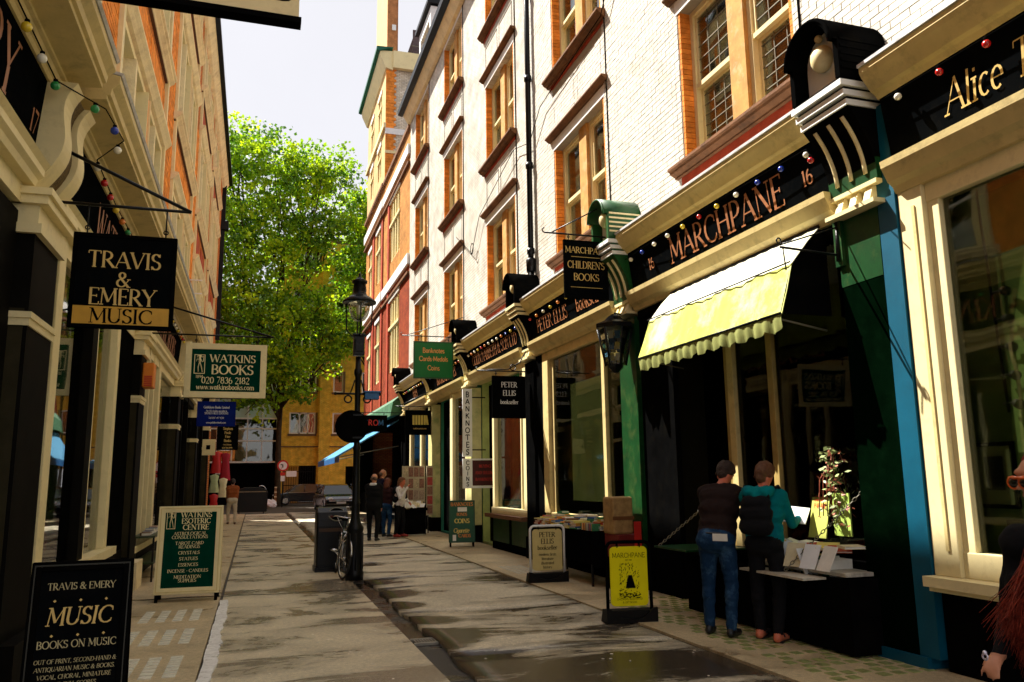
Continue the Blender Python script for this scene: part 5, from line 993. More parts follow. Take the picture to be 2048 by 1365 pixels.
# ================================================================ boards on the pavement
def aboard(loc, w, h, lean, yaw, label, frame_m, board_m, fw, lines, legs=.1, leg_m=BLACK, cols=None, extra=None, inner=None):
    """two leaning leaves hinged at the top; front leaf faces -y"""
    t = thing('sandwich_board', loc, label, 'sandwich board'); th = math.asin(lean / h)
    base = Matrix.Translation(loc) @ Matrix.Rotation(yaw, 4, 'Z')
    Mf = base @ Matrix.Rotation(-th, 4, 'X'); Mb = base @ Matrix.Translation((0, 2 * lean, 0)) @ Matrix.Rotation(th, 4, 'X')
    for Mx, nm in ((Mf, 'front'), (Mb, 'back')):
        mb = MB(); mb.box(-w / 2 + fw, -.012, legs + fw, w / 2 - fw, .012, h - fw); mb.xf(Mx); mb.build('board', board_m, t)
        mb = MB(); m2 = MB(); frame_boxes(m2, -.025, .025, -w / 2, w / 2, legs, h, fw); mb.add([(v[1], v[0], v[2]) for v in m2.v], [f[::-1] for f in m2.f]); mb.xf(Mx); mb.build('frame', frame_m, t, bevel=.004)
        if inner:
            mb = MB(); m2 = MB(); frame_boxes(m2, -.031, -.0255, -w / 2 + fw * .3, w / 2 - fw * .3, legs + fw * .3, h - fw * .3, fw * .12); mb.add([(v[1], v[0], v[2]) for v in m2.v], [f[::-1] for f in m2.f]); mb.xf(Mx); mb.build('beading', inner, t)
        for sx in (-1, 1): mb = MB(); mb.box(sx * (w / 2 - .04) - .02, -.02, 0, sx * (w / 2 - .04) + .02, .02, legs); mb.xf(Mx); mb.build('leg', leg_m, t)
    u = (Mf.to_3x3() @ Vector((1, 0, 0))); v = (Mf.to_3x3() @ Vector((0, 0, 1)))
    for (s, x, z, hh, m, kw) in lines: text(t, s, Mf @ Vector((x, -.0125, z)), u, v, hh, m, **kw)
    if extra: extra(t, Mf, u, v)
    return t
def dots(t, Mf, u, v):
    for z in (.90, .70):
        for x in (-.14, 0, .14):
            mb = MB(); mb.add([Mf @ Vector((x + a * .009, -.014, z + b * .009)) for a, b in ((1, 0), (0, 1), (-1, 0), (0, -1))], [(0, 1, 2, 3)]); mb.build('diamond', GOLD, t)
IT = dict(it=.12)
MG = mat('pale_gold_lettering', (.50, .42, .22), .6, .3, .08)
aboard((-.98, 5.55, .012), .56, 1.13, .15, R_(3), 'black sandwich board lettered MUSIC in gold, nearest at the lower left', BLACK, BLACKW, .055,
    [('TRAVIS & EMERY', 0, .965, .040, MG, dict(squash=.98)), ('MUSIC', 0, .76, .10, GOLD, IT), ('BOOKS ON MUSIC', 0, .63, .043, MG, {}),
     ('OUT OF PRINT, SECOND-HAND &', 0, .545, .024, MG, IT), ('ANTIQUARIAN MUSIC & BOOKS.', 0, .502, .024, MG, IT), ('VOCAL, CHORAL, MINIATURE', 0, .459, .024, MG, IT), ('AND FULL SCORES,', 0, .416, .024, MG, IT), ('PERIODICALS, LIBRETTI, PRINTS,', 0, .373, .024, MG, IT)], extra=dots, inner=mat('worn_black_edge', (.03, .028, .02), .5))
def wk_extra(t, Mf, u, v):
    e = MB(); 
    me = emblem(t, -.315, 0, .97, .115, .235, CREAM2).data
    for vv in me.vertices: vv.co = Mf @ (Vector((vv.co.x, vv.co.y - .014, vv.co.z)))
TT2 = dict(serif=True, bold=1.0, squash=1.15)
aboard((-.83, 12.15, .012), .84, 1.28, .17, R_(-2), 'cream framed dark green sandwich board for the esoteric centre on the left pavement', CREAM2, DKGREEN, .085,
    [('WATKINS', .07, 1.125, .070, CREAM2, dict(bold=1.2, squash=1.08)), ('ESOTERIC', .07, 1.04, .070, CREAM2, dict(bold=1.2)), ('CENTRE', .07, .955, .070, CREAM2, dict(bold=1.2, squash=1.1)),
     ('ASTROLOGICAL', 0, .885, .042, CREAM2, TT2), ('CONSULTATIONS', 0, .835, .042, CREAM2, TT2), ('TAROT CARD', 0, .755, .042, CREAM2, TT2), ('READINGS', 0, .705, .042, CREAM2, TT2), ('CRYSTALS', 0, .625, .042, CREAM2, TT2), ('STATUES', 0, .545, .042, CREAM2, TT2),
     ('ESSENCES', 0, .465, .042, CREAM2, TT2), ('INCENSE * CANDLES', 0, .385, .042, CREAM2, TT2), ('MEDITATION', 0, .305, .042, CREAM2, TT2), ('SUPPLIES', 0, .255, .042, CREAM2, TT2)], extra=wk_extra, inner=CREAM)
OR = mat('orange_sign_paint', (.70, .22, .03), .5); YL = mat('yellow_sign_paint', (.75, .55, .12), .5)
aboard((4.72, 18.85, .03), .62, 1.08, .15, R_(-12), 'green sandwich board for banknotes, bonds and coins outside the black doorway', mat('dark_green_frame', (.006, .05, .015), .4), mat('deep_green_panel', (.006, .07, .02), .4), .03,
    [('BANKNOTES', 0, .95, .085, OR, dict(squash=.9, bold=1.2)), ('BONDS', 0, .72, .07, OR, dict(squash=.9, bold=1.2)), ('COINS', 0, .55, .10, YL, dict(bold=1.5)), ('Cigarette', -.02, .33, .10, YL, dict(squash=.85, it=.25, bold=1.2)), ('CARDS', .06, .22, .075, OR, dict(bold=1.4))],
    extra=lambda t, Mf, u, v: (MB().box(-.1, -.017, .82, .12, -.013, .92).xf(Mf).build('note', PAPER, t), MB().box(-.22, -.017, .14, -.14, -.013, .28).xf(Mf).build('note', PAPER, t)))
def swing(loc, w, h, yaw, label, frame_m, panel_m, lines, extra=None):
    t = thing('pavement_sign', loc, label, 'pavement sign'); Mx = Matrix.Translation(loc) @ Matrix.Rotation(yaw, 4, 'Z')
    r = .07; P = [(-w / 2, 0, .12), (-w / 2, 0, h - r)] + [(-w / 2 + r - r * math.cos(a), 0, h - r + r * math.sin(a)) for a in [R_(q * 15) for q in range(1, 7)]] + [(w / 2 - r + r * math.sin(a), 0, h - r + r * math.cos(a)) for a in [R_(q * 15) for q in range(0, 6)]] + [(w / 2, 0, h - r), (w / 2, 0, .12)]
    MB().tube(P, .019, 8).xf(Mx).build('frame', frame_m, t)
    # rounded panel hanging on two hooks
    pw, z0, z1, c = w / 2 - .035, .17, h - .05, .05; poly = []
    for cx, cz, a0 in ((pw - c, z1 - c, 0), (-pw + c, z1 - c, 90), (-pw + c, z0 + c, 180), (pw - c, z0 + c, 270)):
        for q in range(5): a = R_(a0 + q * 22.5); poly.append((cx + c * math.cos(a), cz + c * math.sin(a)))
    MB().prism(poly, 'y', -.012, .006).xf(Mx).build('panel', panel_m, t)
    hk = MB()
    for x in (-pw * .6, pw * .6): hk.torus((x, -.004, h - .035), .024, .006, 'x', 10, 5)
    hk.xf(Mx).build('hook', BLACK, t)
    mb = MB(); mb.prism([(-w / 2 - .04, 0), (w / 2 + .04, 0), (w / 2 + .04, .16), (w / 2 - .01, .15), (w / 4, .06), (0, .035), (-w / 4, .06), (-w / 2 + .01, .15), (-w / 2 - .04, .16)], 'y', -.10, -.06); mb.prism([(-w / 2 - .05, 0), (w / 2 + .05, 0), (w / 2 + .03, .13), (-w / 2 - .03, .13)], 'y', -.06, .12); mb.xf(Mx).build('base', mat('rubber_base', (.008, .007, .006), .5, .1), t)
    u = Mx.to_3x3() @ Vector((1, 0, 0)); v = Vector((0, 0, 1))
    for (s, x, z, hh, m, kw) in lines: text(t, s, Mx @ Vector((x, -.0125, z)), u, v, hh, m, **kw)
    if extra: extra(t, Mx)
    return t
def sketch(t, Mx):
    random.seed(31); mb = MB()
    # generic engraved garden scene: shrubs, ground strokes and a plain bell shaped figure of hatching
    for k in range(170):
        x = random.uniform(-.115, .115); z = random.uniform(.27, .63); d = ((x - .01) / .06) ** 2 + ((z - .46) / .16) ** 2
        if d < 1 and random.random() < .55: continue
        l = random.uniform(.006, .022); a = random.uniform(-.6, .6) + (1.2 if z > .36 else 0); w = random.uniform(.002, .0045)
        dx, dz = l * math.cos(a), l * math.sin(a); nx, nz = -math.sin(a) * w, math.cos(a) * w
        y = -.0130 - .0002 * (k % 9)
        mb.add([(x - dx, y, z - dz), (x + nx, y, z + nz), (x + dx, y, z + dz), (x - nx, y, z - nz)], [(0, 3, 2, 1)])
    for k in range(26):
        a = (k / 25 - .5) * .11; y = -.0152 - .0001 * (k % 3); mb.add([(.01 + a * .35, y, .50), (.0135 + a * .35, y, .50), (.016 + a, y, .36), (.01 + a, y, .36)], [(0, 3, 2, 1)])
    for k in range(60):
        x = random.uniform(-.115, .115); z = random.uniform(.25, .30); y = -.0135 - .0002 * (k % 7); mb.add([(x, y, z), (x + .02, y, z + .004), (x + .012, y, z + .009), (x - .004, y, z + .006)], [(0, 1, 2, 3)])
    mb.xf(Mx); mb.build('engraving', BLACK, t)
swing((4.02, 8.42, .022), .50, .86, R_(-9), 'bright yellow MARCHPANE pavement sign in a black hoop frame', BLACK, YELLOW, [('MARCHPANE', 0, .69, .052, BLACK, dict(serif=False, bold=.75)), ('EST 1989', 0, .655, .016, BLACK, dict(serif=False)), ("CHILDREN'S, ILLUSTRATED", 0, .235, .020, BLACK, dict(serif=False, bold=.8)), ('& GIFT BOOKS', 0, .20, .020, BLACK, dict(serif=False, bold=.8))], sketch)
swing((4.36, 12.0, .03), .54, .84, R_(-6), 'buff PETER ELLIS pavement sign in a white hoop frame', WHITE, mat('buff_panel', (.66, .52, .20), .6, .2, .08), [('PETER', 0, .67, .075, BLACK, dict(bold=1.1)), ('ELLIS', 0, .57, .075, BLACK, dict(bold=1.1)), ('bookseller', 0, .48, .066, BLACK, {}), ('modern firsts', 0, .39, .044, BLACK, {}), ('literature', 0, .325, .044, BLACK, {}), ('illustrated', 0, .26, .044, BLACK, {}), ('history', 0, .20, .044, BLACK, {})])

# ================================================================ table and stall of books
BN = ['cream', 'red', 'blue', 'green', 'orange', 'white', 'brown', 'yellow']
BC = [mat('book_' + n, c, .7, .2, .15, 9) for n, c in (('cream', (.72, .62, .38)), ('red', (.45, .06, .03)), ('blue', (.04, .10, .25)), ('green', (.05, .2, .08)), ('orange', (.75, .32, .06)), ('white', (.8, .78, .7)), ('brown', (.18, .09, .04)), ('yellow', (.75, .6, .15)))]
def book(x, y, z, w, d, h, yaw, label, m, group='second-hand books on the outdoor table', tilt=0, roll=0):
    t = thing('book', (x, y, z), label, 'book', group); Mx = Matrix.Translation((x, y, z)) @ Matrix.Rotation(yaw, 4, 'Z') @ Matrix.Rotation(roll, 4, 'Y') @ Matrix.Rotation(tilt, 4, 'X')
    c = MB(); c.box(-w / 2, -d / 2, 0, w / 2, d / 2, .003); c.box(-w / 2, -d / 2, h - .003, w / 2, d / 2, h); c.box(-w / 2, -d / 2, .003, -w / 2 + .003, d / 2, h - .003); c.xf(Mx).build('cover', m, t)
    MB().box(-w / 2 + .0035, -d / 2 + .004, .0035, w / 2 - .004, d / 2 - .004, h - .0035).xf(Mx).build('pages', PAPER, t); return t
tb = thing('book_table', (5.0, 12.3, 0), 'long black trestle table piled with second-hand books outside the bookshop window', 'table')
B('table_top', BLACK, tb, (4.72, 11.1, .78, 5.30, 13.55, .82)); B('cloth', BLACK, tb, (4.73, 11.1, .35, 4.75, 13.5, .78), (4.75, 11.1, .30, 5.28, 11.12, .78))
for x in (4.77, 5.25):
    for y in (11.2, 13.45): B('leg', IRON, tb, (x - .015, y - .015, .03, x + .015, y + .015, .78))
random.seed(14)
for k in range(34):
    y = 11.25 + 2.2 * random.random(); x = random.choice((4.84, 4.97, 5.10, 5.2)); z = .82; m = random.choice(BC)
    st_ = random.choice((1, 2, 3, 4))
ORD18 = ('nearest', 'second', 'third', 'fourth', 'fifth', 'sixth', 'seventh', 'eighth', 'ninth', 'tenth', 'eleventh', 'twelfth', 'thirteenth', 'fourteenth', 'fifteenth', 'sixteenth', 'seventeenth', 'eighteenth', 'nineteenth', 'twentieth', 'twenty first', 'twenty second', 'twenty third', 'twenty fourth')
ORD = ('first', 'second', 'third', 'fourth', 'fifth', 'sixth', 'seventh', 'eighth', 'ninth')
for col in range(9):
    for row in range(3):
        x = 4.82 + .18 * row + random.uniform(-.02, .02); y = 11.28 + .275 * col + random.uniform(-.02, .02); z = .822; n = random.choice((5, 6, 7, 8)) if row else random.choice((4, 5, 6))
        if row == 0 and col in (0, 1): continue
        for q in range(n):
            h = random.uniform(.015, .035); ci = random.randrange(8); book(x + random.uniform(-.01, .01), y + random.uniform(-.01, .01), z, random.uniform(.13, .17), random.uniform(.19, .24), h, random.uniform(-.3, .3) + random.choice((0, 1.57)), '%s book, %s in the %s stack from the near end, %s row of table' % (BN[ci], ('bottom', 'second', 'third', 'fourth', 'fifth', 'sixth', 'seventh', 'eighth')[q], ORD[col], ('front', 'middle', 'back')[row]), BC[ci]); z += h + .001
y = 11.18
while y < 11.62:
    h = random.uniform(.014, .03); ub = globals().get('ub', -1) + 1; ci = random.randrange(8); book(4.84, y + h, .822, .13, .2, h, 0, '%s upright book, %s from the near end of the upright row' % (BN[ci], ORD18[ub]), BC[ci], 'upright books at the table corner', tilt=R_(90)); y += h + .002
# bag / box on the right
sb = thing('carton', (5.1, 10.98, .6), 'brown paper parcel standing on a red crate between the table and the green pilaster', 'parcel')
B('parcel', mat('brown_paper', (.40, .24, .09), .7, .2, .35, 8, bump=.7, bscale=8), sb, (4.86, 10.62, .80, 5.18, 10.98, 1.32), bevel=.03); B('tape', mat('dark_tape', (.16, .06, .02), .4), sb, (4.855, 10.61, 1.0, 5.185, 10.618, 1.05))
rc = thing('crate', (5.1, 10.9, 0), 'dark red crate under the brown paper parcel', 'crate'); B('crate_body', mat('maroon', (.16, .012, .01), .5), rc, (4.88, 10.5, .48, 5.24, 10.98, .80), bevel=.01); B('stand', BLACK, rc, (4.9, 10.6, .03, 5.2, 10.95, .48)); B('strip', REDP, rc, (5.12, 10.49, .49, 5.23, 10.50, .98))
# Marchpane stall
ms = thing('book_stall', (5.0, 7.1, 0), 'let-down wooden book shelf hung on chains under the awning', 'stall')
B('shelf_board', mat('scuffed_white_board', (.55, .50, .40), .6, .3, .3, 7, dirt=((.2, .15, .1), .7, 9)), ms, (4.98, 6.05, .70, 5.32, 7.5, .735), bevel=.004); B('shelf_board', GREENP, ms, (4.52, 8.0, .78, 5.3, 8.75, .80)); B('leaf', mat('scuffed_white_board', (.5, .5, .4)), ms, (4.72, 6.3, .66, 4.975, 7.3, .68)); B('front', BLACK, ms, (4.97, 6.0, .05, 4.975, 8.8, .69), (4.975, 6.0, .05, 5.3, 6.02, .69))
def chain(mb, a, b, r=.016, w=.0045):
    a, b = Vector(a), Vector(b); n = max(2, int((b - a).length / (r * 2.6))); d = (b - a).normalized(); s = d.orthogonal().normalized(); v = d.cross(s)
    for k in range(n):
        c = a.lerp(b, (k + .5) / n); e = s if k % 2 else v; mb.tube([c + d * r * 1.6 * math.cos(q) + e * r * .8 * math.sin(q) for q in [i * math.pi / 4 for i in range(9)]], w, 5)
cm = MB(); chain(cm, (5.36, 6.1, 1.5), (4.86, 6.75, .70)); chain(cm, (5.34, 8.9, 1.25), (4.56, 8.7, .80)); cm.build('chain', LEADC, ms)
random.seed(77)
bx = thing('book_box', (5.1, 6.8, .735), 'white box packed with books and papers on the chained shelf', 'box'); B('box_side', PAPER, bx, (5.0, 6.35, .735, 5.012, 7.4, .82), (5.30, 6.35, .735, 5.312, 7.4, .82), (5.012, 6.35, .735, 5.3, 6.362, .82), (5.012, 7.388, .735, 5.3, 7.4, .82))
for k in range(16):
    y = 6.42 + .06 * k; book(5.16, y, .745, .15, .2, random.uniform(.012, .03), random.uniform(-.2, .2), 'book standing in the white box on the chained shelf, %s from the near end' % ORD18[k], random.choice([BC[0], BC[5], BC[5], BC[7], BC[3]]), 'books packed in the white stall box', tilt=R_(random.uniform(62, 85)))
book(5.03, 6.62, .78, .22, .27, .01, .3, 'white card leaning out of the stall box', WHITE, None, tilt=R_(70)); book(5.05, 7.2, .90, .3, .25, .012, .6, 'large pale sheet lying over the stall box', PAPER, None, tilt=R_(12))
t = thing('poster', (XR, 6.9, 1.1), 'olive poster with red lettering standing in the dark window behind the stall', 'poster'); Mx = Matrix.Translation((5.34, 6.85, .98)) @ Matrix.Rotation(R_(-90), 4, 'Z') @ Matrix.Rotation(R_(-12), 4, 'X'); MB().box(-.13, -.006, 0, .13, .006, .44).xf(Mx).build('board', mat('olive_poster', (.45, .48, .10), .6), t)
u = Mx.to_3x3() @ Vector((1, 0, 0)); v = Mx.to_3x3() @ Vector((0, 0, 1))
for s, z in (('LUXURY', .36), ('PARADE', .29)): text(t, s, Mx @ Vector((0, -.0065, z)), u, v, .05, REDP, squash=.8)
B('notice', mat('lime_card', (.45, .62, .12), .6), None, (5.33, 6.35, 1.02, 5.345, 6.58, 1.42)); tag(COL.objects[-1], 'lime green notice card in the dark window beside the poster', 'notice')
pc = thing('framed_picture', (XR + .2, 6.9, 1.8), 'dim sepia picture hanging deep in the window under the awning', 'picture'); B('frame', BLACK, pc, (XR + .2, 6.55, 1.68, XR + .22, 7.15, 2.40)); B('print', mat('sepia_print', (.22, .14, .05), .6, .3, .4, 8), pc, (XR + .19, 6.58, 1.71, XR + .199, 7.12, 2.37))
# trailing plant
pl = thing('trailing_plant', (5.3, 6.55, .95), 'small variegated trailing plant hanging in the dark window above the stall', 'plant'); random.seed(6)
mb = MB(); 
for k in range(5): mb.tube([(5.34, 6.52 + .03 * k, 1.85 - .05 * k), (5.3, 6.5 + .05 * k, 1.55), (5.28, 6.48 + .06 * k, 1.2)], .005, 4)
mb.build('stem', mat('red_stem', (.25, .06, .03), .6), pl)
lf = MB()
for k in range(240):
    p = Vector((5.3 + random.gauss(0, .03), 6.52 + random.gauss(0, .09), random.uniform(1.1, 1.85))); u_ = Vector((random.gauss(0, 1), random.gauss(0, 1), random.gauss(0, 1))).normalized(); v_ = u_.orthogonal(); s = random.uniform(.02, .045); lf.add([p - u_ * s, p + v_ * s * .4, p + u_ * s, p - v_ * s * .4], [(0, 1, 2, 3)], False, random.choice((0, 0, 1)))
tag(lf.build('foliage', [mat('variegated_leaf', (.25, .30, .10), .5, .3, .3, 30), mat('reddish_leaf', (.35, .10, .05), .5)], pl), kind='stuff')
# ---- awning over the shop
aw = thing('shop_awning', (XR - .2, 8.1, 4.0), 'pale yellow scalloped awning over the dark recessed shopfront', 'awning')
y0, y1 = 6.38, 9.40; AC = mat('yellow_canvas', (.60, .64, .13), .85, .1, .08, 2, dirt=((.84, .83, .74), .95, .7), bump=.5, bscale=5, trans=.2)
xs = [(XR - .18, 4.03), (XR - .33, 3.88), (XR - .53, 3.64), (XR - .62, 3.36), (XR - .70, 3.13)]
vs_ = []; fs_ = []; n = 60
for i in range(n + 1):
    y = y0 + (y1 - y0) * i / n
    for j, (x, z) in enumerate(xs): rpl = .012 * math.sin(y * 9 + j) * (j > 1) + .006 * math.sin(y * 31); vs_.append((x - rpl, y, z))
for i in range(n):
    for j in range(len(xs) - 1): k = i * len(xs) + j; fs_.append((k, k + 1, k + len(xs) + 1, k + len(xs)))
mb = MB()
for off in (0, .005):
    v2 = [(v[0] + off, v[1], v[2] - off) for v in vs_]
    mb.add(v2, [f for q, f in enumerate(fs_) if q % 4 < 2], True, 1); mb.add(v2, [f for q, f in enumerate(fs_) if q % 4 >= 2], True, 0)
mb.build('canvas', [AC, mat('pale_faded_canvas', (.80, .79, .66), .85, .1, .08, 2, dirt=((.72, .74, .30), .6, 1.3), bump=.5, bscale=5, trans=.2)], aw)
mb = MB(); vs_ = []; fs_ = []; n = 110
for i in range(n + 1):
    y = y0 + (y1 - y0) * i / n; d = .13 + .045 * abs(math.sin((y - y0) * math.pi / .27)); w = .012 * math.sin(y * 40) + .01 * math.sin(y * 17)
    vs_ += [(XR - .70, y, 3.125), (XR - .70 - w, y, 3.125 - d * .5), (XR - .69 - w * 1.5, y, 3.125 - d)]
for i in range(n): k = 3 * i; fs_ += [(k, k + 1, k + 4, k + 3), (k + 1, k + 2, k + 5, k + 4)]
mb.add(vs_, fs_, True); mb.add([(v[0] + .005, v[1], v[2]) for v in vs_], fs_, True); mb.build('valance', mat('olive_valance', (.34, .36, .12), .85, .1, .2, 8, trans=.3), aw)
mb = MB(); mb.tube([(XR - .705, y0, 3.13), (XR - .705, y1, 3.13)], .012, 6); mb.tube([(XR - .55, y0, 3.65), (XR - .55, y1, 3.65)], .008, 6); mb.tube([(XR - .18, y0, 4.04), (XR - .18, y1, 4.04)], .02, 6); mb.build('rail', IRON, aw)
for y in (y0 + .02, y1 - .02): MB().prism([(XR - .1, 4.0), (XR - .185, 4.02), (XR - .53, 3.63), (XR - .69, 3.13), (XR - .1, 3.13)], 'y', y - .004, y + .004).build('cheek', BLACK, aw)
MB().tube([(XR - .1, y1 - .1, 3.0), (XR - .68, y1 - .1, 3.1)], .01, 6).tube([(XR - .1, y0 + .1, 3.0), (XR - .68, y0 + .1, 3.1)], .01, 6).build('arm', LEADC, aw)
# bracket arm for a missing sign on the near pilaster
t = thing('sign_bracket', (XR - .2, 5.9, 3.9), 'empty black iron sign bracket with hooks on the near green pilaster', 'bracket')
mb = MB(); mb.tube([(XR - .2, 6.1, 4.0), (XR - .22, 6.1, 3.6)], .02, 6); mb.tube([(XR - .2, 6.1, 3.66), (XR - .85, 6.12, 3.70)], .012, 6); mb.tube([(XR - .2, 6.1, 3.94), (XR - .85, 6.12, 3.72)], .008, 6); mb.tube([(XR - .82, 6.12, 3.70), (XR - .80, 6.12, 3.48)], .007, 5); mb.torus((XR - .86, 6.12, 3.76), .025, .008, 'y', 10, 5); mb.build('arm', IRON, t); B('back_plate', GREENP, t, (XR - .21, 6.05, 3.55, XR - .17, 6.15, 4.0))
# wall lantern at the green pilaster
t = thing('wall_lantern', (XR - .5, 10.75, 3.4), 'black six sided wall lantern with stickers on its panes under the green hooded pilaster', 'lantern')
mb = MB()
def hexr(r, z): return [(XR - .42 + r * math.cos(R_(60 * k + 30)), 10.7 + r * math.sin(R_(60 * k + 30)), z) for k in range(6)]
mb.lathe([(.04, 4.0), (.10, 3.96), (.16, 3.90), (.30, 3.84), (.30, 3.78)], (XR - .42, 10.7, 0), 6, sm=False); mb.lathe([(.12, 3.24), (.12, 3.20), (.04, 3.12)], (XR - .42, 10.7, 0), 6, sm=False)
for k in range(6): a, b = hexr(.26, 3.78)[k], hexr(.15, 3.22)[k]; mb.tube([a, b], .014, 5)
mb.build('frame', IRON, t)
pm = MB()
for k in range(6): A, C_ = hexr(.25, 3.77), hexr(.145, 3.23); pm.add([A[k], A[(k + 1) % 6], C_[(k + 1) % 6], C_[k]], [(0, 1, 2, 3)])
pm.build('pane', GLASSD, t); gl_ = MB(); random.seed(3)
for k in range(6):
    for j in range(3):
        A, C_ = [Vector(p) for p in hexr(.245, 3.77)], [Vector(p) for p in hexr(.14, 3.23)]; p = lambda a, b: (A[k].lerp(A[(k + 1) % 6], a)).lerp(C_[k].lerp(C_[(k + 1) % 6], a), b); a, b = .12, .1 + .3 * j
        gl_.add([p(a, b), p(a + .34, b), p(a + .34, b + .2), p(a, b + .2)], [(0, 1, 2, 3)], False, j); gl_.add([p(.55, b), p(.9, b), p(.9, b + .2), p(.55, b + .2)], [(0, 1, 2, 3)], False, (j + 1) % 3)
gl_.build('sticker', [PAPER, BLUEP, BC[7]], t)
MB().tube([(XR - .42, 10.7, 3.98), (XR - .42, 10.7, 4.02), (XR - .2, 10.75, 4.0)], .012, 6).build('arm', IRON, t)

# ================================================================ lamp post
lx, ly = 1.62, 13.75
t = thing('street_lamp', (lx, ly, 0), 'tall black cast iron gas style lamp post with glass globe lantern, right of the carriageway', 'street lamp')
MB().lathe([(.15, 0), (.15, .12), (.13, .16), (.125, .75), (.14, .80), (.14, .84), (.10, .90), (.075, 1.0), (.065, 1.2), (.075, 1.24), (.06, 1.28), (.055, 2.1), (.07, 2.14), (.05, 2.2), (.048, 3.35), (.07, 3.4), (.07, 3.46), (.05, 3.5), (.045, 3.7)], (lx, ly, 0), 16).build('post', IRON, t)
mb = MB(); 
for k in range(8): a = k * math.pi / 4; mb.tube([(lx + .125 * math.cos(a), ly + .125 * math.sin(a), .16), (lx + .125 * math.cos(a), ly + .125 * math.sin(a), .75)], .016, 5)
mb.build('fluting', IRON, t)
MB().box(lx - .09, ly - .09, 3.72, lx + .09, ly + .09, 4.05).box(lx - .11, ly - .11, 4.05, lx + .11, ly + .11, 4.09).box(lx - .07, ly - .11, 3.78, lx + .07, ly - .09, 3.99).build('gear_box', IRON, t, bevel=.01)
mb = MB(); mb.tube([(lx - .36, ly, 3.06), (lx + .36, ly, 3.06)], .018, 8)
for s in (-1, 1): mb.torus((lx + s * .16, ly, 2.97), .06, .014, 'y', 16, 6); mb.tube([(lx + s * .05, ly, 3.3), (lx + s * .12, ly, 3.08)], .012, 6); mb.ball((lx + s * .37, ly, 3.06), .03, 8, 6)
mb.build('ladder_rest', IRON, t)
mb = MB()
for s in (-1, 1): mb.tube([(lx + s * .02, ly, 4.08), (lx + s * .12, ly, 4.06), (lx + s * .21, ly, 4.16), (lx + s * .225, ly, 4.62)], .012, 7)
for s in (-1, 1): mb.tube([(lx, ly + s * .02, 4.08), (lx, ly + s * .12, 4.06), (lx, ly + s * .21, 4.16), (lx, ly + s * .225, 4.62)], .012, 7)
mb.build('lantern_frame', IRON, t)
MB().lathe([(.24, 4.66), (.29, 4.64), (.29, 4.67), (.20, 4.74), (.13, 4.78), (.11, 4.84), (.12, 4.86), (.105, 4.98), (.13, 5.0), (.135, 5.04), (.07, 5.07), (.02, 5.12), (.025, 5.16), (.005, 5.2)], (lx, ly, 0), 24).build('canopy', IRON, t)
MB().lathe([(.03, 4.32), (.10, 4.34), (.15, 4.42), (.18, 4.52), (.185, 4.64)], (lx, ly, 0), 20).build('globe', glass_mat('globe_glass', (.95, .95, .85), 1, f0=.12), t)
MB().lathe([(.04, 4.45), (.05, 4.5), (.045, 4.6), (.03, 4.64)], (lx, ly, 0), 12).build('mantle', WHITE, t)
rs = thing('road_sign', (1.56, 13.6, 2.4), 'round dark traffic sign strapped to the lamp post and seen from behind', 'road sign'); mb = MB(); mb.lathe([(.27, 0), (.27, .012)], (0, 0, 0), 28); mb.lathe([(.275, -.004), (.275, .016)], (0, 0, 0), 28); mb.xf(Matrix.Translation((1.52, 13.66, 2.50)) @ Matrix.Rotation(R_(90), 4, 'X') @ Matrix.Rotation(0, 4, 'Z')); mb.build('disc', BLACK, rs); B('clamp', IRON, rs, (1.54, 13.64, 2.3, 1.70, 13.82, 2.33), (1.54, 13.64, 2.68, 1.70, 13.82, 2.71))
bb_ = thing('junction_box', (1.8, 13.8, 2.96), 'small blue box fixed on the right arm of the lamp post', 'box'); mb = MB(); mb.box(1.74, 13.7, 2.97, 1.98, 13.86, 3.08); mb.box(1.72, 13.68, 3.08, 2.0, 13.88, 3.11); mb.build('case', BLUEP, bb_, bevel=.006)
# ---- litter bin
t = thing('litter_bin', (1.38, 15.4, 0), 'black rounded cast iron litter bin with round opening beside the bicycle', 'litter bin')
poly = [(15.15, 0), (15.15, .80), (15.17, .92), (15.24, 1.04), (15.38, 1.12), (15.55, 1.13), (15.66, 1.06), (15.70, .9), (15.70, 0)]
MB().prism(poly, 'x', 1.10, 1.66).build('body', IRON, t, bevel=.03); B('plinth', IRON, t, (1.08, 15.12, 0, 1.68, 15.73, .08)); B('band', mat('dull_brown_band', (.06, .03, .015), .5), t, (1.14, 15.14, .70, 1.62, 15.149, .76))
Mx = Matrix.Translation((1.46, 15.235, 1.00)) @ Matrix.Rotation(R_(48), 4, 'X'); mb = MB(); mb.torus((0, 0, 0), .15, .011, 'z', 24, 6); mb.xf(Mx).build('opening_rim', LEADC, t); mb = MB(); mb.lathe([(.145, -.0), (.145, .006)], (0, 0, 0), 24); mb.xf(Mx).build('opening', BLACK, t)
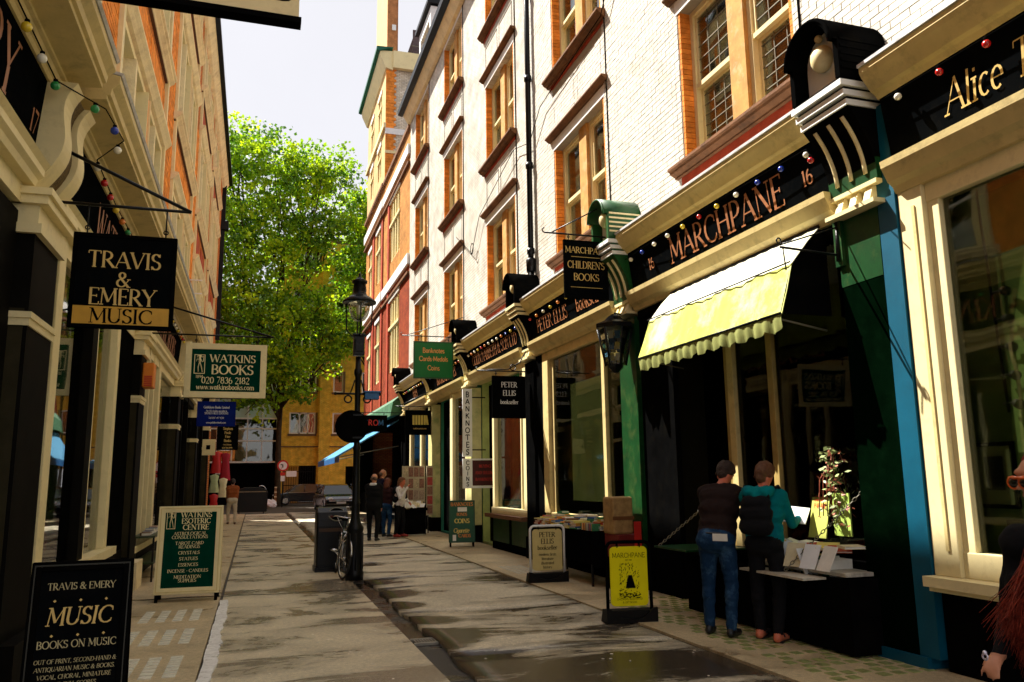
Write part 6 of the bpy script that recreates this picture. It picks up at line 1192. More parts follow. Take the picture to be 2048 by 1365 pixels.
# ---- bicycle
bk_ = thing('bicycle', (1.42, 14.2, 0), 'silver and black city bicycle leaning between the litter bin and lamp post', 'bicycle')
CH = mat('chrome', (.6, .6, .6), .2, .5, .05, 5, metal=.9); TY = mat('tyre', (.02, .02, .02), .8); FR = mat('bike_frame', (.05, .08, .07), .3, .5)
Lm = Matrix.Translation((1.43, 0, 0)) @ Matrix.Rotation(R_(7), 4, 'Y')
def wheel(yc, steer=0, x=0):
    W = Lm @ Matrix.Translation((x, yc, .34)) @ Matrix.Rotation(steer, 4, 'Z')
    w_ = MB().torus((0, 0, 0), .325, .017, 'x', 32, 8).xf(W).build('wheel', TY, bk_)
    MB().torus((0, 0, 0), .30, .009, 'x', 32, 6).xf(W).build('rim', CH, w_)
    sp = MB()
    for k in range(18): a = k * math.pi / 9; sp.tube([(0, 0, 0), (0, .30 * math.cos(a), .30 * math.sin(a))], .0018, 4)
    sp.tube([(-.04, 0, 0), (.04, 0, 0)], .02, 8); sp.xf(W).build('spokes', CH, w_)
    g = MB(); g.torus((0, 0, 0), .36, .02, 'x', 18, 6, 20, 170); g.xf(W).build('mudguard', CH, bk_)
wheel(13.88, R_(10)); wheel(14.93)
fr = MB(); fr.tube([(0, 14.93, .34), (0, 14.50, .30), (0, 14.15, .72), (0, 14.62, .80), (0, 14.50, .30)], .015, 7); fr.tube([(0, 14.15, .72), (0, 14.10, .86)], .02, 8); fr.tube([(0, 14.93, .34), (0, 14.62, .78)], .010, 6); fr.tube([(0, 14.62, .80), (0, 14.65, .93)], .012, 6); fr.xf(Lm).build('frame', FR, bk_)
fr = MB(); 
for s in (-1, 1): fr.tube([(s * .05, 13.88, .34), (s * .05, 14.0, .66), (0, 14.08, .74)], .011, 6)
fr.xf(Lm).build('fork', CH, bk_)
fr = MB(); fr.tube([(0, 14.10, .86), (0, 14.06, .96), (0, 13.98, .99)], .013, 7); fr.tube([(-.28, 14.18, .98), (-.22, 14.05, 1.0), (-.08, 13.98, .99), (.08, 13.98, .99), (.22, 14.05, 1.0), (.28, 14.18, .98)], .011, 7); fr.tube([(-.2, 14.0, .99), (-.16, 13.94, .9), (-.05, 13.92, .75)], .004, 5); fr.xf(Lm).build('handlebar', CH, bk_)
fr = MB(); 
for s in (-1, 1): fr.tube([(s * .27, 14.14, .985), (s * .285, 14.25, .975)], .018, 8)
fr.xf(Lm).build('grip', mat('brown_grip', (.12, .02, .01), .6), bk_); sd_ = MB(); sd_.ball((0, 14.68, .95), .1, 12, 8, sc=(.8, 1.35, .35)); sd_.xf(Lm).build('saddle', BLACK, bk_)
fr = MB(); fr.ball((-.13, 14.42, .42), .05, 10, 6, sc=(1.3, .9, .5)); fr.tube([(-.12, 14.45, .40), (0, 14.5, .30), (.12, 14.52, .2)], .01, 6); fr.ball((.14, 14.52, .19), .045, 8, 6, sc=(1.2, .9, .4)); fr.xf(Lm).build('pedal', CH, bk_)
fr = MB(); fr.ball((0, 13.93, .82), .045, 10, 7); fr.box(-.09, 13.8, .76, .09, 13.98, .775); fr.xf(Lm).build('front_light', CH, bk_)
# ---- card racks and stall by the far shop
t = thing('card_rack', (4.6, 24.3, 0), 'tall display of framed cards standing outside the far shop', 'card rack'); random.seed(12)
B('panel', mat('rack_cream', (.5, .42, .28), .7), t, (4.25, 24.4, .95, 4.95, 24.44, 2.02)); B('side_panel', mat('rack_cream', (.5, .42, .28), .7), t, (4.96, 24.2, .55, 5.16, 24.24, 2.02)); B('leg', IRON, t, (4.28, 24.41, .03, 4.31, 24.44, .95), (4.9, 24.41, .03, 4.93, 24.44, .95), (5.0, 24.21, .03, 5.03, 24.24, .55))
CM = [mat('card_' + str(k), c, .6, .2, .5, 25) for k, c in enumerate(((.5, .4, .25), (.25, .12, .08), (.35, .25, .18), (.4, .06, .05)))]
for r in range(3):
    for c in range(4): o = B('card', CM[random.randrange(3)], t, (4.28 + .165 * c, 24.385, 1.02 + .34 * r, 4.42 + .165 * c, 24.395, 1.30 + .34 * r))
for r in range(5): B('card', CM[3 if r % 2 else 1], t, (4.98, 24.185, .6 + .28 * r, 5.14, 24.195, .84 + .28 * r))
t = thing('book_stall', (4.4, 23.6, 0), 'black pavement stall heaped with loose papers and prints beside the group of shoppers', 'stall'); B('tray', BLACK, t, (3.85, 23.5, .72, 4.85, 24.2, .80)); B('cloth', BLACK, t, (3.9, 23.55, .05, 4.8, 23.57, .72)); 
for x in (3.9, 4.8): B('leg', IRON, t, (x, 23.6, .03, x + .03, 23.63, .72))
for k in range(46):
    x, y = random.uniform(3.9, 4.75), random.uniform(23.55, 24.1); Mx = Matrix.Translation((x, y, .82 + random.uniform(0, .12))) @ Matrix.Rotation(random.uniform(-.8, .8), 4, 'Z') @ Matrix.Rotation(R_(random.uniform(20, 60)), 4, 'X')
    o = MB().box(-.07, -.1, 0, .07, .1, .004).xf(Mx).build('print', random.choice([PAPER, WHITE, BC[0]]), None); tag(o, 'loose print in the heap on the black stall beside the shoppers', 'print', 'loose prints heaped on the black stall')
# ---- parked cars
def car(loc, yaw, label, body_m, L=4.1, W=1.7, H=1.42):
    t = thing('parked_car', loc, label, 'car'); Mx = Matrix.Translation(loc) @ Matrix.Rotation(yaw, 4, 'Z')
    h = W / 2; prof = [(-L / 2, .35), (-L / 2 + .02, .62), (-L / 2 + .25, .78), (-L / 2 + .95, .90), (L / 2 - .35, .92), (L / 2 - .04, .80), (L / 2, .4), (L / 2 - .1, .25), (-L / 2 + .1, .25)]
    mb = MB(); mb.prism(prof, 'y', -h, h); mb.xf(Mx).build('body', body_m, t, bevel=.07)
    c0 = [(-L / 2 + .9, .88), (-L / 2 + 1.55, H - .06), (-L / 2 + 1.9, H), (L / 2 - 1.0, H - .02), (L / 2 - .3, .90)]
    mb = MB(); n = len(c0); 
    vs_ = [(x, -h + .05 + (.16 if z > 1 else 0), z) for x, z in c0] + [(x, h - .05 - (.16 if z > 1 else 0), z) for x, z in c0]
    mb.add(vs_, [(i, i + 1, n + i + 1, n + i) for i in range(n - 1)] + [tuple(range(n))[::-1], tuple(range(n, 2 * n))]); mb.xf(Mx).build('cabin', GLASSD if False else mat('car_glass', (.02, .025, .02), .08, .6, .1), t)
    mb = MB(); mb.prism([(x, z + .012) for x, z in c0[1:4]] + [(x, z - .05) for x, z in c0[3:0:-1]], 'y', -h + .2, h - .2); mb.xf(Mx).build('roof', body_m, t, bevel=.03)
    pm_ = MB()
    for s in (-1, 1):
        for (xa, za), (xb, zb) in ((c0[0], c0[1]), (c0[3], c0[4]), ((0, .9), (.05, H - .04))): pm_.tube([(xa, s * (h - .04), za), (xb, s * (h - .2), zb)], .03, 6)
    pm_.xf(Mx).build('pillar', body_m, t)
    for x in (-L / 2 + .78, L / 2 - .75):
        for s in (-1, 1):
            W_ = MB().lathe([(.2, -.10), (.31, -.09), (.31, .09), (.2, .10)], (0, 0, 0), 20).xf(Mx @ Matrix.Translation((x, s * (h - .08), .31)) @ Matrix.Rotation(R_(90), 4, 'X')).build('wheel', TY, t)
            MB().lathe([(.18, -.105), (.19, .105)], (0, 0, 0), 14).xf(Mx @ Matrix.Translation((x, s * (h - .08), .31)) @ Matrix.Rotation(R_(90), 4, 'X')).build('hubcap', CH, W_)
    for s in (-1, 1): MB().ball((-L / 2 + .1, s * (h - .3), .66), .12, 10, 6, sc=(.7, 1.2, .7)).xf(Mx).build('headlight', mat('lamp_lens', (.7, .7, .65), .1, .6), t)
    MB().box(-L / 2 - .012, -.25, .40, -L / 2 + .04, .25, .51).xf(Mx).build('number_plate', WHITE, t); MB().tube([(-L / 2 - .01, -h + .2, .55), (-L / 2 - .01, h - .2, .55)], .02, 6).xf(Mx).build('grille_bar', CH, t)
DC = mat('dark_car_paint', (.012, .014, .016), .15, .6, .1, 2, coat=1.)
car((4.3, 46.5, 0), R_(95), 'dark car with glinting windows parked beyond the blue awning', DC)
car((3.3, 59.3, 0), R_(3), 'black car parked across the archway of the yellow brick block', DC)
car((6.6, 50.5, 0), R_(92), 'second dark car half hidden behind the nearer one', DC)
# dark container / skip bin
t = thing('refuse_container', (-.05, 44.2, 0), 'black refuse container with rounded lid beside the walking man', 'refuse bin'); mb = MB(); mb.prism([(-.75, .1), (-.8, 1.05), (-.72, 1.22), (-.4, 1.34), (.4, 1.34), (.72, 1.22), (.8, 1.05), (.75, .1)], 'y', 43.8, 44.9); mb.xf(Matrix.Translation((-.1, 0, 0))); mb.build('body', IRON, t, bevel=.04); B('bar', LEADC, t, (-.8, 43.77, 1.1, .6, 43.8, 1.14)); MB().torus((.35, 43.9, 1.2), .22, .02, 'y', 12, 6, 0, 120).build('handle', CH, t)
for x in (-.7, .5): MB().lathe([(.09, -.03), (.09, .03)], (0, 0, 0), 12).xf(Matrix.Translation((x, 43.95, .09)) @ Matrix.Rotation(R_(90), 4, 'Y')).build('wheel', TY, t)
# rubbish bag
bag = bmesh.new(); bmesh.ops.create_icosphere(bag, subdivisions=4, radius=.38)
from mathutils import noise
for v in bag.verts: k = 1 + .22 * noise.noise(v.co * 4) + .1 * noise.noise(v.co * 11); v.co = Vector((v.co.x * k * 1.25, v.co.y * k, max(-.2, v.co.z * k * .8)))
me = bpy.data.meshes.new('rubbish_bag'); bag.to_mesh(me); me.materials.append(mat('white_plastic', (.78, .76, .76), .35, .4, .05)); o = bpy.data.objects.new('rubbish_bag', me); COL.objects.link(o); o.location = (.98, 54.3, .2); tag(o, 'knotted white rubbish bag lying at the foot of the tree', 'rubbish bag')
# no-left-turn sign on pole
t = thing('road_sign', (1.75, 54, 0), 'round red ringed no left turn sign on a grey pole beside the tree trunk', 'road sign'); MB().tube([(1.72, 54, 0), (1.72, 54, 3.0)], .04, 8).build('pole', IRON, t)
def disc(x, y, z, r, th, nm, m, par): return MB().lathe([(r, 0), (r, th)], (0, 0, 0), 24).xf(Matrix.Translation((x, y, z)) @ Matrix.Rotation(R_(90), 4, 'X')).build(nm, m, par)
disc(1.70, 53.94, 2.62, .36, .02, 'ring', REDP, t); disc(1.70, 53.918, 2.62, .26, .008, 'face', WHITE, t); B('arrow', BLACK, t, (1.66, 53.895, 2.50, 1.72, 53.909, 2.70), (1.56, 53.895, 2.66, 1.66, 53.909, 2.72)); B('bar', REDP, t, (1.6, 53.89, 2.44, 1.64, 53.894, 2.5)); B('plate', REDP, t, (1.56, 53.92, 2.0, 1.86, 53.94, 2.2)); B('plate', WHITE, t, (1.58, 53.92, 1.64, 1.84, 53.94, 1.98)); B('side_plate', WHITE, t, (1.92, 53.92, 1.92, 2.56, 53.95, 2.28))
ns_ = thing('notice_board', (1.55, 53.6, 0), 'low striped timber bollard beside the tree trunk', 'post'); B('post', WOOD, ns_, (1.28, 55.9, 0, 1.42, 56.0, 1.3)); B('band', BC[0], ns_, (1.27, 55.88, .3, 1.43, 55.899, .38), (1.27, 55.88, .6, 1.43, 55.899, .68), (1.27, 55.88, .9, 1.43, 55.899, .98), (1.27, 55.88, 1.2, 1.43, 55.899, 1.28))
# red dresses on a rail outside the far left shop
t = thing('clothes_rail', (-1.5, 36.5, 0), 'rail of bright red and pale green clothes hanging outside the far left shop', 'clothes rail')
MB().tube([(-1.85, 36.3, 2.95), (-1.05, 36.3, 2.95)], .015, 6).build('rail', CH, t)
def garment(x, y, zt, zb, w, m, name='garment'):
    mb = MB(); n = 14; rows = [(zt, w * .12), (zt - .06, w * .85), (zt - .3, w * .62), ((zt + zb) / 2, w * .7), (zb, w * .95)]; vs_ = []
    for z, ww in rows:
        for k in range(n): a = 2 * math.pi * k / n; f = 1 + .15 * math.sin(a * 4); vs_.append((x + ww * .5 * math.cos(a) * f, y + min(ww, w * .6) * .25 * math.sin(a) * f, z))
    mb.add(vs_, [(i * n + k, i * n + (k + 1) % n, (i + 1) * n + (k + 1) % n, (i + 1) * n + k) for i in range(4) for k in range(n)], True); return mb.build(name, m, t)
garment(-1.55, 36.3, 2.9, 2.0, .5, REDP); garment(-1.2, 36.3, 2.85, 1.7, .45, mat('crimson', (.35, .01, .02), .6)); garment(-1.6, 36.0, 1.95, 1.2, .42, mat('pale_green_cloth', (.45, .5, .25), .8)); garment(-1.25, 36.1, 1.8, 1.0, .4, mat('cream_cloth', (.7, .6, .35), .8)); garment(-1.58, 35.8, 1.15, .45, .4, REDP)
t = thing('wall_sign', (-1.85, 33.9, 2.5), 'small yellow notice box high on the dark far left wall', 'notice'); B('box', CREAM2, t, (-1.78, 30.0, 2.55, -1.35, 30.05, 3.1)); B('mark', BLACK, t, (-1.65, 29.99, 2.75, -1.52, 30.0, 2.9))
# tray of goods outside the second left shop
t = thing('goods_shelf', (XL + .2, 15.5, 0), 'dark shelf of small goods and books at the left window behind the cream board', 'shelf'); B('shelf', mat('dark_green_shelf', (.03, .05, .02), .4), t, (XL + .08, 14.7, .72, XL + .42, 17.2, .75), (XL + .08, 14.7, .30, XL + .42, 17.2, .33)); B('support', IRON, t, (XL + .1, 14.75, .012, XL + .13, 14.78, .72), (XL + .38, 14.75, .012, XL + .41, 14.78, .72), (XL + .38, 17.1, .012, XL + .41, 17.13, .72)); random.seed(8)
for k in range(16): book(XL + .25, 14.85 + .14 * k, .752, .14, .1, random.uniform(.03, .09), random.uniform(-.4, .4), 'small item on the dark shelf at the left window, %s from the near end' % ORD18[k], random.choice([BLACK, BC[6], BC[0], BLUEP, BC[1]]), 'small goods on the left window shelf')
# rooftop aerial glimpse
# extra clutter on the let-down stall
random.seed(91)
for k in range(9):
    y = 6.15 + .14 * k; ci = random.choice((0, 5, 5, 7, 3, 1)); book(5.14 + random.uniform(-.04, .04), y, .92 + random.uniform(-.03, .02), .2, .14, random.uniform(.012, .03), random.uniform(-1, 1), '%s book lying loosely across the stall box, %s from the near end' % (BN[ci], ORD18[k]), BC[ci], 'loose books across the stall box', tilt=R_(random.uniform(-15, 25)))
for k in range(4):
    y = 6.25 + .22 * k; o = MB().box(-.09, -.003, 0, .09, .003, .24).xf(Matrix.Translation((4.90, y, .74)) @ Matrix.Rotation(R_(-90 + 12 * k), 4, 'Z') @ Matrix.Rotation(R_(-28), 4, 'X')).build('print', [PAPER, WHITE, BC[0], WHITE][k], None); tag(o, '%s clear wrapped print leaning at the front of the stall' % ORD18[k], 'print', 'wrapped prints at the stall front')
for k in range(14):
    ci = random.choice((0, 1, 2, 6, 6, 3)); book(5.52, 6.3 + .09 * k, 1.02, .12, .2, random.uniform(.02, .05), 0, '%s book on the ledge inside the awning window, %s from the near end' % (BN[ci], ORD18[k]), BC[ci], 'books on the ledge inside the awning window', tilt=R_(90))
B('ledge', WOOD, None, (XR + .02, 6.2, .98, XR + .25, 8.1, 1.015)); tag(COL.objects[-1], 'narrow wooden ledge of books inside the awning window', 'ledge')
# litter, chewing gum spots and cigarette ends on the ground
random.seed(55); gm = MB()
for k in range(150):
    x, y = random.choice([(random.uniform(-.2, 1.5), 0), (random.uniform(1.95, 4.0), .024)]), random.uniform(4.6, 16); r = random.uniform(.006, .018)
    gm.lathe([(r, 0), (r * .8, .0016)], (x[0], y, x[1] + (.0 if x[1] == 0 else .004)), 7)
tag(structure(gm.build('gum_spots', mat('old_gum', (.62, .56, .46), .7, .2, .4, 30), None)), None); COL.objects[-1]['kind'] = 'stuff'; COL.objects[-1]['label'] = 'pale chewing gum spots and specks scattered over the damp ground'; COL.objects[-1]['category'] = 'litter'
# ================================================================ people
def capsule(mb, p0, p1, r0, r1, n=12, sc=None):
    p0, p1 = Vector(p0), Vector(p1); d = p1 - p0; L = d.length
    if L < 1e-5: d = Vector((0, 0, 1)); L = 0
    d.normalize(); a = d.orthogonal().normalized(); b = d.cross(a); prof = []
    for q in range(5): t = math.pi / 2 * q / 4; prof.append((-r0 * math.cos(t), r0 * math.sin(t)))
    for q in range(5): t = math.pi / 2 * q / 4; prof.append((L + r1 * math.sin(t), r1 * math.cos(t)))
    vs_ = []
    for z, r in prof:
        for k in range(n): t = 2 * math.pi * k / n; vs_.append(p0 + d * z + (a * math.cos(t) + b * math.sin(t)) * max(r, .18 * max(r0, r1)))
    m = len(prof); mb.add(vs_, [(i * n + k, i * n + (k + 1) % n, (i + 1) * n + (k + 1) % n, (i + 1) * n + k) for i in range(m - 1) for k in range(n)] + [tuple(range(n))[::-1], tuple((m - 1) * n + k for k in range(n))], True)
def fuse(name, caps, mats, parent, voxel, smooth=3):
    """one continuous surface from limb volumes; each face takes the material of the volume it came from"""
    mb = MB()
    for c in caps: capsule(mb, c[0], c[1], c[2], c[3])
    me = bpy.data.meshes.new('tmp'); me.from_pydata(mb.v, [], mb.f); o = bpy.data.objects.new('tmp', me); COL.objects.link(o)
    r = o.modifiers.new('r', 'REMESH'); r.mode = 'VOXEL'; r.voxel_size = voxel; s = o.modifiers.new('s', 'SMOOTH'); s.iterations = smooth; s.factor = .5
    dg = bpy.context.evaluated_depsgraph_get(); m2 = bpy.data.meshes.new_from_object(o.evaluated_get(dg)); bpy.data.objects.remove(o); bpy.data.meshes.remove(me)
    m2.name = name
    for m in mats: m2.materials.append(m)
    C = [(Vector(c[0]), Vector(c[1]) - Vector(c[0]), c[2], c[3], c[4]) for c in caps]
    for p in m2.polygons:
        ct = p.center; best = 9; bi = 0
        for a, d, r0, r1, mi in C:
            l2 = d.length_squared; t = max(0, min(1, (ct - a).dot(d) / l2)) if l2 > 1e-9 else 0; dd = (ct - a - d * t).length - (r0 + (r1 - r0) * t)
            if dd < best: best = dd; bi = mi
        p.material_index = bi; p.use_smooth = True
    cl_ = set()
    for p in m2.polygons:
        if not mats[p.material_index].name.startswith(('skin', 'sunburnt', 'black_shoe')): cl_.update(p.vertices)
    amp = .010 if 'hair' not in name else .007; nv = [v.normal.copy() for v in m2.vertices]
    for i in cl_:
        v = m2.vertices[i]; c = v.co
        k = abs(noise.noise(Vector((c.x * 7, c.y * 7, c.z * 15)))) * 1.4 - .35 if 'hair' not in name else noise.noise(Vector((c.x * 40, c.y * 40, c.z * 14))) 
        v.co = c - nv[i] * k * amp
    ob = bpy.data.objects.new(name, m2); COL.objects.link(ob); attach(ob, parent); return ob
SKIN = mat('skin', (.55, .24, .13), .5, .35, .08, 20); SKINR = mat('sunburnt_skin', (.60, .16, .08), .5, .35, .1, 20)
def cloth(name, c, **k): return mat(name, c, .85, .1, .15, 14, bump=.5, bscale=16, **k)
DENIM = cloth('denim', (.010, .035, .085), dirt=((.07, .16, .27), .8, 5)); BLKC = cloth('black_cloth', (.008, .008, .009)); BROWNC = cloth('dark_brown_jumper', (.022, .012, .010)); TEALC = cloth('teal_jacket', (.0, .16, .17), dirt=((.0, .05, .12), .7, 3)); SHOE = mat('black_shoe', (.01, .01, .01), .4, .4)
HB = mat('brown_hair', (.035, .016, .008), .6, .4, .4, 60, bump=.8, bscale=90); HL = mat('auburn_hair', (.15, .055, .018), .5, .4, .35, 60, bump=.8, bscale=90); HG = mat('grey_brown_hair', (.14, .08, .05), .6, .3, .3, 60, bump=.6, bscale=90)
def hand(caps, w, dirv, pal, r, mi, curl=.5, side=1):
    """palm and five fingers. w: wrist, dirv: hand direction, pal: palm normal (fingers curl to it)"""
    w, d, n = Vector(w), Vector(dirv).normalized(), Vector(pal).normalized(); n = (n - d * n.dot(d)).normalized(); s = d.cross(n) * side
    k = r / .04
    for j in range(4): q = (j - 1.5) * .019 * k; caps.append((w, w + d * .085 * k + s * q, .021 * k, .013 * k, mi))
    for j, fl in enumerate((.068, .076, .072, .056)):
        q = (j - 1.5) * .021 * k; a = w + d * .088 * k + s * q; b = a + (d * math.cos(curl * .5) + n * math.sin(curl * .5)) * fl * .5 * k + s * q * .1; c = b + (d * math.cos(curl * 1.4) + n * math.sin(curl * 1.4)) * fl * .5 * k
        caps += [(a, b, .0098 * k, .009 * k, mi), (b, c, .009 * k, .0075 * k, mi)]
    a = w + d * .02 * k - s * .02 * k; b = a + (d * .6 - s * .75 + n * .3).normalized() * .045 * k; c = b + (d * .9 - s * .1 + n * .4).normalized() * .032 * k; caps += [(a, b, .013 * k, .011 * k, mi), (b, c, .0105 * k, .009 * k, mi)]
def head_caps(c, f, up_, sk, r=1.):
    """c: head centre, f: facing, up_"""
    c, f, u = Vector(c), Vector(f).normalized(), Vector(up_).normalized(); u = (u - f * u.dot(f)).normalized(); s = f.cross(u)
    P = lambda a, b, z: c + f * a * r + s * b * r + u * z * r
    L = [(P(-.015, 0, .03), P(-.01, 0, .045), .088 * r, .083 * r, sk), (P(.02, 0, .04), P(.025, 0, -.02), .074 * r, .066 * r, sk), (P(.035, 0, -.05), P(.045, 0, -.085), .052 * r, .036 * r, sk), (P(-.02, -.03, -.05), P(.03, -.02, -.08), .045 * r, .03 * r, sk), (P(-.02, .03, -.05), P(.03, .02, -.08), .045 * r, .03 * r, sk),
         (P(.088, 0, .02), P(.112, 0, -.018), .010 * r, .014 * r, sk), (P(.09, -.012, -.05), P(.09, .012, -.05), .010 * r, .010 * r, sk), (P(.083, -.045, .045), P(.083, .045, .045), .014 * r, .014 * r, sk)]
    for q in (-1, 1): L += [(P(-.012, q * .083, .01), P(-.02, q * .089, -.012), .012 * r, .009 * r, sk), (P(-.02, q * .09, .03), P(-.025, q * .088, .005), .013 * r, .010 * r, sk)]
    return L, P
def person(loc, yaw, label, spec, voxel=.014, cat='person', group=None):
    """spec in local metres: facing +x before yaw"""
    t = thing('person', loc, label, cat, group); Mx = Matrix.Translation(loc) @ Matrix.Rotation(yaw, 4, 'Z')
    caps = [(Mx @ Vector(c[0]), Mx @ Vector(c[1]), c[2], c[3], c[4]) for c in spec['caps']]
    fuse('body', caps, spec['mats'], t, voxel)
    for nm, cp, m, vx in spec.get('extra', []):
        fuse(nm, [(Mx @ Vector(c[0]), Mx @ Vector(c[1]), c[2], c[3], 0) for c in cp], [m], t, vx, 2)
    return t, Mx
def std(h=1.72, lean=0., stance=.16, step=0., top=1, leg=2, shoe=3, skin=0, arms=None, head_f=(1, 0, -.35), fat=1., legw=1., hipz=None, sleeve=True, neck_fwd=0.):
    """standing figure facing +x; returns caps list + head data"""
    k = h / 1.75; hz = .93 * k; sh = 1.43 * k; L = []
    tx = lambda z: lean * max(0, (z - hz)) 
    for q in (-1, 1):
        fx = step * q; hip = Vector((0, q * .09 * k, hz)); kn = Vector((fx * .45 + .03, q * (.10 * k + stance * .15), .50 * k)); an = Vector((fx - .02, q * stance * .7, .085))
        L += [(hip, kn, .098 * k * fat * legw, .068 * k * legw, leg), (kn, an + Vector((0, 0, .03)), .070 * k * legw, .056 * k * legw, leg), (kn.lerp(an, .25) + Vector((-.015, 0, 0)), kn.lerp(an, .5), .066 * legw, .058 * legw, leg), (an + Vector((-.03, 0, -.035)), an + Vector((.15, q * .02, -.048)), .044, .034, shoe), (an + Vector((-.04, 0, -.04)), an + Vector((.06, 0, -.035)), .042, .04, shoe)]
    w = fat
    L += [(Vector((-.035, -.07 * k, hz)), Vector((-.035, .07 * k, hz)), .118 * k * w, .118 * k * w, leg), (Vector((tx(1.06 * k), -.07, 1.08 * k)), Vector((tx(1.06 * k), .07, 1.08 * k)), .115 * w, .115 * w, top), (Vector((tx(1.2 * k) - .01, -.085, 1.22 * k)), Vector((tx(1.2 * k) - .01, .085, 1.22 * k)), .118 * w, .118 * w, top),
          (Vector((tx(1.34 * k) - .01, -.10, 1.34 * k)), Vector((tx(1.34 * k) - .01, .10, 1.34 * k)), .112 * w, .112 * w, top), (Vector((tx(sh) - .015, -.15, sh - .01)), Vector((tx(sh) - .015, .15, sh - .01)), .068 * w, .068 * w, top), (Vector((tx(.98 * k), -.07, 1.0 * k)), Vector((tx(1.0), .07, 1.0 * k)), .118 * w, .118 * w, top)]
    nb = Vector((tx(sh) + .0, 0, sh + .03)); hc = Vector((tx(1.62 * k) + .02 + neck_fwd, 0, 1.62 * k - neck_fwd * .4)); L += [(nb, hc + Vector((-.02, 0, -.05)), .058, .052, skin), (nb + Vector((-.02, -.07, -.01)), nb + Vector((-.02, .07, -.01)), .055, .055, top)]
    hl, P = head_caps(hc, head_f, (0, 0, 1), skin); L += hl
    arms = arms or [((.03, 0, -.30), (.12, -.02, -.54))] * 2
    for q, (e, wv) in zip((-1, 1), arms):
        s = Vector((tx(sh) - .015, q * .185 * k * (w * .3 + .7), sh - .02)); el = s + Vector((e[0], q * e[1] if False else e[1] * 1, e[2])); wr = s + Vector(wv)
        el = s + Vector((e[0], e[1] * q, e[2])); wr = s + Vector((wv[0], wv[1] * q, wv[2]))
        L += [(s, el, .060, .047, top), (el, wr, .048, .036, top if sleeve else skin), (s + Vector((0, 0, .0)), s + Vector((.01, q * .01, -.03)), .066, .062, top)]
        dv = (wr - el).normalized(); L.append((wr, wr + dv * .03, .028, .025, skin)); hand(L, wr + dv * .01, dv, Vector((.25, -q * 1., 0)) if wv[2] < -.4 else Vector((.2, -q * .3, -1)), .038, skin, .6 if wv[2] < -.4 else 1.0, side=q)
    return L, P
def hair_caps(P, short=True, bald=False):
    if bald: return [(P(-.04, -.06, -.01), P(-.07, -.05, -.02), .04, .045, 0), (P(-.04, .06, -.01), P(-.07, .05, -.02), .04, .045, 0), (P(-.075, -.03, 0), P(-.075, .03, 0), .045, .045, 0)]
    L = [(P(-.02, 0, .055), P(-.03, 0, .05), .098, .095, 0), (P(-.055, 0, .0), P(-.05, 0, -.045), .080, .06, 0), (P(.04, -.03, .105), P(.04, .03, .105), .038, .038, 0), (P(.02, -.075, .05), P(-.03, -.082, -.02), .024, .022, 0), (P(.02, .075, .05), P(-.03, .082, -.02), .024, .022, 0)]
    if not short: L += [(P(-.05, -.06, -.02), P(-.04, -.07, -.12), .045, .03, 0), (P(-.05, .06, -.02), P(-.04, .07, -.12), .045, .03, 0), (P(-.08, 0, -.02), P(-.08, 0, -.13), .06, .05, 0)]
    return L
# --- couple at the stall, seen from behind, facing the shop (+x, slightly +y)
# woman in teal jacket, black trousers, sandals
W_L, W_P = std(1.70, .10, .15, .05, 1, 2, 0, 0, arms=[((.12, .05, -.28), (.36, .03, -.24)), ((.10, .04, -.28), (.36, -.04, -.25))], head_f=(1, -.15, -.55), fat=1.02, neck_fwd=.03)
sandals = [c for c in W_L]
wt, wM = person((4.803, 6.961, .03), R_(34.3), 'woman in teal hooded jacket with small black backpack, reading a leaflet at the stall', dict(caps=W_L, mats=[SKINR, TEALC, BLKC, SKINR], extra=[('hair', hair_caps(W_P), HL, .012), ('hood', [((-.12, -.09, 1.40), (-.12, .09, 1.40), .06, .06), ((-.08, -.12, 1.42), (.02, -.10, 1.44), .05, .03), ((-.08, .12, 1.42), (.02, .10, 1.44), .05, .03), ((-.15, 0, 1.36), (-.14, 0, 1.30), .06, .035)], TEALC, .014), ('backpack', [((-.17, -.07, 1.30), (-.17, .07, 1.30), .08, .08), ((-.19, -.08, 1.08), (-.19, .08, 1.08), .09, .09), ((-.18, -.08, 1.2), (-.18, .08, 1.2), .09, .09)], BLKC, .016)]))
st = MB()
for q in (-1, 1): st.tube([wM @ Vector((.02 + .1, q * .195, 1.32)), wM @ Vector((.0, q * .17, 1.46)), wM @ Vector((-.14, q * .12, 1.42)), wM @ Vector((-.18, q * .12, 1.2))], .018, 6)
st.build('strap', BLKC, wt)
so = MB(); 
for q in (-1, 1): m_ = wM @ Matrix.Translation((.05 + .05 * q, q * .105, .0)); n0 = len(so.v); so.box(-.09, -.045, .0, .14, .045, .022); so.box(.05, -.05, .05, .075, .05, .075); so.box(-.05, -.05, .05, -.03, .05, .075); so.xf(m_, n0)
so.build('sandal', SHOE, wt)
lf_ = MB(); lf_.box(-.14, -.006, -.1, .14, .006, .1); lf_.xf(Matrix.Translation((5.23, 7.05, 1.20)) @ Matrix.Rotation(R_(-50), 4, 'Z') @ Matrix.Rotation(R_(-42), 4, 'X') @ Matrix.Rotation(R_(8), 4, 'Y')); tag(lf_.build('leaflet', WHITE, None), 'white leaflet held open by the woman in the teal jacket', 'leaflet')
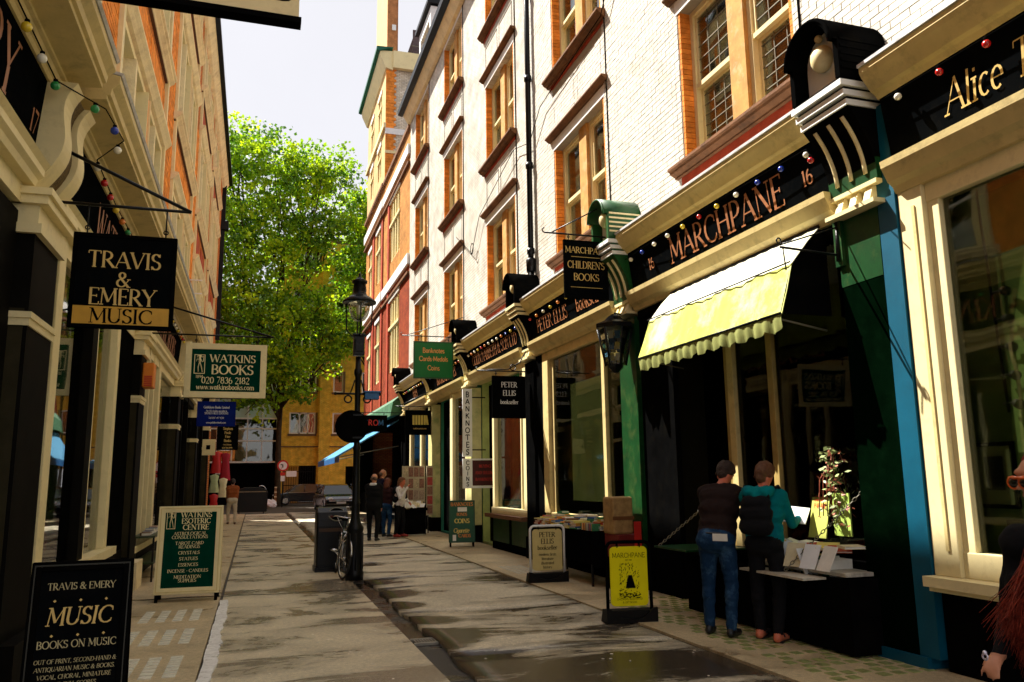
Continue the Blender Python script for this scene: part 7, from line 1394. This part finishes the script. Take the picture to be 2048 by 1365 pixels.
# man in dark jumper and jeans, bending
M_L, M_P = std(1.74, .42, .18, .04, 1, 2, 3, 0, arms=[((.20, .05, -.24), (.38, .05, -.40)), ((.22, .03, -.24), (.44, -.05, -.44))], head_f=(1, -.1, -.9), fat=1.12, neck_fwd=.06)
mt_, mM = person((4.50, 7.34, .03), R_(38), 'man in a dark brown jumper and faded blue jeans leaning over the stall of books', dict(caps=M_L, mats=[SKINR, BROWNC, DENIM, SHOE], extra=[('hair', hair_caps(M_P), HB, .012)]))
MB().box(-.155, -.17, .93, -.165, -.02, 1.0).xf(mM).build('back_pocket_paper', PAPER, mt_); MB().torus((0, 0, 0), .135, .014, 'z', 24, 6).xf(mM @ Matrix.Translation((-.0, 0, 1.0)) @ Matrix.Diagonal((1.0, 1.25, 1, 1))).build('belt', SHOE, mt_)
# --- group of shoppers
def simple(loc, yaw, label, h, mats, hair, bald=False, short=True, lean=.05, step=.05, arms=None, hf=(1, 0, -.2), fat=1., extra=None):
    L, P = std(h, lean, .16, step, 1, 2, 3, 0, head_f=hf, fat=fat, arms=arms)
    return person(loc, yaw, label, dict(caps=L, mats=mats, extra=[('hair', hair_caps(P, short, bald), hair, .016)] + (extra or [])), .019, group=None)
simple((3.05, 21.9, .022), R_(62), 'balding man in a long black jacket seen from behind, right of the lamp post', 1.76, [SKIN, BLKC, BLKC, SHOE], HG, bald=True, fat=1.2, step=.04, extra=[('collar', [((-.03, -.06, 1.47), (-.03, .06, 1.47), .05, .05)], WHITE, .016)])
simple((3.62, 24.4, .022), R_(20), 'taller balding man with white collar standing behind the shoppers', 1.92, [SKIN, cloth('navy_cloth', (.01, .012, .03)), BLKC, SHOE], HG, bald=True, hf=(1, -.3, -.1))
simple((3.62, 23.3, .022), R_(50), 'person in a dark jacket with red hem and blue jeans beside the print stall', 1.62, [SKIN, cloth('dark_maroon_coat', (.03, .012, .012)), DENIM, SHOE], mat('dark_auburn', (.14, .04, .02), .6), short=False, arms=[((.1, .03, -.26), (.25, .02, -.12))] * 2)
simple((3.95, 23.0, .022), R_(-38), 'woman in dark cardigan and white patterned top, hand to mouth, beside the print stall', 1.64, [SKINR, mat('white_patterned_top', (.72, .68, .66), .8, .2, .1, 30, dirt=((.3, .05, .06), 1., 22)), BLKC, mat('red_shoe', (.35, .04, .03), .5)], HL, short=False, arms=[((.12, .06, -.26), (.26, -.10, .05)), ((.08, .04, -.28), (.22, -.05, -.36))],
    extra=[('cardigan', [((-.05, -.12, 1.30), (-.05, .12, 1.30), .115, .115), ((-.05, -.12, 1.05), (-.05, .12, 1.05), .115, .115), ((-.0, .17, 1.32), (.08, .19, 1.08), .066, .055), ((-.0, -.17, 1.32), (.1, -.2, 1.08), .066, .055)], BLKC, .018)])
# --- walking man
simple((-.80, 33.6, 0), R_(96), 'man in a rust brown jacket and pale trousers walking away down the street', 1.74, [SKIN, cloth('rust_jacket', (.26, .07, .02)), cloth('pale_trousers', (.50, .42, .30)), mat('brown_shoe', (.12, .05, .02), .5)], HB, step=.16, fat=1.12)
# --- woman passing at the right edge, face in profile, long red hair blown forward
HR = mat('red_hair', (.20, .022, .008), .6, .15, .5, 30)
L = []; hc = Vector((3.13, 2.55, 1.555)); hl, P = head_caps(hc, (-1, .25, -.05), (0, 0, 1), 0); L += hl
L += [(hc + Vector((.03, 0, -.08)), Vector((3.2, 2.5, 1.36)), .055, .06, 0), (Vector((3.12, 2.68, 1.30)), Vector((3.32, 2.36, 1.30)), .085, .085, 1), (Vector((3.14, 2.66, 1.12)), Vector((3.32, 2.40, 1.12)), .12, .12, 1), (Vector((3.16, 2.62, .92)), Vector((3.3, 2.42, .92)), .12, .12, 1), (Vector((3.16, 2.6, .80)), Vector((3.22, 2.6, .45)), .10, .075, 1), (Vector((3.3, 2.44, .80)), Vector((3.34, 2.44, .45)), .10, .075, 1), (Vector((3.22, 2.6, .45)), Vector((3.26, 2.62, .1)), .07, .055, 1), (Vector((3.34, 2.44, .45)), Vector((3.30, 2.42, .1)), .07, .055, 1),
      (Vector((3.24, 2.62, .07)), Vector((3.10, 2.64, .06)), .045, .035, 1), (Vector((3.28, 2.42, .07)), Vector((3.14, 2.43, .06)), .045, .035, 1), (Vector((3.12, 2.70, 1.27)), Vector((3.08, 2.74, 1.0)), .06, .05, 1), (Vector((3.08, 2.74, 1.0)), Vector((2.92, 2.66, .88)), .048, .034, 1), (Vector((3.34, 2.32, 1.27)), Vector((3.42, 2.28, 1.0)), .06, .05, 1), (Vector((3.42, 2.28, 1.0)), Vector((3.34, 2.26, .78)), .048, .034, 1)]
hand(L, Vector((2.92, 2.66, .875)), (-.7, -.15, -.35), (.2, 0, -1), .036, 0, .7); hand(L, Vector((3.34, 2.26, .77)), (-.2, 0, -1), (0, 1, 0), .036, 0, .6)
rt_ = thing('person', (3.22, 2.52, .03), 'red haired woman in black with orange sunglasses, cut off at the right edge', 'person'); fuse('body', L, [SKIN, BLKC], rt_, .011)
fuse('hair_cap', [(P(-.03, 0, .055), P(-.04, 0, .05), .102, .10, 0), (P(-.07, 0, .0), P(-.08, 0, -.08), .09, .08, 0)], [HR], rt_, .013)
random.seed(40); hm = MB()
for k in range(1500):
    a = P(random.uniform(-.10, -.03), random.uniform(-.085, .085), random.uniform(-.03, .10)); q = random.random() ** .7; e = Vector((2.79 + .25 * q + random.gauss(0, .014), 2.52 + random.gauss(0, .05), .90 + .14 * (1 - q) - .12 * q + random.gauss(0, .03)))
    b_ = Vector((3.14 + random.gauss(0, .03), 2.54 + random.gauss(0, .04), 1.34)); c_ = Vector((2.90 + .14 * q + random.gauss(0, .018), 2.53 + random.gauss(0, .04), 1.17 - .06 * q)); pts = []
    ph = random.uniform(0, 6)
    for i in range(10):
        u = i / 9; v = 1 - u; p = a * v ** 3 + b_ * 3 * v * v * u + c_ * 3 * v * u * u + e * u ** 3; pts.append(p + Vector((math.sin(ph + u * 9), math.cos(ph + u * 8), math.sin(ph * 2 + u * 7))) * .008 * u)
    hm.tube(pts, [.0028] * 6 + [.0024, .002, .0014, .0006], 3, caps=False)
tag(hm.build('hair_strands', HR, rt_), kind='stuff')
sg = MB(); sg.tube([P(.105, -.065, .022), P(.118, 0, .024), P(.105, .065, .022)], .006, 6)
for q in (-1, 1): sg.tube([P(.105, q * .068, .026), P(-.01, q * .09, .02)], .005, 6); sg.tube([P(.108 + .006 * math.cos(a), q * .034 + .030 * math.cos(a), .004 + .024 * math.sin(a)) for a in [i * math.pi / 6 for i in range(13)]], .006, 5)
sg.build('sunglasses', mat('orange_plastic_frame', (.75, .12, .01), .3, .5), rt_); ln_ = MB()
for q in (-1, 1): ln_.ball(P(.107, q * .034, .004), .027, 10, 6, sc=(.45, 1, .85))
ln_.build('lens', mat('dark_lens', (.01, .008, .006), .1, .6), rt_); MB().torus((0, 0, 0), .012, .004, 'x', 12, 5).ball((0, 0, .015), .009, 8, 6).xf(Matrix.Translation((2.80, 2.63, .875))).build('ring', mat('silver', (.8, .75, .9), .1, .5, metal=.5), rt_)
